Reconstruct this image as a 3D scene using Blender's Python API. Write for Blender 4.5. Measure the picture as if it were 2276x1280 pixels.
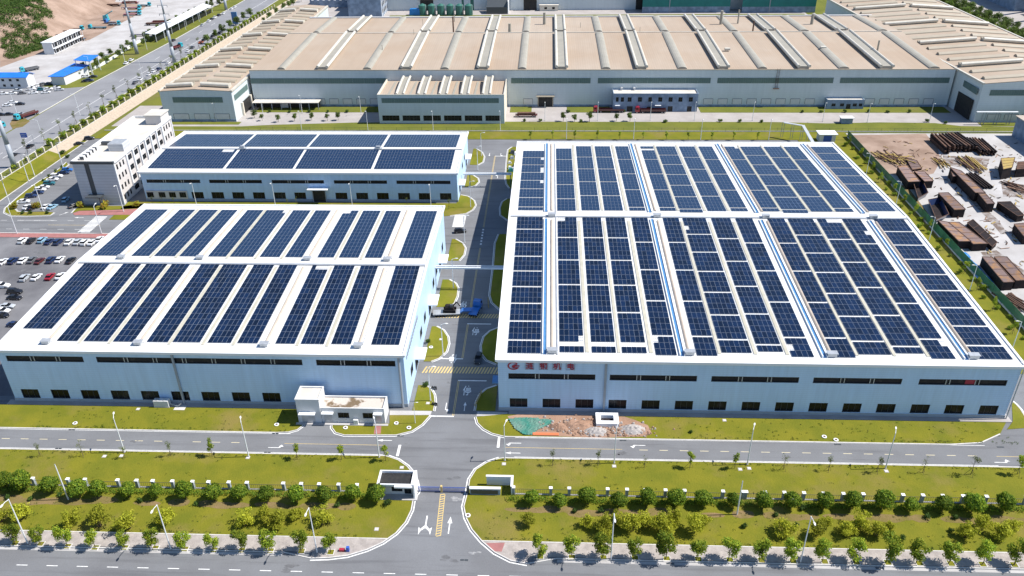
import bpy, bmesh, math, random
from mathutils import Vector, Matrix
R_ = math.radians
rnd = random.Random(7)
sc = bpy.context.scene
for o in list(bpy.data.objects): bpy.data.objects.remove(o)
col = sc.collection

# ------------------------------------------------------------------ camera
FPX, PITCH, YAW, ROLL, CAMH = 1808.886, R_(30.12155), R_(-2.73395), R_(-.82398), 130.0
cp, sp, cy_, sy_ = math.cos(PITCH), math.sin(PITCH), math.cos(YAW), math.sin(YAW)
CF = Vector((sy_*cp, cy_*cp, -sp)); rt = Vector((cy_, -sy_, 0)); upv = rt.cross(CF)
CR = math.cos(ROLL)*rt + math.sin(ROLL)*upv
CU = -math.sin(ROLL)*rt + math.cos(ROLL)*upv
cam = bpy.data.cameras.new('camera'); camo = bpy.data.objects.new('camera', cam); col.objects.link(camo)
m = Matrix((CR, CU, -CF)).transposed().to_4x4(); m.translation = (0, 0, CAMH)
camo.matrix_world = m
cam.sensor_width = 36; cam.lens = 36*FPX/2276; cam.clip_start = 1; cam.clip_end = 5000
sc.camera = camo
# ------------------------------------------------------------------ light
SUN_EL, SUN_AZ = R_(52.5), R_(86)          # azimuth from +Y towards +X
w = bpy.data.worlds.new('World'); sc.world = w; w.use_nodes = True
nt = w.node_tree
bg = nt.nodes['Background']; sky = nt.nodes.new('ShaderNodeTexSky'); sky.sky_type = 'NISHITA'
sky.sun_disc = False; sky.sun_elevation = SUN_EL; sky.sun_rotation = SUN_AZ; sky.air_density = 1.0; sky.dust_density = .2; sky.ozone_density = 4.5
nt.links.new(sky.outputs[0], bg.inputs[0]); bg.inputs[1].default_value = .1
sl = bpy.data.lights.new('sun', 'SUN'); sl.energy = 5.0; sl.angle = R_(.5); sl.color = (1, .95, .88)
so = bpy.data.objects.new('sun', sl); col.objects.link(so)
sd = Vector((math.cos(SUN_EL)*math.sin(SUN_AZ), math.cos(SUN_EL)*math.cos(SUN_AZ), math.sin(SUN_EL)))
so.rotation_euler = sd.to_track_quat('Z', 'Y').to_euler(); so.location = sd*400
sc.view_settings.view_transform = 'Standard'; sc.view_settings.look = 'None'
sc.view_settings.exposure = .55; sc.view_settings.gamma = 1
# ------------------------------------------------------------------ survey helpers: ground point / wall point seen at a photo pixel
def ray(x, y): return CF + CR*((x-1138)/FPX) + CU*((640-y)/FPX)
def G(x, y, z=0.):
    d = ray(x, y); p = Vector((0, 0, CAMH)) + d*((z-CAMH)/d.z); return (p.x, p.y)
def Wy(x, y, Y):
    d = ray(x, y); p = Vector((0, 0, CAMH)) + d*(Y/d.y); return (p.x, p.z)
# ------------------------------------------------------------------ materials
MAT = {}
def mat(name, c, rough=.8, c2=None, scale=.3, metal=0., bump=0., bscale=8., spec=.5, inst=0., wave=None, det=4., thr=(.35, .65), fine=0., alpha=1., c3=None, streak=None):
    if rough >= .8 and spec == .5: spec = .15
    m = bpy.data.materials.new(name); m.use_nodes = True; n = m.node_tree.nodes; L = m.node_tree.links
    b = n['Principled BSDF']; b.inputs['Roughness'].default_value = rough; b.inputs['Metallic'].default_value = metal
    b.inputs['Specular IOR Level'].default_value = spec; b.inputs['Alpha'].default_value = alpha
    geo = n.new('ShaderNodeNewGeometry'); out = None
    c = tuple(c)+(1,)
    if c2 is not None:
        no = n.new('ShaderNodeTexNoise'); no.inputs['Scale'].default_value = scale; no.inputs['Detail'].default_value = det
        no.inputs['Roughness'].default_value = .6
        L.new(geo.outputs['Position'], no.inputs['Vector'])
        mr = n.new('ShaderNodeMapRange'); mr.inputs[1].default_value = thr[0]; mr.inputs[2].default_value = thr[1]
        L.new(no.outputs[0], mr.inputs[0])
        mx = n.new('ShaderNodeMix'); mx.data_type = 'RGBA'; mx.inputs[6].default_value = c; mx.inputs[7].default_value = tuple(c2)+(1,)
        L.new(mr.outputs[0], mx.inputs[0]); out = mx.outputs[2]
    def mul(out, fac_socket, lo, hi):
        mr = n.new('ShaderNodeMapRange'); mr.inputs[3].default_value = lo; mr.inputs[4].default_value = hi
        L.new(fac_socket, mr.inputs[0])
        hs = n.new('ShaderNodeHueSaturation')
        if out is None: hs.inputs['Color'].default_value = c
        else: L.new(out, hs.inputs['Color'])
        L.new(mr.outputs[0], hs.inputs['Value']); return hs.outputs[0]
    if c3 is not None:                                  # second, larger layer of patches: (colour, scale or xyz scale, threshold)
        mp = n.new('ShaderNodeMapping'); s3 = c3[1]; mp.inputs['Scale'].default_value = (s3,)*3 if isinstance(s3, float) else s3
        n3 = n.new('ShaderNodeTexNoise'); n3.inputs['Scale'].default_value = 1.; n3.inputs['Detail'].default_value = 5; n3.inputs['Roughness'].default_value = .65
        L.new(geo.outputs['Position'], mp.inputs[0]); L.new(mp.outputs[0], n3.inputs['Vector'])
        m3 = n.new('ShaderNodeMapRange'); m3.inputs[1].default_value, m3.inputs[2].default_value = c3[2]; m3.inputs[4].default_value = .8; L.new(n3.outputs[0], m3.inputs[0])
        x3 = n.new('ShaderNodeMix'); x3.data_type = 'RGBA'; x3.inputs[7].default_value = tuple(c3[0])+(1,); L.new(m3.outputs[0], x3.inputs[0])
        L.new(out, x3.inputs[6]); out = x3.outputs[2]
    if streak:                                          # rain streaks: (frequency across, frequency down, strength)
        mp = n.new('ShaderNodeMapping'); mp.inputs['Scale'].default_value = streak[:3]
        ns = n.new('ShaderNodeTexNoise'); ns.inputs['Scale'].default_value = 1.; ns.inputs['Detail'].default_value = 6; ns.inputs['Roughness'].default_value = .7
        L.new(geo.outputs['Position'], mp.inputs[0]); L.new(mp.outputs[0], ns.inputs['Vector']); out = mul(out, ns.outputs[0], 1-2*streak[3], 1+2*streak[3])
    if fine:
        nf = n.new('ShaderNodeTexNoise'); nf.inputs['Scale'].default_value = 3.5; nf.inputs['Detail'].default_value = 5; nf.inputs['Roughness'].default_value = .75
        L.new(geo.outputs['Position'], nf.inputs['Vector']); out = mul(out, nf.outputs[0], 1-fine, 1+fine)
    if inst:
        oi = n.new('ShaderNodeObjectInfo'); out = mul(out, oi.outputs['Random'], 1-inst, 1+inst)
    if wave:                                            # (axis, pitch, strength, darken)
        ax, pitch, st, dk = wave
        wv = n.new('ShaderNodeTexWave'); wv.wave_type = 'BANDS'; wv.bands_direction = ax
        wv.inputs['Scale'].default_value = .314159/pitch; L.new(geo.outputs['Position'], wv.inputs['Vector'])
        bp = n.new('ShaderNodeBump'); bp.inputs['Strength'].default_value = st; bp.inputs['Distance'].default_value = .05
        L.new(wv.outputs[1], bp.inputs['Height']); L.new(bp.outputs[0], b.inputs['Normal'])
        if dk: out = mul(out, wv.outputs[1], 1-dk, 1.)
    elif bump:
        nb = n.new('ShaderNodeTexNoise'); nb.inputs['Scale'].default_value = bscale; nb.inputs['Detail'].default_value = 4
        L.new(geo.outputs['Position'], nb.inputs['Vector'])
        bp = n.new('ShaderNodeBump'); bp.inputs['Strength'].default_value = bump; bp.inputs['Distance'].default_value = .15
        L.new(nb.outputs[0], bp.inputs['Height']); L.new(bp.outputs[0], b.inputs['Normal'])
    if out is None: b.inputs['Base Color'].default_value = c
    else: L.new(out, b.inputs['Base Color'])
    MAT[name] = m; return m
mat('asphalt', (.188, .194, .205), .85, (.155, .158, .166), .06, c3=((.115, .117, .125), (.03, .5, 1), (.52, .7)), bump=.25, bscale=6, fine=.16)
mat('asphalt_lot', (.2, .2, .21), .85, (.1, .1, .11), .045, bump=.2, fine=.16)
mat('asphalt_old', (.25, .255, .27), .85, (.2, .203, .215), .05, bump=.2, fine=.14)
mat('concrete', (.39, .365, .35), .85, (.33, .305, .29), .12, fine=.1)
mat('concrete_pale', (.46, .45, .445), .85, (.36, .345, .335), .09, fine=.12)
mat('paver', (.40, .36, .33), .9, (.29, .26, .24), .6, bump=.4, bscale=3, fine=.25)
mat('redpave', (.36, .16, .15), .9, (.29, .13, .125), .5, fine=.15)
mat('lawn', (.178, .168, .016), .95, (.125, .136, .013), .16, c3=((.205, .16, .05), .055, (.52, .70)), bump=.6, bscale=2.5, fine=.3, det=6)
mat('lawn_dry', (.225, .155, .08), .95, (.14, .12, .03), .2, bump=.6, bscale=2.5, fine=.3, det=6)
mat('lawn_far', (.155, .162, .028), .95, (.105, .125, .022), .08, c3=((.19, .16, .06), .04, (.55, .72)), bump=.5, fine=.25, det=6)
mat('soil', (.36, .23, .165), .95, (.26, .16, .11), .12, bump=.8, bscale=1.2, fine=.25)
mat('soil_pale', (.36, .265, .21), .95, (.23, .16, .12), .07, bump=.8, bscale=.6, fine=.25, det=8)
mat('stain', (.16, .125, .105), .95, (.33, .31, .30), .35, thr=(.42, .62), fine=.3)
mat('oil_stain', (.12, .122, .128), .8, (.155, .158, .166), .9, thr=(.4, .6), fine=.2)
mat('chalk_stain', (.32, .32, .32), .9, (.2, .205, .215), 1.6, thr=(.4, .6))
mat('kerb', (.62, .6, .57), .8, (.5, .48, .46), 1.2, fine=.1)
mat('white_paint', (.74, .74, .72), .7, (.5, .5, .49), 1.5, thr=(.5, .75), fine=.12)
mat('cream_paint', (.66, .58, .38), .7, (.5, .45, .32), 1.5, thr=(.5, .75))
mat('yellow_paint', (.60, .44, .17), .7, (.42, .34, .17), 1.5, thr=(.45, .75))
mat('wall_blue', (.48, .665, .88), .5, (.52, .69, .89), .08, wave=('Z', .6, .25, .05), streak=(.9, .9, .05, .09))
mat('wall_plinth', (.38, .42, .46), .8, (.33, .37, .41), .5)
mat('trim_white', (.78, .79, .8), .5)
mat('roof_white', (.73, .74, .74), .5, (.66, .66, .64), .12, wave=('X', .55, .5, .12), streak=(.8, .03, .1, .08))
mat('roof_grey', (.6, .6, .6), .6, (.52, .52, .52), .2)
mat('skylight', (.50, .47, .38), .5, (.42, .40, .32), .5)
mat('gutter_blue', (.06, .19, .4), .4, (.09, .24, .45), .6)
mat('duct_tan', (.47, .40, .33), .6, (.4, .34, .28), .5)
mat('galv', (.5, .52, .54), .45, metal=.4, c2=(.4, .42, .44), scale=.8)
mat('glass_dark', (.008, .010, .014), .22, (.05, .045, .038), .7, thr=(.55, .8), inst=.6, spec=.25)
mat('opening', (.012, .012, .014), .7, (.03, .028, .025), .9)
mat('frame_grey', (.06, .065, .07), .5)
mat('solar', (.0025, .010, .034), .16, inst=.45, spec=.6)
mat('solar_sky_sheen', (.005, .021, .064), .2, (.004, .016, .048), 2., spec=.6)  # joined panel fields: lighter blue, sky reflection painted into the colour
mat('alu', (.32, .36, .43), .45, metal=.2)
mat('roof_tan', (.36, .275, .20), .75, (.40, .33, .26), .02, wave=('X', 1.2, .2, .05), streak=(.35, .02, .3, .06))
mat('wall_grey', (.60, .655, .665), .7, (.55, .61, .625), .05, wave=('Z', .9, .2, .05), streak=(.7, .7, .04, .06))
mat('wall_cream', (.72, .66, .54), .7, (.66, .6, .5), .05)
mat('band_green', (.1, .165, .155), .35, (.125, .19, .175), .1, wave=('X', 1.1, .1, .12))
mat('vent_tan', (.36, .31, .235), .6, (.40, .35, .27), .15, wave=('X', .4, .2, .06))
mat('vent_grey', (.29, .275, .23), .6, (.33, .31, .26), .2)
mat('vent_white', (.58, .55, .48), .5, (.5, .47, .4), .3)
mat('office_wall', (.55, .56, .585), .7, (.5, .51, .54), .2, wave=('Z', 1.2, .15, .12))
mat('office_side', (.62, .585, .56), .8, (.57, .53, .51), .4)
mat('office_dark', (.06, .068, .075), .4)
mat('roof_slab', (.62, .59, .53), .9, (.5, .47, .42), .12, fine=.1)
mat('stained_roof', (.52, .47, .42), .95, (.17, .125, .08), .3, thr=(.5, .6), fine=.2)
mat('stucco', (.66, .66, .66), .8, (.6, .6, .6), .4)
mat('weathered', (.28, .36, .47), .9, (.16, .21, .28), .25, fine=.25)
mat('stone', (.46, .385, .30), .9, (.36, .30, .235), 1.1, bump=.8, bscale=2., fine=.2)
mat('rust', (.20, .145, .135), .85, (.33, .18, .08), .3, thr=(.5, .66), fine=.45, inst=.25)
mat('rust_dark_shaded', (.016, .014, .017), .85, (.034, .024, .022), .6, fine=.3)  # shade on the box sides painted near-black; also serves dark steel
mat('rust_beam', (.15, .085, .06), .85, (.075, .05, .042), .7, fine=.3)
mat('yellow_steel', (.42, .29, .06), .7, (.3, .22, .08), 1.)
mat('green_net', (.045, .19, .15), .9, (.14, .23, .19), .35, fine=.3)
mat('green_mesh', (.025, .13, .065), .6, (.04, .18, .09), .4, alpha=.85)
mat('fence_green', (.02, .1, .06), .5)
mat('pole_white', (.68, .7, .72), .45)
mat('pole_steel', (.33, .36, .40), .5, (.28, .31, .35), .5)
mat('blue_box', (.03, .10, .42), .5)
mat('blue_roof', (.015, .16, .62), .55, (.02, .19, .68), .3, wave=('Y', .8, .2, .08))
mat('teal', (.01, .17, .16), .6, (.015, .21, .19), .2, wave=('X', 1., .2, .12))
mat('tank_green', (.035, .14, .11), .5)
mat('tarp_blue', (.015, .22, .55), .5, (.01, .14, .42), 1.5, bump=.5)
mat('bark', (.14, .105, .075), .9, (.1, .075, .05), 3.)
mat('tyre', (.012, .012, .013), .9)
mat('rim', (.4, .4, .42), .4, metal=.6)
mat('orange', (.72, .2, .08), .6)
mat('red_sign', (.36, .02, .045), .5)
mat('steel_blue', (.07, .13, .4), .45)
mat('lamp_glass', (.75, .75, .72), .3)
mat('tail_red', (.4, .01, .01), .3)
for k, c in dict(leaf_round=(.125, .215, .02), leaf_round_light=(.27, .345, .028), leaf_street=(.20, .29, .026), leaf_street_light=(.36, .40, .035),
                 leaf_yellow=(.335, .36, .03), leaf_yellow_light=(.47, .47, .042), leaf_dark=(.05, .10, .02), leaf_dark_light=(.10, .17, .03),
                 leaf_dull=(.12, .155, .05), leaf_dull_light=(.18, .21, .075), leaf_amber=(.3, .2, .03)).items():
    mm = mat(k, c, .75, inst=.32, spec=.25)
    n_, L_ = mm.node_tree.nodes, mm.node_tree.links; b = n_['Principled BSDF']; tl = n_.new('ShaderNodeBsdfTranslucent'); mxs = n_.new('ShaderNodeMixShader'); mxs.inputs[0].default_value = .42
    L_.new(b.inputs['Base Color'].links[0].from_socket, tl.inputs['Color']); L_.new(b.outputs[0], mxs.inputs[1]); L_.new(tl.outputs[0], mxs.inputs[2]); L_.new(mxs.outputs[0], n_['Material Output'].inputs['Surface'])
CARCOL = dict(white=(.72, .73, .74), black=(.012, .012, .015), silver=(.42, .45, .48), navy=(.015, .03, .09), blue=(.02, .13, .42), grey=(.12, .125, .135),
              red=(.30, .012, .025), teal=(.02, .13, .16), cyan=(.03, .36, .44), maroon=(.10, .02, .02), sky=(.25, .42, .55), orange=(.6, .12, .02), brown=(.10, .055, .04))
for k, c in CARCOL.items():
    mm = mat('paint_'+k, c, .3, spec=.5); mm.node_tree.nodes['Principled BSDF'].inputs['Coat Weight'].default_value = .5

# ------------------------------------------------------------------ mesh builder
class MB:
    def __init__(s): s.v, s.f, s.m = [], [], []
    def add(s, vs, fs, mi=0):
        k = len(s.v); s.v += [tuple(p) for p in vs]; s.f += [tuple(i+k for i in f) for f in fs]; s.m += [mi]*len(fs); return s
    def box(s, x0, x1, y0, y1, z0, z1, mi=0):
        return s.add([(x0,y0,z0),(x1,y0,z0),(x1,y1,z0),(x0,y1,z0),(x0,y0,z1),(x1,y0,z1),(x1,y1,z1),(x0,y1,z1)],
                     [(3,2,1,0),(4,5,6,7),(0,1,5,4),(1,2,6,5),(2,3,7,6),(3,0,4,7)], mi)
    def prism(s, poly, z0, z1, mi=0):
        a = sum(poly[i][0]*poly[(i+1)%len(poly)][1]-poly[(i+1)%len(poly)][0]*poly[i][1] for i in range(len(poly)))
        if a < 0: poly = poly[::-1]
        n = len(poly)
        return s.add([(p[0],p[1],z0) for p in poly]+[(p[0],p[1],z1) for p in poly],
                     [tuple(range(n,2*n))]+[(i,(i+1)%n,n+(i+1)%n,n+i) for i in range(n)], mi)
    def poly(s, pts, mi=0): return s.add(pts, [tuple(range(len(pts)))], mi)
    def tube(s, p0, p1, r0, r1=None, n=8, mi=0, cap=True):
        r1 = r0 if r1 is None else r1; p0, p1 = Vector(p0), Vector(p1); d = (p1-p0).normalized()
        a = d.orthogonal().normalized(); b = d.cross(a); vs = []
        for p, r in ((p0,r0),(p1,r1)):
            for i in range(n):
                t = 2*math.pi*i/n; vs.append(p+(a*math.cos(t)+b*math.sin(t))*r)
        fs = [(i,(i+1)%n,n+(i+1)%n,n+i) for i in range(n)]
        if cap: fs += [tuple(range(n-1,-1,-1)), tuple(range(n,2*n))]
        return s.add(vs, fs, mi)
    def bar(s, p0, p1, wd, ht, mi=0):                          # rectangular bar between two points
        p0, p1 = Vector(p0), Vector(p1); d = (p1-p0).normalized()
        a = Vector((0,0,1)).cross(d); a = Vector((1,0,0)) if a.length < 1e-4 else a.normalized(); b = d.cross(a)
        vs = [p+a*sx*wd/2+b*sz*ht/2 for p in (p0,p1) for sx, sz in ((-1,-1),(1,-1),(1,1),(-1,1))]
        return s.add(vs, [(3,2,1,0),(4,5,6,7),(0,1,5,4),(1,2,6,5),(2,3,7,6),(3,0,4,7)], mi)
    def ribbon(s, pts, wd, z0, z1, mi=0, off=0.):               # raised strip along a polyline, shifted sideways by off
        L, Rr = [], []
        if off:
            q = []
            for i, p in enumerate(pts):
                a = Vector(pts[max(i-1,0)]); b = Vector(pts[min(i+1,len(pts)-1)]); t = (b-a).normalized(); q.append((p[0]-t.y*off, p[1]+t.x*off))
            pts = q
        for i, p in enumerate(pts):
            a = Vector(pts[max(i-1,0)]); b = Vector(pts[min(i+1,len(pts)-1)]); t = (b-a).normalized(); nn = Vector((-t.y,t.x))*wd/2
            L.append(Vector(p[:2])+nn); Rr.append(Vector(p[:2])-nn)
        n = len(pts); vs = []
        for z in (z0, z1): vs += [(q.x,q.y,z) for q in L]+[(q.x,q.y,z) for q in Rr]
        fs = []
        for i in range(n-1):
            fs += [(2*n+i,3*n+i,3*n+i+1,2*n+i+1),(i,2*n+i,2*n+i+1,i+1),(n+i,n+i+1,3*n+i+1,3*n+i)]
        fs += [(0,n,3*n,2*n),(n-1,3*n-1,4*n-1,2*n-1)]
        return s.add(vs, fs, mi)
    def loft(s, secs, mi=0, cap=True):
        n = len(secs[0]); vs = [p for sec in secs for p in sec]; fs = []
        for j in range(len(secs)-1):
            fs += [(j*n+i, j*n+(i+1)%n, (j+1)*n+(i+1)%n, (j+1)*n+i) for i in range(n)]
        if cap: fs += [tuple(range(n-1,-1,-1)), tuple(range((len(secs)-1)*n, len(secs)*n))]
        return s.add(vs, fs, mi)
    def mesh(s, name, mats, off=(0,0,0)):
        me = bpy.data.meshes.new(name)
        me.from_pydata([(x-off[0],y-off[1],z-off[2]) for x,y,z in s.v], [], s.f)
        for q in (mats if isinstance(mats, (list,tuple)) else [mats]): me.materials.append(MAT[q] if isinstance(q, str) else q)
        if any(s.m): me.polygons.foreach_set('material_index', s.m)
        me.update(); return me
    def build(s, name, mats, parent=None, loc=None, smooth=False):
        off = (0,0,0)
        if parent is not None: off = wloc(parent)
        me = s.mesh(name, mats, off if loc is None else (0,0,0))
        if smooth: me.polygons.foreach_set('use_smooth', [True]*len(me.polygons))
        return link(name, me, parent, loc or (0,0,0))
def wloc(o):
    v = Vector((0,0,0))
    while o is not None: v += Vector(o.location); o = o.parent
    return v
def link(name, me, parent=None, loc=(0,0,0), rz=0.):
    o = bpy.data.objects.new(name, me); col.objects.link(o); o.parent = parent; o.location = loc; o.rotation_euler.z = rz; return o
def tag(o, label, cat, group=None, kind=None):
    if label: o['label'] = label
    if cat: o['category'] = cat
    if group: o['group'] = group
    if kind: o['kind'] = kind
    return o
def thing(name, label, cat, loc=(0,0,0), group=None, rz=0.):
    o = bpy.data.objects.new(name, None); col.objects.link(o); o.location = loc; o.rotation_euler.z = rz; o.empty_display_size = .5
    return tag(o, label, cat, group)
def struct(name, mb, mats): o = mb.build(name, mats); o['kind'] = 'structure'; return o
KIDS = {}
def copy_tree(o, parent=None):
    c = o.copy(); col.objects.link(c); c.parent = parent
    for ch in o.children: copy_tree(ch, c)
    return c
def place(proto, loc, rz, label, cat=None, group=None, scale=None):
    o = copy_tree(proto); o.location = loc; o.rotation_euler.z = rz; o['label'] = label
    if cat: o['category'] = cat
    if group: o['group'] = group
    if scale: o.scale = (scale,)*3 if isinstance(scale, (int,float)) else scale
    return o
def drop(proto):
    for ch in list(proto.children): drop(ch)
    bpy.data.objects.remove(proto)
def paint(o, m):
    o.material_slots[0].link = 'OBJECT'; o.material_slots[0].material = MAT[m]
ORD = 'first second third fourth fifth sixth seventh eighth ninth tenth eleventh twelfth thirteenth fourteenth fifteenth sixteenth seventeenth eighteenth nineteenth twentieth'.split()
ORD += ['twenty-'+q for q in ORD[:9]] + ['thirtieth'] + ['thirty-'+q for q in ORD[:9]] + ['fortieth'] + ['forty-'+q for q in ORD[:9]]
def nth(i, n, a='left', b='right'):
    if i == 0: return a+'most' if a in ('left', 'right') else a
    if i == n-1: return b+'most' if b in ('left', 'right') else b
    return ORD[i]+' from '+(a if a in ('left', 'right') else 'the '+a+' end')
def GL(pts, z=0.): return [G(x, y, z) for x, y in pts]

# ================================================================== THE SETTING
struct('ground', MB().poly([(-1600,-300,-.16),(1600,-300,-.16),(1600,1900,-.16),(-1600,1900,-.16)]), 'lawn_far')
avenue = struct('avenue', MB().poly([(-260,40,-.10),(260,40,-.10),(260,115.45,-.10),(-260,115.45,-.10)]), 'asphalt')
site = struct('site_road', MB().poly([(-222,115.45,-.10),(118,115.45,-.10),(150,144,-.1),(150,178,-.1),(137,178,-.1),(137,361.3,-.10),(-222,361.3,-.10)]), 'asphalt')
struct('car_park', MB().poly([(-222,165,-.092),(-137.9,165,-.092),(-137.9,256.9,-.092),(-222,256.9,-.092)]), 'asphalt_lot')

# front verge: pavement and lawn either side of the entrance, cut by the curved kerbs
CL = GL([(690,1240),(730,1239),(772,1234),(815,1221),(850,1205),(880,1184),(901,1160),(914,1133),(918,1110),(922,1101),(929,1092),(925,1070),(918,1052),(905,1036),(885,1022),(862,1014)])
CRr = GL([(1172,1252),(1135,1245),(1100,1227),(1072,1203),(1049,1176),(1036,1150),(1031,1125),(1036,1106),(1040,1090),(1044,1065),(1058,1043),(1083,1027),(1110,1018.5)])
YS, YN = 119.3, 144.6
def cutcurve(C):
    k = next(i for i in range(len(C)) if C[i][1] > YS); a, b = C[k-1], C[k]; t = (YS-a[1])/(b[1]-a[1])
    p = (a[0]+(b[0]-a[0])*t, YS); return C[:k]+[p], [p]+C[k:]
for C, xe in ((CL, -260), (CRr, 260)):
    lo, hi = cutcurve(C); s = -1 if xe < 0 else 1
    struct('pavement', MB().prism([(xe,115.5)]+[(lo[0][0],115.5)]+lo+[(xe,YS)], -.15, -.012), 'paver')
    struct('lawn', MB().prism([(xe,YS+.02)]+[(p[0],p[1]) for p in hi]+[(hi[-1][0],YN),(xe,YN)], -.15, 0), 'lawn')
    struct('kerb', MB().ribbon([(xe,115.2),(lo[0][0]+s*6,115.15)]+C+[(hi[-1][0]+s*.8,YN)], .22, -.15, .03), 'kerb')
    struct('edge_line', MB().ribbon(C, .26, -.15, -.09, off=s*.5), 'white_paint')
    struct('kerb', MB().ribbon([(xe,YN),(hi[-1][0]+s*.8,YN+.02)], .28, -.15, .035), 'kerb')
    struct('kerb', MB().ribbon([(xe,YS),(lo[-1][0],YS)], .22, -.15, .05), 'kerb')
    struct('gutter', MB().ribbon([(xe,114.55),(lo[0][0]+s*6,114.55)], .7, -.15, -.09), 'concrete_pale')
def in_poly(x, y, P):
    c = False
    for i in range(len(P)):
        (xa, ya), (xb, yb) = P[i], P[(i+1)%len(P)]
        if (ya > y) != (yb > y) and x < (xb-xa)*(y-ya)/(yb-ya)+xa: c = not c
    return c
def lawn(px=None, w=None, m='lawn', kerb=None, z=0., name='lawn', kw=.26):
    P = (GL(px) if px else [])+(w or [])
    o = struct(name, MB().prism(P, -.15, z), m)
    if kerb:
        k = GL(px[kerb[0]:kerb[1]]); struct('kerb', MB().ribbon(k, .2, -.15, z+.04), 'kerb')
        i = len(k)//2; a, b = Vector(k[i-1]), Vector(k[i]); t = (b-a).normalized(); mid = (a+b)/2+Vector((-t.y,t.x))*.4
        struct('edge_line', MB().ribbon(k, .2, -.15, -.092, off=(-.42 if in_poly(mid.x, mid.y, P) else .42)), 'white_paint')
    return o
AX0, AX1, AY0, AY1 = -137.4, -34.75, 163.1, 249.8
BX0, BX1, BY0, BY1 = -11.5, 113.3, 162.3, 313.4
CX0, CX1, CY0, CY1 = -158.2, -34.4, 290.2, 335.9
# strip before the left factory
lawn([(612,961),(640,960),(660,955),(672,946),(676,938)], [(-60.9,161.4),(-165,161.4),(-165,152.4)], kerb=(0,5))
struct('kerb', MB().ribbon([(-165,152.4),G(612,961)], .28, -.15, .04), 'kerb')
struct('apron', MB().box(AX0-1.6, -61.0, 161.45, AY0+.3, -.15, .05), 'concrete')
lawn([(738,941),(738,950),(746,961),(765,966.5),(880,966.5),(915,958),(938,943),(953,926),(955,922.5)], [G(866,922.5),G(866,941)], kerb=(0,9))
struct('path', MB().prism(GL([(866,912),(960,913),(957,922),(866,922)]), -.15, -.03), 'concrete_pale')
struct('path', MB().prism(GL([(834,944),(848,944),(846,964),(831,964)]), -.14, .012), 'redpave')
xa = AX1+1.3
def isl(px, x, m='lawn'):                      # kerbed island closed against a wall line x
    px = [q for q in px if G(*q)[0] > x+.3]; P = GL(px); lawn(px, [(x,P[-1][1]),(x,P[0][1])], m, kerb=(0,len(px)))
isl([(930,853),(945,856),(957,863),(965,877),(967,895),(963,913)], xa)
isl([(958,724),(970,725),(985,733),(995,748),(997,763),(992,781),(976,796),(958,803),(941,807)], xa)
isl([(984,618),(998,621),(1012,629),(1018,640),(1016,658),(1009,674),(994,682),(968,687)], xa)
isl([(993,529),(1012,531),(1028,540),(1034,551),(1031,566),(1020,579),(993,586)], xa)
lawn([(1024,433),(1040,436),(1053,445),(1057,456),(1050,466),(1036,474),(1000,479)], [(-60,272.4),(-165,272.4),(-165,289),(-35,289)], kerb=(0,7))
isl([(1040,386),(1051,389),(1062,396),(1064,404),(1056,412),(1040,415),(1034,415)], -33.2)
isl([(1040,327),(1058,330),(1071,338),(1076,348),(1073,360),(1062,366),(1041,367)], -33.2)
xb = BX0-.9
def islb(px): P = GL(px); lawn(px, [(xb,P[-1][1]),(xb,P[0][1])], kerb=(0,len(px)))
islb([(1104,857),(1082,864),(1067,877),(1060,892),(1057,912)])
islb([(1111,727),(1090,735),(1076,748),(1070,768),(1071,786),(1082,800),(1104,809)])
islb([(1109,520),(1101,540),(1097,590),(1089,655),(1094,672),(1112,688)])
islb([(1128,441),(1117,448),(1112,462),(1113,478),(1130,490)])
islb([(1139,326),(1130,332),(1128,345),(1124,395),(1126,408),(1133,418)])
struct('path', MB().prism(GL([(1061,914.5),(1128,916),(1128,925),(1059,924)]), -.15, -.03), 'concrete_pale')
frontB = [(1058,926),(1062,940),(1075,953),(1094,963),(1122,970)]
lawn(frontB, [(96,152.1),(103.5,152.9),(109.5,156.2),(113,160.6),(-9,160.6),(-9,160.9)], kerb=(0,5))
struct('kerb', MB().ribbon([G(1122,970),(96,152.1),(103.5,152.9),(109.5,156.2)], .28, -.15, .04), 'kerb')
struct('apron', MB().box(-9, BX1+1.2, 160.7, BY0+.3, -.15, .05), 'concrete')
lawn([(2249,891),(2258,898),(2268,909),(2276,922),(2290,950)], [(112,158),(114.8,161)], kerb=(0,5))
# east strip between the right factory and the green fence
struct('lawn', MB().box(114.6, 137.2, 181, 361, -.15, 0), 'lawn')
struct('apron', MB().box(BX1, 114.5, BY0, BY1, -.15, .04), 'concrete')
# rear lawns, the far works' concrete road
struct('lawn', MB().prism([(-215,361.6),(139,361.6),(139,372.2),(-215,372.2)], -.15, 0), 'lawn')
struct('lawn', MB().prism([(-215,372.6),(300,372.6),(300,376),(196,381),(186,385.2),(172,385.8),(160,386.2),(135,384.6),(110,386.5),(-20,386.6),(-95,385),(-135,381.5),(-150,379),(-215,379)], -.15, 0), 'lawn_far')
struct('boundary_kerb', MB().box(-215, 300, 372.22, 372.58, -.15, .35), 'kerb')
struct('works_road', MB().poly([(-215,379,-.08),(330,379,-.08),(330,412,-.08),(-215,412,-.08)]), 'concrete')
for a, b in ((-150,-84), (-19,-8), (10,32), (77,200)):
    struct('lawn', MB().box(a, b, 401, 410.6, -.15, 0), 'lawn_far')
struct('lawn', MB().box(-189, -152, 381.8, 385.9, -.15, 0), 'lawn_far')
struct('lawn', MB().prism([(206,380.6),(330,380.6),(330,386),(206,386)], -.15, 0), 'lawn_far')
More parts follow.
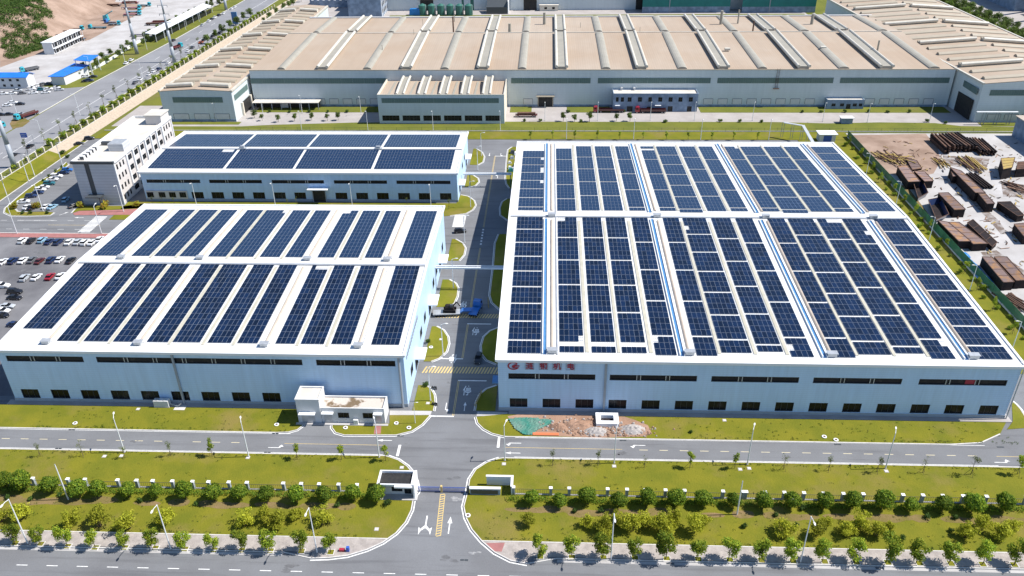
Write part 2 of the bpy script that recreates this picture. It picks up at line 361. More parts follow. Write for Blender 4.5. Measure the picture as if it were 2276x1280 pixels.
# west side: car park islands, paths, crossing road
struct('footpath', MB().box(-222, -158, 257.1, 260.4, -.15, .02), 'redpave')
struct('kerb', MB().box(-222, -158, 260.4, 260.75, -.15, .05), 'kerb')
lawn([(120,472),(112,478),(60,480),(25,479),(10,472),(12,462),(24,452),(40,438),(62,420),(88,402),(110,390),(135,372),(148,360),(152,366),(120,392),(92,412),(70,428),(48,444),(36,455),(32,463),(38,470),(60,471),(100,470)], kerb=(0,22), m='lawn')
lawn([(160,473),(168,464),(176,459),(188,457),(278,457.5),(318,452),(318,462),(250,466),(176,468)], kerb=(0,3))
struct('footpath', MB().prism(GL([(166,478),(162,474),(176,468.6),(250,466.8),(318,463),(318,477)]), -.15, .01), 'redpave')
struct('verge', MB().prism([(-220.4,262),(-217.2,262),(-217.2,300),(-216.5,361),(-220.4,361)], -.15, 0), 'lawn')
struct('kerb', MB().ribbon([(-217.2,262),(-217.2,300),(-216.5,361)], .3, -.15, .05), 'kerb')
struct('lawn', MB().prism([(-197,341.5),(-183,341.5),(-183,361),(-197,361)], -.15, 0), 'lawn')
# raised boulevard on its stone-faced bank
ZB = 2.0
def fx(Y): return -226 + max(0, (Y-305))*12/355      # fence line
FY = [200,260,305,340,380,420,470,520,580,640,700,780]
top = [(fx(y), y) for y in FY]
struct('boulevard_bank', MB().prism([(-900,200)]+top+[(-900,780)], -.2, ZB), 'lawn_far')
bank = MB(); stone = MB()
for (a, b) in zip(top[:-1], top[1:]):
    (stone if a[1] >= 340 else bank).poly([(a[0],a[1],ZB-.01),(a[0]+5.5,a[1],-.1),(b[0]+5.5,b[1],-.1),(b[0],b[1],ZB-.01)])
struct('grass_bank', bank, 'lawn'); struct('stone_bank', stone, 'stone')
boul = struct('boulevard', MB().poly([(-258,200,ZB+.02),(-231,200,ZB+.02),(-230,420,ZB+.02),(-224,560,ZB+.02),(-219,780,ZB+.02),(-246,780,ZB+.02),(-252,540,ZB+.02),(-257,440,ZB+.02)]), 'asphalt_old')
struct('kerb', MB().ribbon([(-258,392),(-257.6,440),(-252.3,540),(-246.3,780)], .5, ZB-.1, ZB+.14), 'kerb')
struct('kerb', MB().ribbon([(-230.6,300),(-229.6,420),(-223.7,560),(-218.8,780)], .4, ZB-.1, ZB+.14), 'kerb')
struct('forecourt', MB().poly([(-420,300,ZB+.02),(-258.2,300,ZB+.02),(-258.2,440,ZB+.02),(-270,436,ZB+.02),(-282,440,ZB+.02),(-420,440,ZB+.02)]), 'asphalt_old')
struct('truck_yard', MB().poly([(-420,440.1,ZB+.016),(-284,440.1,ZB+.016),(-279,500,ZB+.016),(-272,560,ZB+.016),(-262,700,ZB+.016),(-256,780,ZB+.016),(-420,780,ZB+.016)]), 'concrete_pale')
struct('side_road', MB().poly([(-256,690,ZB+.03),(-246,690,ZB+.03),(-246,720,ZB+.03),(-256,720,ZB+.03)]), 'concrete')
struct('traffic_island', MB().prism(GL([(22,275),(30,262),(42,258),(55,262),(66,270),(50,282),(28,286)], ZB), ZB-.1, ZB+.14), 'lawn_dry')
# scrap yard and what lies beyond the works
struct('scrap_yard', MB().poly([(139.2,178,-.06),(330,178,-.06),(330,370.6,-.06),(139.2,370.6,-.06)]), 'concrete_pale')
struct('dirt', MB().prism(GL([(1886,300),(2058,297),(2085,330),(2090,360),(2075,385),(2040,395),(2000,392),(1975,385)]), -.15, -.02), 'soil_pale')
struct('dirt', MB().prism(GL([(1985,410),(2015,412),(2060,470),(2105,540),(2130,585),(2110,560),(2060,500)]), -.15, -.02), 'lawn_dry')
struct('back_road', MB().poly([(-214,590,-.05),(192,590,-.05),(192,780,-.05),(-214,780,-.05)]), 'concrete')
struct('lawn', MB().box(-120, 190, 628, 634, -.15, .02), 'lawn_far')
struct('service_road', MB().poly([(314,380,-.06),(700,380,-.06),(700,900,-.06),(314,900,-.06)]), 'concrete')
struct('lawn', MB().prism([(268,400),(283,400),(283,780),(268,780)], -.15, .02), 'lawn_far')
# ---- markings (painted sheets, children of the road they lie on)
def mark(parent, mb, name='lane_line', m='white_paint'): return mb.build(name, m, parent)
def rect(x0, x1, y0, y1, z): return MB().poly([(x0,y0,z),(x1,y0,z),(x1,y1,z),(x0,y1,z)])
dash = rect(-1.15, 1.15, -.09, .09, 0).mesh('lane_dash', 'white_paint')
dashy = rect(-1.0, 1.0, -.08, .08, 0).mesh('lane_dash', 'cream_paint')
for k in range(33): link('lane_dash', dash, avenue, (-118+6.25*k, 110.3+.008*k, -.092))
for k in range(13):
    if k != 9: link('lane_dash', dashy, site, (-131.5+4.75*k, 148.4, -.094))
for k in range(17): link('lane_dash', dashy, site, (23.5+4.75*k, 148.3, -.094))
mark(site, rect(-62.5, -38.6, 148.33, 148.45, -.094), m='yellow_paint')
mark(site, rect(-9.2, 18.5, 148.33, 148.45, -.094), m='yellow_paint')
mark(site, rect(105, 130, 148.2, 148.32, -.094), m='yellow_paint')
mark(site, MB().poly([(q[0],q[1],-.09) for q in GL([(886,988),(892,988),(886,1013),(880,1013)])]), 'stop_line')
mark(site, MB().poly([(q[0],q[1],-.09) for q in GL([(1107,971),(1112,971),(1110,994),(1104,994)])]), 'stop_line')
for y0 in (152.0, 145.1):
    mark(site, rect(-140, -62 if y0 > 150 else -38, y0-.07, y0+.07, -.093)); mark(site, rect(-7, 104, y0-.07, y0+.07, -.093))
XC = -22.9
def dbl(y0, y1):
    for dx in (-.17, .17): mark(site, rect(XC+dx-.07, XC+dx+.07, y0, y1, -.093), 'centre_line', 'yellow_paint')
dbl(159.6, 174.6); dbl(184.8, 202.4); dbl(209.5, 251.5); dbl(268, 340)
for k in range(6): mark(site, rect(XC-.3, XC+.3, 254+2.3*k, 255.1+2.3*k, -.093), 'lane_dash')
for y, a, b in ((159.6,-31.5,-22.7), (174.6,-23.1,-15.5), (184.6,-29.5,-22.7), (202.6,-23.1,-16), (340,-22.9,-15.5)):
    mark(site, rect(a, b, y-.2, y+.2, -.09), 'stop_line')
for yc, dy in ((179.3,1.5), (207.0,1.2)):                          # hatched speed table lines
    for k in range(26):
        x = -33+k*.84; mark(site, MB().poly([(x-.3,yc-dy,-.092),(x+.12,yc-dy,-.092),(x+.95,yc+dy,-.092),(x+.5,yc+dy,-.092)]), 'hatch_stripe', 'yellow_paint')
def crosswalk(pts, n, wd):
    (ax, ay), (bx, by) = pts
    for k in range(n):
        t = (k+.5)/n; y = ay+(by-ay)*t; x = ax+(bx-ax)*t
        mark(site, rect(x-wd/2, x+wd/2, y-.3, y+.3, -.09), 'crosswalk_stripe')
crosswalk((G(1018,504), G(1024,477)), 12, 4.4)
crosswalk((G(185,516), G(226,480)), 13, 4.6)
for (x, y) in [(84,420),(80,416),(76,411)]:
    pass
for k in range(7):
    p = G(70+4.2*k, 404-2.6*k); mark(site, MB().poly([(p[0]-2.2,p[1]-.9,-.09),(p[0]-1.7,p[1]-.9,-.09),(p[0]-1.7,p[1]+3.2,-.09),(p[0]-2.2,p[1]+3.2,-.09)]), 'crosswalk_stripe')
for y, xs in ((267.6,[(-166,-186)]), (271.5,[(-200,-186)])):
    for a, b in xs: mark(site, rect(b, a, y-.08, y+.08, -.092), m='yellow_paint' if y < 270 else 'white_paint')
for k in range(7):
    for y in (264, 271.4): mark(site, rect(-213+6.5*k, -210.6+6.5*k, y-.07, y+.07, -.09), 'lane_dash')
for k in range(12): mark(boul, rect(-244.3+.35*k*.4, -244.1+.35*k*.4, 330+24*k, 337+24*k, ZB+.028), 'lane_dash')
mark(boul, MB().ribbon([(-240,330),(-239,440),(-234,560),(-230,700)], .22, ZB+.02, ZB+.03))
# entrance: hatched strip and arrows
P0, P1 = G(984,1098), G(974,1190)
hs = MB()
for dx in (-.5, .5): hs.poly([(P1[0]+dx-.08,P1[1],-.091),(P1[0]+dx+.08,P1[1],-.091),(P0[0]+dx+.08,P0[1],-.091),(P0[0]+dx-.08,P0[1],-.091)])
for k in range(18):
    t = k/17; x = P1[0]+(P0[0]-P1[0])*t; y = P1[1]+(P0[1]-P1[1])*t-.1
    hs.poly([(x-.42,y-.18,-.09),(x+.42,y+.1,-.09),(x+.42,y+.36,-.09),(x-.42,y+.08,-.09)])
mark(site, hs, 'hatched_divider', 'yellow_paint')
def arrow(x, y, s=1., rz=0., kind='up', parent=None, z=-.088):
    q = []
    if kind == 'up': polys = [[(-.12,-2.2),(.12,-2.2),(.12,.6),(-.12,.6)], [(-.5,.6),(.5,.6),(0,2.4)]]
    elif kind == 'turn': polys = [[(-.12,-2.2),(.12,-2.2),(.12,1.3),(-.12,1.0)], [(.12,.7),(.12,1.3),(-.7,1.9),(-.55,1.2)], [(-.5,.9),(-.45,2.4),(-1.3,1.5)]]
    else: polys = [[(-.14,2.4),(-.14,-.4),(.14,-.4),(.14,2.4)], [(-1.15,-1.3),(-.14,-.1),(.14,-.1),(.2,-.6),(-.9,-1.6)], [(1.15,-1.3),(.14,-.1),(-.14,-.1),(-.2,-.6),(.9,-1.6)], [(-1.3,-.5),(-.7,-1.3),(-1.15,-2.5)], [(1.3,-.5),(.7,-1.3),(1.15,-2.5)]]
    mb = MB(); c, s_ = math.cos(rz), math.sin(rz)
    for i, pl in enumerate(polys): mb.poly([(x+(u*c-v*s_)*s, y+(u*s_+v*c)*s, z+.0012*i) for u, v in pl])
    mark(parent or site, mb, 'lane_arrow')
arrow(*G(999,1167), 1.05); arrow(*G(946,1166), 1.1, kind='fork')
for px, kind, rz in (((855,978),'up',R_(90)), ((612,994),'turn',R_(-90)), ((1142,984),'turn',R_(90)), ((1140,1006),'up',R_(90)), ((1418,989),'turn',R_(90)), ((2228,1027),'turn',R_(-90)), ((991,904),'turn',R_(180)), ((1033,903),'up',0), ((1088,343),'up',R_(180)), ((1113,343),'turn',R_(180)), ((1106,392),'turn',0), ((142,474),'up',R_(-35)), ((176,483),'up',R_(90))):
    x, y = G(*px); arrow(x, y, .8, rz, kind)
# oil and dust stains with shapes of their own
rs = random.Random(12)
for px, r0, m_ in (((1023,1110),1.5,'chalk_stain'),((1055,1228),1.0,'chalk_stain'),((1388,1006),1.5,'oil_stain'),((1375,1009),.9,'oil_stain'),((905,985),.5,'oil_stain'),((880,1000),1.2,'oil_stain'),((1000,1240),1.6,'oil_stain'),((640,1262),1.8,'oil_stain'),((1010,1060),1.3,'oil_stain'),((300,980),1.0,'oil_stain'),((1750,1015),1.1,'oil_stain'),((95,560),3.,'oil_stain'),((60,600),2.4,'oil_stain'),((180,600),2.,'oil_stain'),((1000,850),1.0,'oil_stain'),((1015,720),1.2,'oil_stain')):
    x, y = G(*px); mb = MB()
    for k in range(4):
        ox, oy, q = x+rs.uniform(-1,1)*r0, y+rs.uniform(-.4,.4)*r0, r0*rs.uniform(.3,.7)
        mb.poly([(ox+q*math.cos(.524*i)*rs.uniform(.6,1.3), oy+.5*q*math.sin(.524*i)*rs.uniform(.6,1.3), -.0975+.0012*k+(.012 if px[0] < 200 and px[1] < 700 else 0)) for i in range(12)])
    mark(avenue if y < 115.4 else site, mb, 'stain', m_)
# painted characters on the drive
def glyph(ch, size, m, name, parent, loc, rot, ext=0., sy=1.):
    cu = bpy.data.curves.new('glyph', 'FONT'); cu.body = ch; cu.size = size; cu.align_x = 'CENTER'; cu.align_y = 'CENTER'; cu.extrude = ext; cu.resolution_u = 2; cu.offset = .012*size
    t = bpy.data.objects.new('glyph', cu); col.objects.link(t)
    me = bpy.data.meshes.new_from_object(t.evaluated_get(bpy.context.evaluated_depsgraph_get()))
    bpy.data.objects.remove(t); bpy.data.curves.remove(cu)
    me.name = name; me.materials.clear(); me.materials.append(MAT[m])
    o = link(name, me, parent, loc); o.rotation_euler = rot; o.scale = (1, sy, 1); return o
for px, rz in (((1038,869),0), ((1057,737),0), ((1007,795),math.pi), ((1030,676),math.pi)):
    x, y = G(*px); glyph('停', 2.3, 'white_paint', 'road_character', site, (x, y, -.088), (0, 0, rz), sy=1.9)

# ================================================================== BUILDINGS
def holes_wall(x0, x1, z0, z1, y0, y1, holes, mb=None, axis='x'):
    """wall slab with rectangular openings; holes = (u0,u1,za,zb)"""
    mb = mb or MB(); zs = sorted({z0, z1}|{h[2] for h in holes}|{h[3] for h in holes})
    for a, b in zip(zs[:-1], zs[1:]):
        hs = sorted((h[0], h[1]) for h in holes if h[2] < (a+b)/2 < h[3]); u = x0
        for h0, h1 in hs+[(x1, x1)]:
            if h0-u > 1e-3:
                if axis == 'x': mb.box(u, h0, y0, y1, a, b)
                else: mb.box(y0, y1, u, h0, a, b)
            u = max(u, h1)
    return mb
WIN = {}
def window(parent, u0, u1, z0, z1, y, nx=1, nz=1, axis='x', out=-1, depth=.35, glass='glass_dark', name='window', fr='frame_grey', fw=.12):
    """framed pane set back in its opening; shared mesh per size. out = side the outside is on"""
    key = (round(u1-u0,2), round(z1-z0,2), nx, nz, axis, out, glass, fr)
    if key not in WIN:
        W2, H2 = (u1-u0)/2, (z1-z0)/2; f, g = MB(), MB(); d = depth
        def bx(mb, a, b, c, e, p, q):
            if axis == 'x': mb.box(a, b, min(p*-out,q*-out), max(p*-out,q*-out), c, e)
            else: mb.box(min(p*-out,q*-out), max(p*-out,q*-out), a, b, c, e)
        bx(f, -W2, W2, -H2, -H2+fw, .05, d); bx(f, -W2, W2, H2-fw, H2, .05, d); bx(f, -W2, -W2+fw, -H2+fw, H2-fw, .05, d); bx(f, W2-fw, W2, -H2+fw, H2-fw, .05, d)
        for k in range(1, nx): bx(f, -W2+2*W2*k/nx-fw*.4, -W2+2*W2*k/nx+fw*.4, -H2+fw, H2-fw, d*.7, d-.01)
        for k in range(1, nz): bx(f, -W2+fw, W2-fw, -H2+2*H2*k/nz-fw*.4, -H2+2*H2*k/nz+fw*.4, d*.7, d-.01)
        bx(g, -W2+.02, W2-.02, -H2+.02, H2-.02, d, d+.05)
        WIN[key] = (f.mesh('window_frame', fr), g.mesh('pane', glass))
    f, g = WIN[key]; c = ((u0+u1)/2, y) if axis == 'x' else (y, (u0+u1)/2)
    L = wloc(parent); o = link(name, f, parent, (c[0]-L.x, c[1]-L.y, (z0+z1)/2-L.z)); link('pane', g, o); return o
def roofz(Y, y0, y1, ze, zr): m = (y0+y1)/2; return zr-(zr-ze)*abs(Y-m)/(m-y0)
def factory(label, x0, x1, y0, y1, ze, zr, upper, lower, doors_r=(), canopies=()):
    t = thing('factory_building', label, 'factory', ((x0+x1)/2, y0, 0))
    th = .5; zt = ze-.25
    holes = upper+lower
    holes_wall(x0, x1, .9, zt, y0, y0+th, holes).build('front_wall', 'wall_blue', t)
    MB().box(x0-.08, x1+.08, y0-.1, y0+th, -.12, .9).build('plinth', 'wall_plinth', t)
    side = [(a, b, z0, z1) for a, b, z0, z1 in doors_r]
    def gable(x, xo, hl, nm):
        mb = holes_wall(y0+th, y1-th, -.1, zt, min(x,xo), max(x,xo), hl, axis='y')
        m = (y0+y1)/2
        for xx in (x, xo): mb.poly([(xx,y0,zt),(xx,y1,zt),(xx,m,zr-.25)])
        mb.build(nm, 'wall_blue', t)
    gable(x1-.002, x1-th, side, 'side_wall'); gable(x0+.002, x0+th, [], 'side_wall')
    MB().box(x0, x1, y1-th, y1, -.1, zt).build('rear_wall', 'wall_blue', t)
    for u0, u1, z0, z1 in upper: window(t, u0, u1, z0, z1, y0, nx=max(3, round((u1-u0)/7)), depth=.3, name='strip_window')
    for u0, u1, z0, z1 in upper:
        nb = max(3, round((u1-u0)/7))
        for k in range(1, nb):
            for d in (-.55, .35): MB().box(u0+(u1-u0)*k/nb+d, u0+(u1-u0)*k/nb+d+.2, y0+.06, y0+.2, z0+.01, z1-.01).build('wall_stud', 'galv', t)
    for u0, u1, z0, z1 in lower: window(t, u0, u1, z0, z1, y0, nx=3, nz=1, depth=.32, fw=.09)
    for a, b, z0, z1 in side:
        if z1 < 4.2 and z0 < .5: window(t, a, b, z0, z1, x1, axis='y', out=1, nx=2, nz=1, depth=.3, name='roller_door', glass='opening')
        else: window(t, a, b, z0, z1, x1, axis='y', out=1, nx=3, nz=2, depth=.3)
    # roof: two slopes, eave gutters, verge trims, ridge walkway
    ym = (y0+y1)/2; s = (zr-ze)/(ym-y0)
    r = MB()
    for ya, yb in ((y0-.15, ym), (y1+.15, ym)):
        za = ze-.15*s
        P = [(x0-.1,ya,za),(x1+.1,ya,za),(x1+.1,yb,zr),(x0-.1,yb,zr)]
        r.loft([[P[0],P[1],P[2],P[3]], [(a,b,c-.22) for a,b,c in P]])
    rf = r.build('roof', 'roof_white', t)
    for ya in (y0, y1):
        sg = -1 if ya == y0 else 1; e = ya+sg*.17; q = sorted((e, e+sg*.75))
        MB().box(x0-.25, x1+.25, q[0], q[1], ze-.5, ze+.22).build('eave_gutter', 'trim_white', rf)
        mb = MB(); yr = ya-sg*.25; zz = ze+.55
        mb.bar((x0,yr,zz),(x1,yr,zz), .07, .07)
        for k in range(int((x1-x0)/3.1)+1): mb.bar((x0+3.1*k,yr,ze),(x0+3.1*k,yr,zz), .06, .06)
        mb.build('guard_rail', 'trim_white', rf)
    for x in (x0-.3, x1+.3):
        mb = MB()
        for ya, yb, za, zb in ((y0-.9,ym,ze-.02,zr), (ym,y1+.9,zr,ze-.02)):
            mb.loft([[(x-.28,ya,za-.3),(x+.28,ya,za-.3),(x+.28,ya,za+.3),(x-.28,ya,za+.3)], [(x-.28,yb,zb-.3),(x+.28,yb,zb-.3),(x+.28,yb,zb+.3),(x-.28,yb,zb+.3)]])
        mb.build('verge_trim', 'trim_white', rf)
    MB().box(x0, x1, ym-.55, ym+.55, zr-.1, zr+.16).build('ridge_cap', 'trim_white', rf)
    wk = MB(); wk.box(x0, x1, ym-1.5, ym-.75, zr+.12, zr+.18)
    wk.build('ridge_walkway', 'galv', rf)
    return t, rf
def slope_strip(rf, xc, wd, ya, yb, zf, h, m, name, round_=False):
    mb = MB(); za, zb = zf(ya), zf(yb)
    if round_:
        n = 6; A, B = [], []
        for i in range(n+1):
            a = math.pi*i/n; A.append((xc-wd/2*math.cos(a), ya, za+.03+h*math.sin(a))); B.append((xc-wd/2*math.cos(a), yb, zb+.03+h*math.sin(a)))
        mb.loft([A, B])
    else:
        mb.loft([[(xc-wd/2,ya,za),(xc+wd/2,ya,za),(xc+wd/2,ya,za+h),(xc-wd/2,ya,za+h)], [(xc-wd/2,yb,zb),(xc+wd/2,yb,zb),(xc+wd/2,yb,zb+h),(xc-wd/2,yb,zb+h)]])
    return mb.build(name, m, rf)
PW, PL = 1.16, 2.57
def panel_mesh(w, l, m='solar'):
    a, b = w/2-.016, l/2-.018; c, d = a-.016, b-.018; z = .04
    return MB().add([(-a,-b,0),(a,-b,0),(a,b,0),(-a,b,0),(-a,-b,z),(a,-b,z),(a,b,z),(-a,b,z),(-c,-d,z),(c,-d,z),(c,d,z),(-c,d,z)],
        [(0,1,5,4),(1,2,6,5),(2,3,7,6),(3,0,4,7),(4,5,9,8),(5,6,10,9),(6,7,11,10),(7,4,8,11)], 1).add([(-c,-d,z),(c,-d,z),(c,d,z),(-c,d,z)], [(0,1,2,3)], 0).mesh('solar_panel', [m, 'alu'])
PM = {}
def array(label, x0, x1, n, rows, zf, slope, group, joined=False, skip=()):
    """rows = list of (ycentre, length); one panel per cell"""
    w = (x1-x0)/n; yc = sum(r[0] for r in rows)/len(rows); L = Vector(((x0+x1)/2, yc, zf(yc)+.05))
    t = thing('solar_array', label, 'solar array', L, group)
    rails = MB(); jm = MB(); ang = math.atan(slope)
    for ri, (y, l) in enumerate(rows):
        for dy in (-l*.28, l*.28):
            rails.box(x0, x1, y+dy-.03, y+dy+.03, zf(y+dy)-.03, zf(y+dy)+.11)
        for k in range(n):
            if (ri, k) in skip: continue
            x = x0+w*(k+.5); key = (round(w,3), round(l,3))
            if joined:
                a, b = w/2-.016, l/2-.018; c, d = a-.016, b-.018; z0 = .13
                def pt(u, v, h): return (x+u, y+v, zf(y)+v*slope+z0+h)
                jm.add([pt(-a,-b,0),pt(a,-b,0),pt(a,b,0),pt(-a,b,0),pt(-a,-b,.04),pt(a,-b,.04),pt(a,b,.04),pt(-a,b,.04),pt(-c,-d,.04),pt(c,-d,.04),pt(c,d,.04),pt(-c,d,.04)],
                       [(0,1,5,4),(1,2,6,5),(2,3,7,6),(3,0,4,7),(4,5,9,8),(5,6,10,9),(6,7,11,10),(7,4,8,11)], 1)
                jm.add([pt(-c,-d,.04),pt(c,-d,.04),pt(c,d,.04),pt(-c,d,.04)], [(0,1,2,3)], 0)
            else:
                if key not in PM: PM[key] = panel_mesh(w, l)
                o = link('solar_panel', PM[key], t, (x-L.x, y-L.y, zf(y)+.13-L.z))
                o.rotation_euler = (ang+R_(rnd.uniform(-.6,.6)), R_(rnd.uniform(-.6,.6)), 0)
    ro = rails.build('mounting_rail', 'alu', t); ro['kind'] = 'stuff'
    if joined: j = jm.build('panel_field', ['solar_sky_sheen', 'alu'], t); j['kind'] = 'stuff'
    return t
def rowset(ya, yb, g, gap=.62, pl=PL):
    """rows from ya down to yb in groups of g with a gap between groups"""
    out, y, k = [], ya, 0
    while y-pl > yb-.4:
        out.append((y-pl/2, pl-.05)); y -= pl; k += 1
        if g and k % g == 0: y -= gap
    return out
# ---------------------------------------------------------------- right factory (B)
ZE, ZR = 15.85, 19.0
fB = lambda Y: roofz(Y, BY0, BY1, ZE, ZR)
def on_front(pxs, ya, yb, Y, dz=0):
    out = []
    for a, b in pxs:
        (u0, _), (u1, _) = Wy(a, (ya+yb)/2, Y), Wy(b, (ya+yb)/2, Y); out.append((u0, u1))
    return out
zu1, zu0 = Wy(1200, 830.5, BY0)[1], Wy(1200, 843, BY0)[1]
zl1, zl0 = Wy(1200, 886, BY0)[1], Wy(1200, 905.5, BY0)[1]
up = [(a, b, zu0, zu1) for a, b in on_front([(1130,1323),(1355,1549),(1581,1776),(1808,2006),(2044,2241)], 838, 848, BY0)]
lw = []
l0 = Wy(1133, 895, BY0)[0]; l1 = Wy(2216, 915, BY0)[0]; step = (l1-4.45-l0)/14
lw = [(l0+step*k, l0+step*k+4.45, zl0, zl1) for k in range(15)]
tB, rB = factory('large white factory with solar roof on the right, red characters on its front', BX0, BX1, BY0, BY1, ZE, ZR, up, lw)
BC = [(-9.2,-1.1,7,3),(3.6,9.6,5,5),(11.5,17.4,5,5),(18.9,24.9,5,5),(27.0,32.1,4,6),(36.9,41.9,4,6),(43.1,50.4,6,4),(52.1,58.1,5,5),(59.7,65.0,4,6),(69.7,74.9,4,6),(76.0,83.8,6,4),(85.1,91.7,5,5),(92.9,98.5,4,6),(102.7,111.9,7,3)]
skB = {1:{(0,0),(0,1),(24,4)}, 4:{(24,0)}, 6:{(2,0)}, 11:{(0,2),(0,3),(0,4)}, 12:{(3,3),(24,3)}, 8:{(25,0)}}
sgap = {1:25, 2:24, 4:24, 6:23, 11:24, 12:24}
WHERE_B = 'of the right factory'
for i, (a, b, n, g) in enumerate(BC):
    rows = rowset(236.2, 164.7, g)
    if i in (1, 2, 3): rows = rowset(236.2, 169, g)+[(166.3, PL-.05)]
    array(f'{nth(i,14)} dark blue solar array on the front slope {WHERE_B}', a, b, n, rows, fB, (ZR-ZE)/75.55, 'solar arrays on the right factory', skip=skB.get(i, ()))
    rows = rowset({0:302.6, 1:305.6}.get(i, 308.6), 239.8, g)
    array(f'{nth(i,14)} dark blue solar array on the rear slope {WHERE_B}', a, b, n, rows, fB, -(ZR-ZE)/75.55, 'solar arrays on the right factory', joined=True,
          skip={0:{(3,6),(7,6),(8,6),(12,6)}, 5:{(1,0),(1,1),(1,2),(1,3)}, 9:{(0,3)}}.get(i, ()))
for a, b in ((9.9,10.8),(17.75,18.5),(25.5,26.4),(42.15,42.85),(50.8,51.6),(58.45,59.3),(75.1,75.8),(84.05,84.8),(91.95,92.7)):
    for ya, yb in ((165.2,234), (242,310.5)): slope_strip(rB, (a+b)/2, b-a, ya, yb, fB, .16, 'skylight', 'skylight_strip')
for xb_ in (-.05, 33.4, 67.5, 101.0):
    for ya, yb in ((164.2,235.2), (240.6,312)):
        slope_strip(rB, xb_, .7, ya, yb, fB, .22, 'gutter_blue', 'blue_gutter')
        slope_strip(rB, xb_-.55, .24, ya, yb, fB, .5, 'trim_white', 'gutter_trim'); slope_strip(rB, xb_+.52, .2, ya, yb, fB, .5, 'trim_white', 'gutter_trim')
        slope_strip(rB, xb_+1.75, .8, ya+1, yb-1, fB, .42, 'duct_tan', 'ridge_vent', True)
    for y in (165.0, 237.0):
        mb = MB(); z = fB(y)
        mb.box(xb_+.7, xb_+2.9, y-.6, y+.6, z+.1, z+1.0); mb.box(xb_+.5, xb_+3.1, y-.8, y+.8, z+1.0, z+1.12)
        mb.build('vent_hood', 'galv', rB)
slope_strip(rB, 3.05, .35, 163.5, 312.5, lambda Y: ZE+1.2 if False else fB(Y) if Y < 200 else fB(Y), .1, 'galv', 'cable_tray') if False else None
for x, yy in ((3.0,(164,236.5)), (3.0,(239.5,312))): slope_strip(rB, x, .35, yy[0], yy[1], fB, .2, 'galv', 'cable_tray')
# red characters on fascia of right factory + logo + drain pipe
tag_z = Wy(1200, 813.5, BY0)[1]
for ch, px in zip('涟钢机电', (1177, 1208, 1238, 1268)):
    x = Wy(px, 814, BY0)[0]
    MB().box(x-1.2, x+1.2, BY0-.16, BY0-.1, tag_z-1.2, tag_z+1.2).build('sign_backing', 'alu', tB) if False else None
    fm = MB()
    for s_ in (-1, 1): fm.box(x-1.1, x+1.1, BY0-.1, BY0-.02, tag_z+s_*1.0-.04, tag_z+s_*1.0+.04); fm.box(x+s_*1.06-.04, x+s_*1.06+.04, BY0-.1, BY0-.02, tag_z-1., tag_z+1.)
    fr = fm.build('sign_frame', 'pole_steel', tB)
    glyph(ch, 1.95, 'red_sign', 'sign_character', tB, (x-wloc(tB).x, -.22, tag_z), (R_(90), 0, 0), ext=.06)
x = Wy(1141, 813, BY0)[0]; lg = MB(); pts = []
for r0, r1, a0, a1, dx in ((.85,1.15,40,330,0),):
    A = [(x+dx+1.25*r1*math.cos(R_(a)), r1*math.sin(R_(a))) for a in range(a0, a1+1, 15)]; B = [(x+dx+1.25*r0*math.cos(R_(a)), r0*math.sin(R_(a))) for a in range(a0, a1+1, 15)]
    for i in range(len(A)-1): lg.poly([(A[i][0],BY0-.14,tag_z+A[i][1]),(A[i+1][0],BY0-.14,tag_z+A[i+1][1]),(B[i+1][0],BY0-.14,tag_z+B[i+1][1]),(B[i][0],BY0-.14,tag_z+B[i][1])])
lg.box(x-.3, x+1.5, BY0-.15, BY0-.05, tag_z-.15, tag_z+.15); lg.poly([(x-.5,BY0-.16,tag_z-.3),(x+.2,BY0-.16,tag_z-.6),(x+1.0,BY0-.16,tag_z+.55),(x+.2,BY0-.16,tag_z+.5)]); lg.box(x-.2, x+1.3, BY0-.15, BY0-.05, tag_z-.65, tag_z-.4)
lg.build('sign_emblem', 'red_sign', tB)
for x in (Wy(1345, 850, BY0)[0],):
    MB().box(x-.28, x+.28, BY0-.5, BY0-.02, 0, ZE-.3).build('drain_pipe', 'pole_steel', tB)
xr0, xr1 = Wy(2147, 848, BY0)[0], Wy(2171, 848, BY0)[0]; MB().box(xr0, xr1, BY0+.24, BY0+.29, (up[0][2]+.2), up[0][3]-.14).build('red_banner', 'red_sign', tB)
MB().tube((BX1+.3,BY0-.3,0),(BX1+.3,BY0-.3,ZE-.4),.16).build('drain_pipe', 'galv', tB)
MB().box(BX0-1.6, BX0, 163.5, 166.5, 7.4, 7.7).build('door_canopy', 'sky' if False else 'gutter_blue', tB)
for y in (182, 205, 228, 251, 274): MB().box(BX0-1.4, BX0-.02, y, y+4, 4.6, 4.85).build('door_canopy', 'gutter_blue', tB)
# ---------------------------------------------------------------- left factory (A)
zeA, zrA = 16.2, 17.9
fA = lambda Y: roofz(Y, AY0, AY1, zeA, zrA)
zu1, zu0 = Wy(100, 791.5, AY0)[1], Wy(100, 804, AY0)[1]; zl1, zl0 = Wy(300, 868.5, AY0)[1], Wy(300, 888, AY0)[1]
up = [(a, b, zu0, zu1) for a, b in on_front([(16,186),(215,671),(702,878)], 796, 806, AY0)]
l0 = Wy(50, 877, AY0)[0]; l1 = Wy(624, 885, AY0)[0]; step = (l1-4.6-l0)/8
lw = [(l0+step*k, l0+step*k+4.6, zl0, zl1) for k in range(9)]
sideA = [(y, y+3.6, 3.4, 6.4) for y in (170.5, 188, 196, 216, 224, 240)]+[(y, y+4.4, -.05, 4.1) for y in (178, 206, 232)]
tA, rA = factory('white factory with solar roof on the left, small block at its front corner', AX0, AX1, AY0, AY1, zeA, zrA, up, lw, doors_r=sideA)
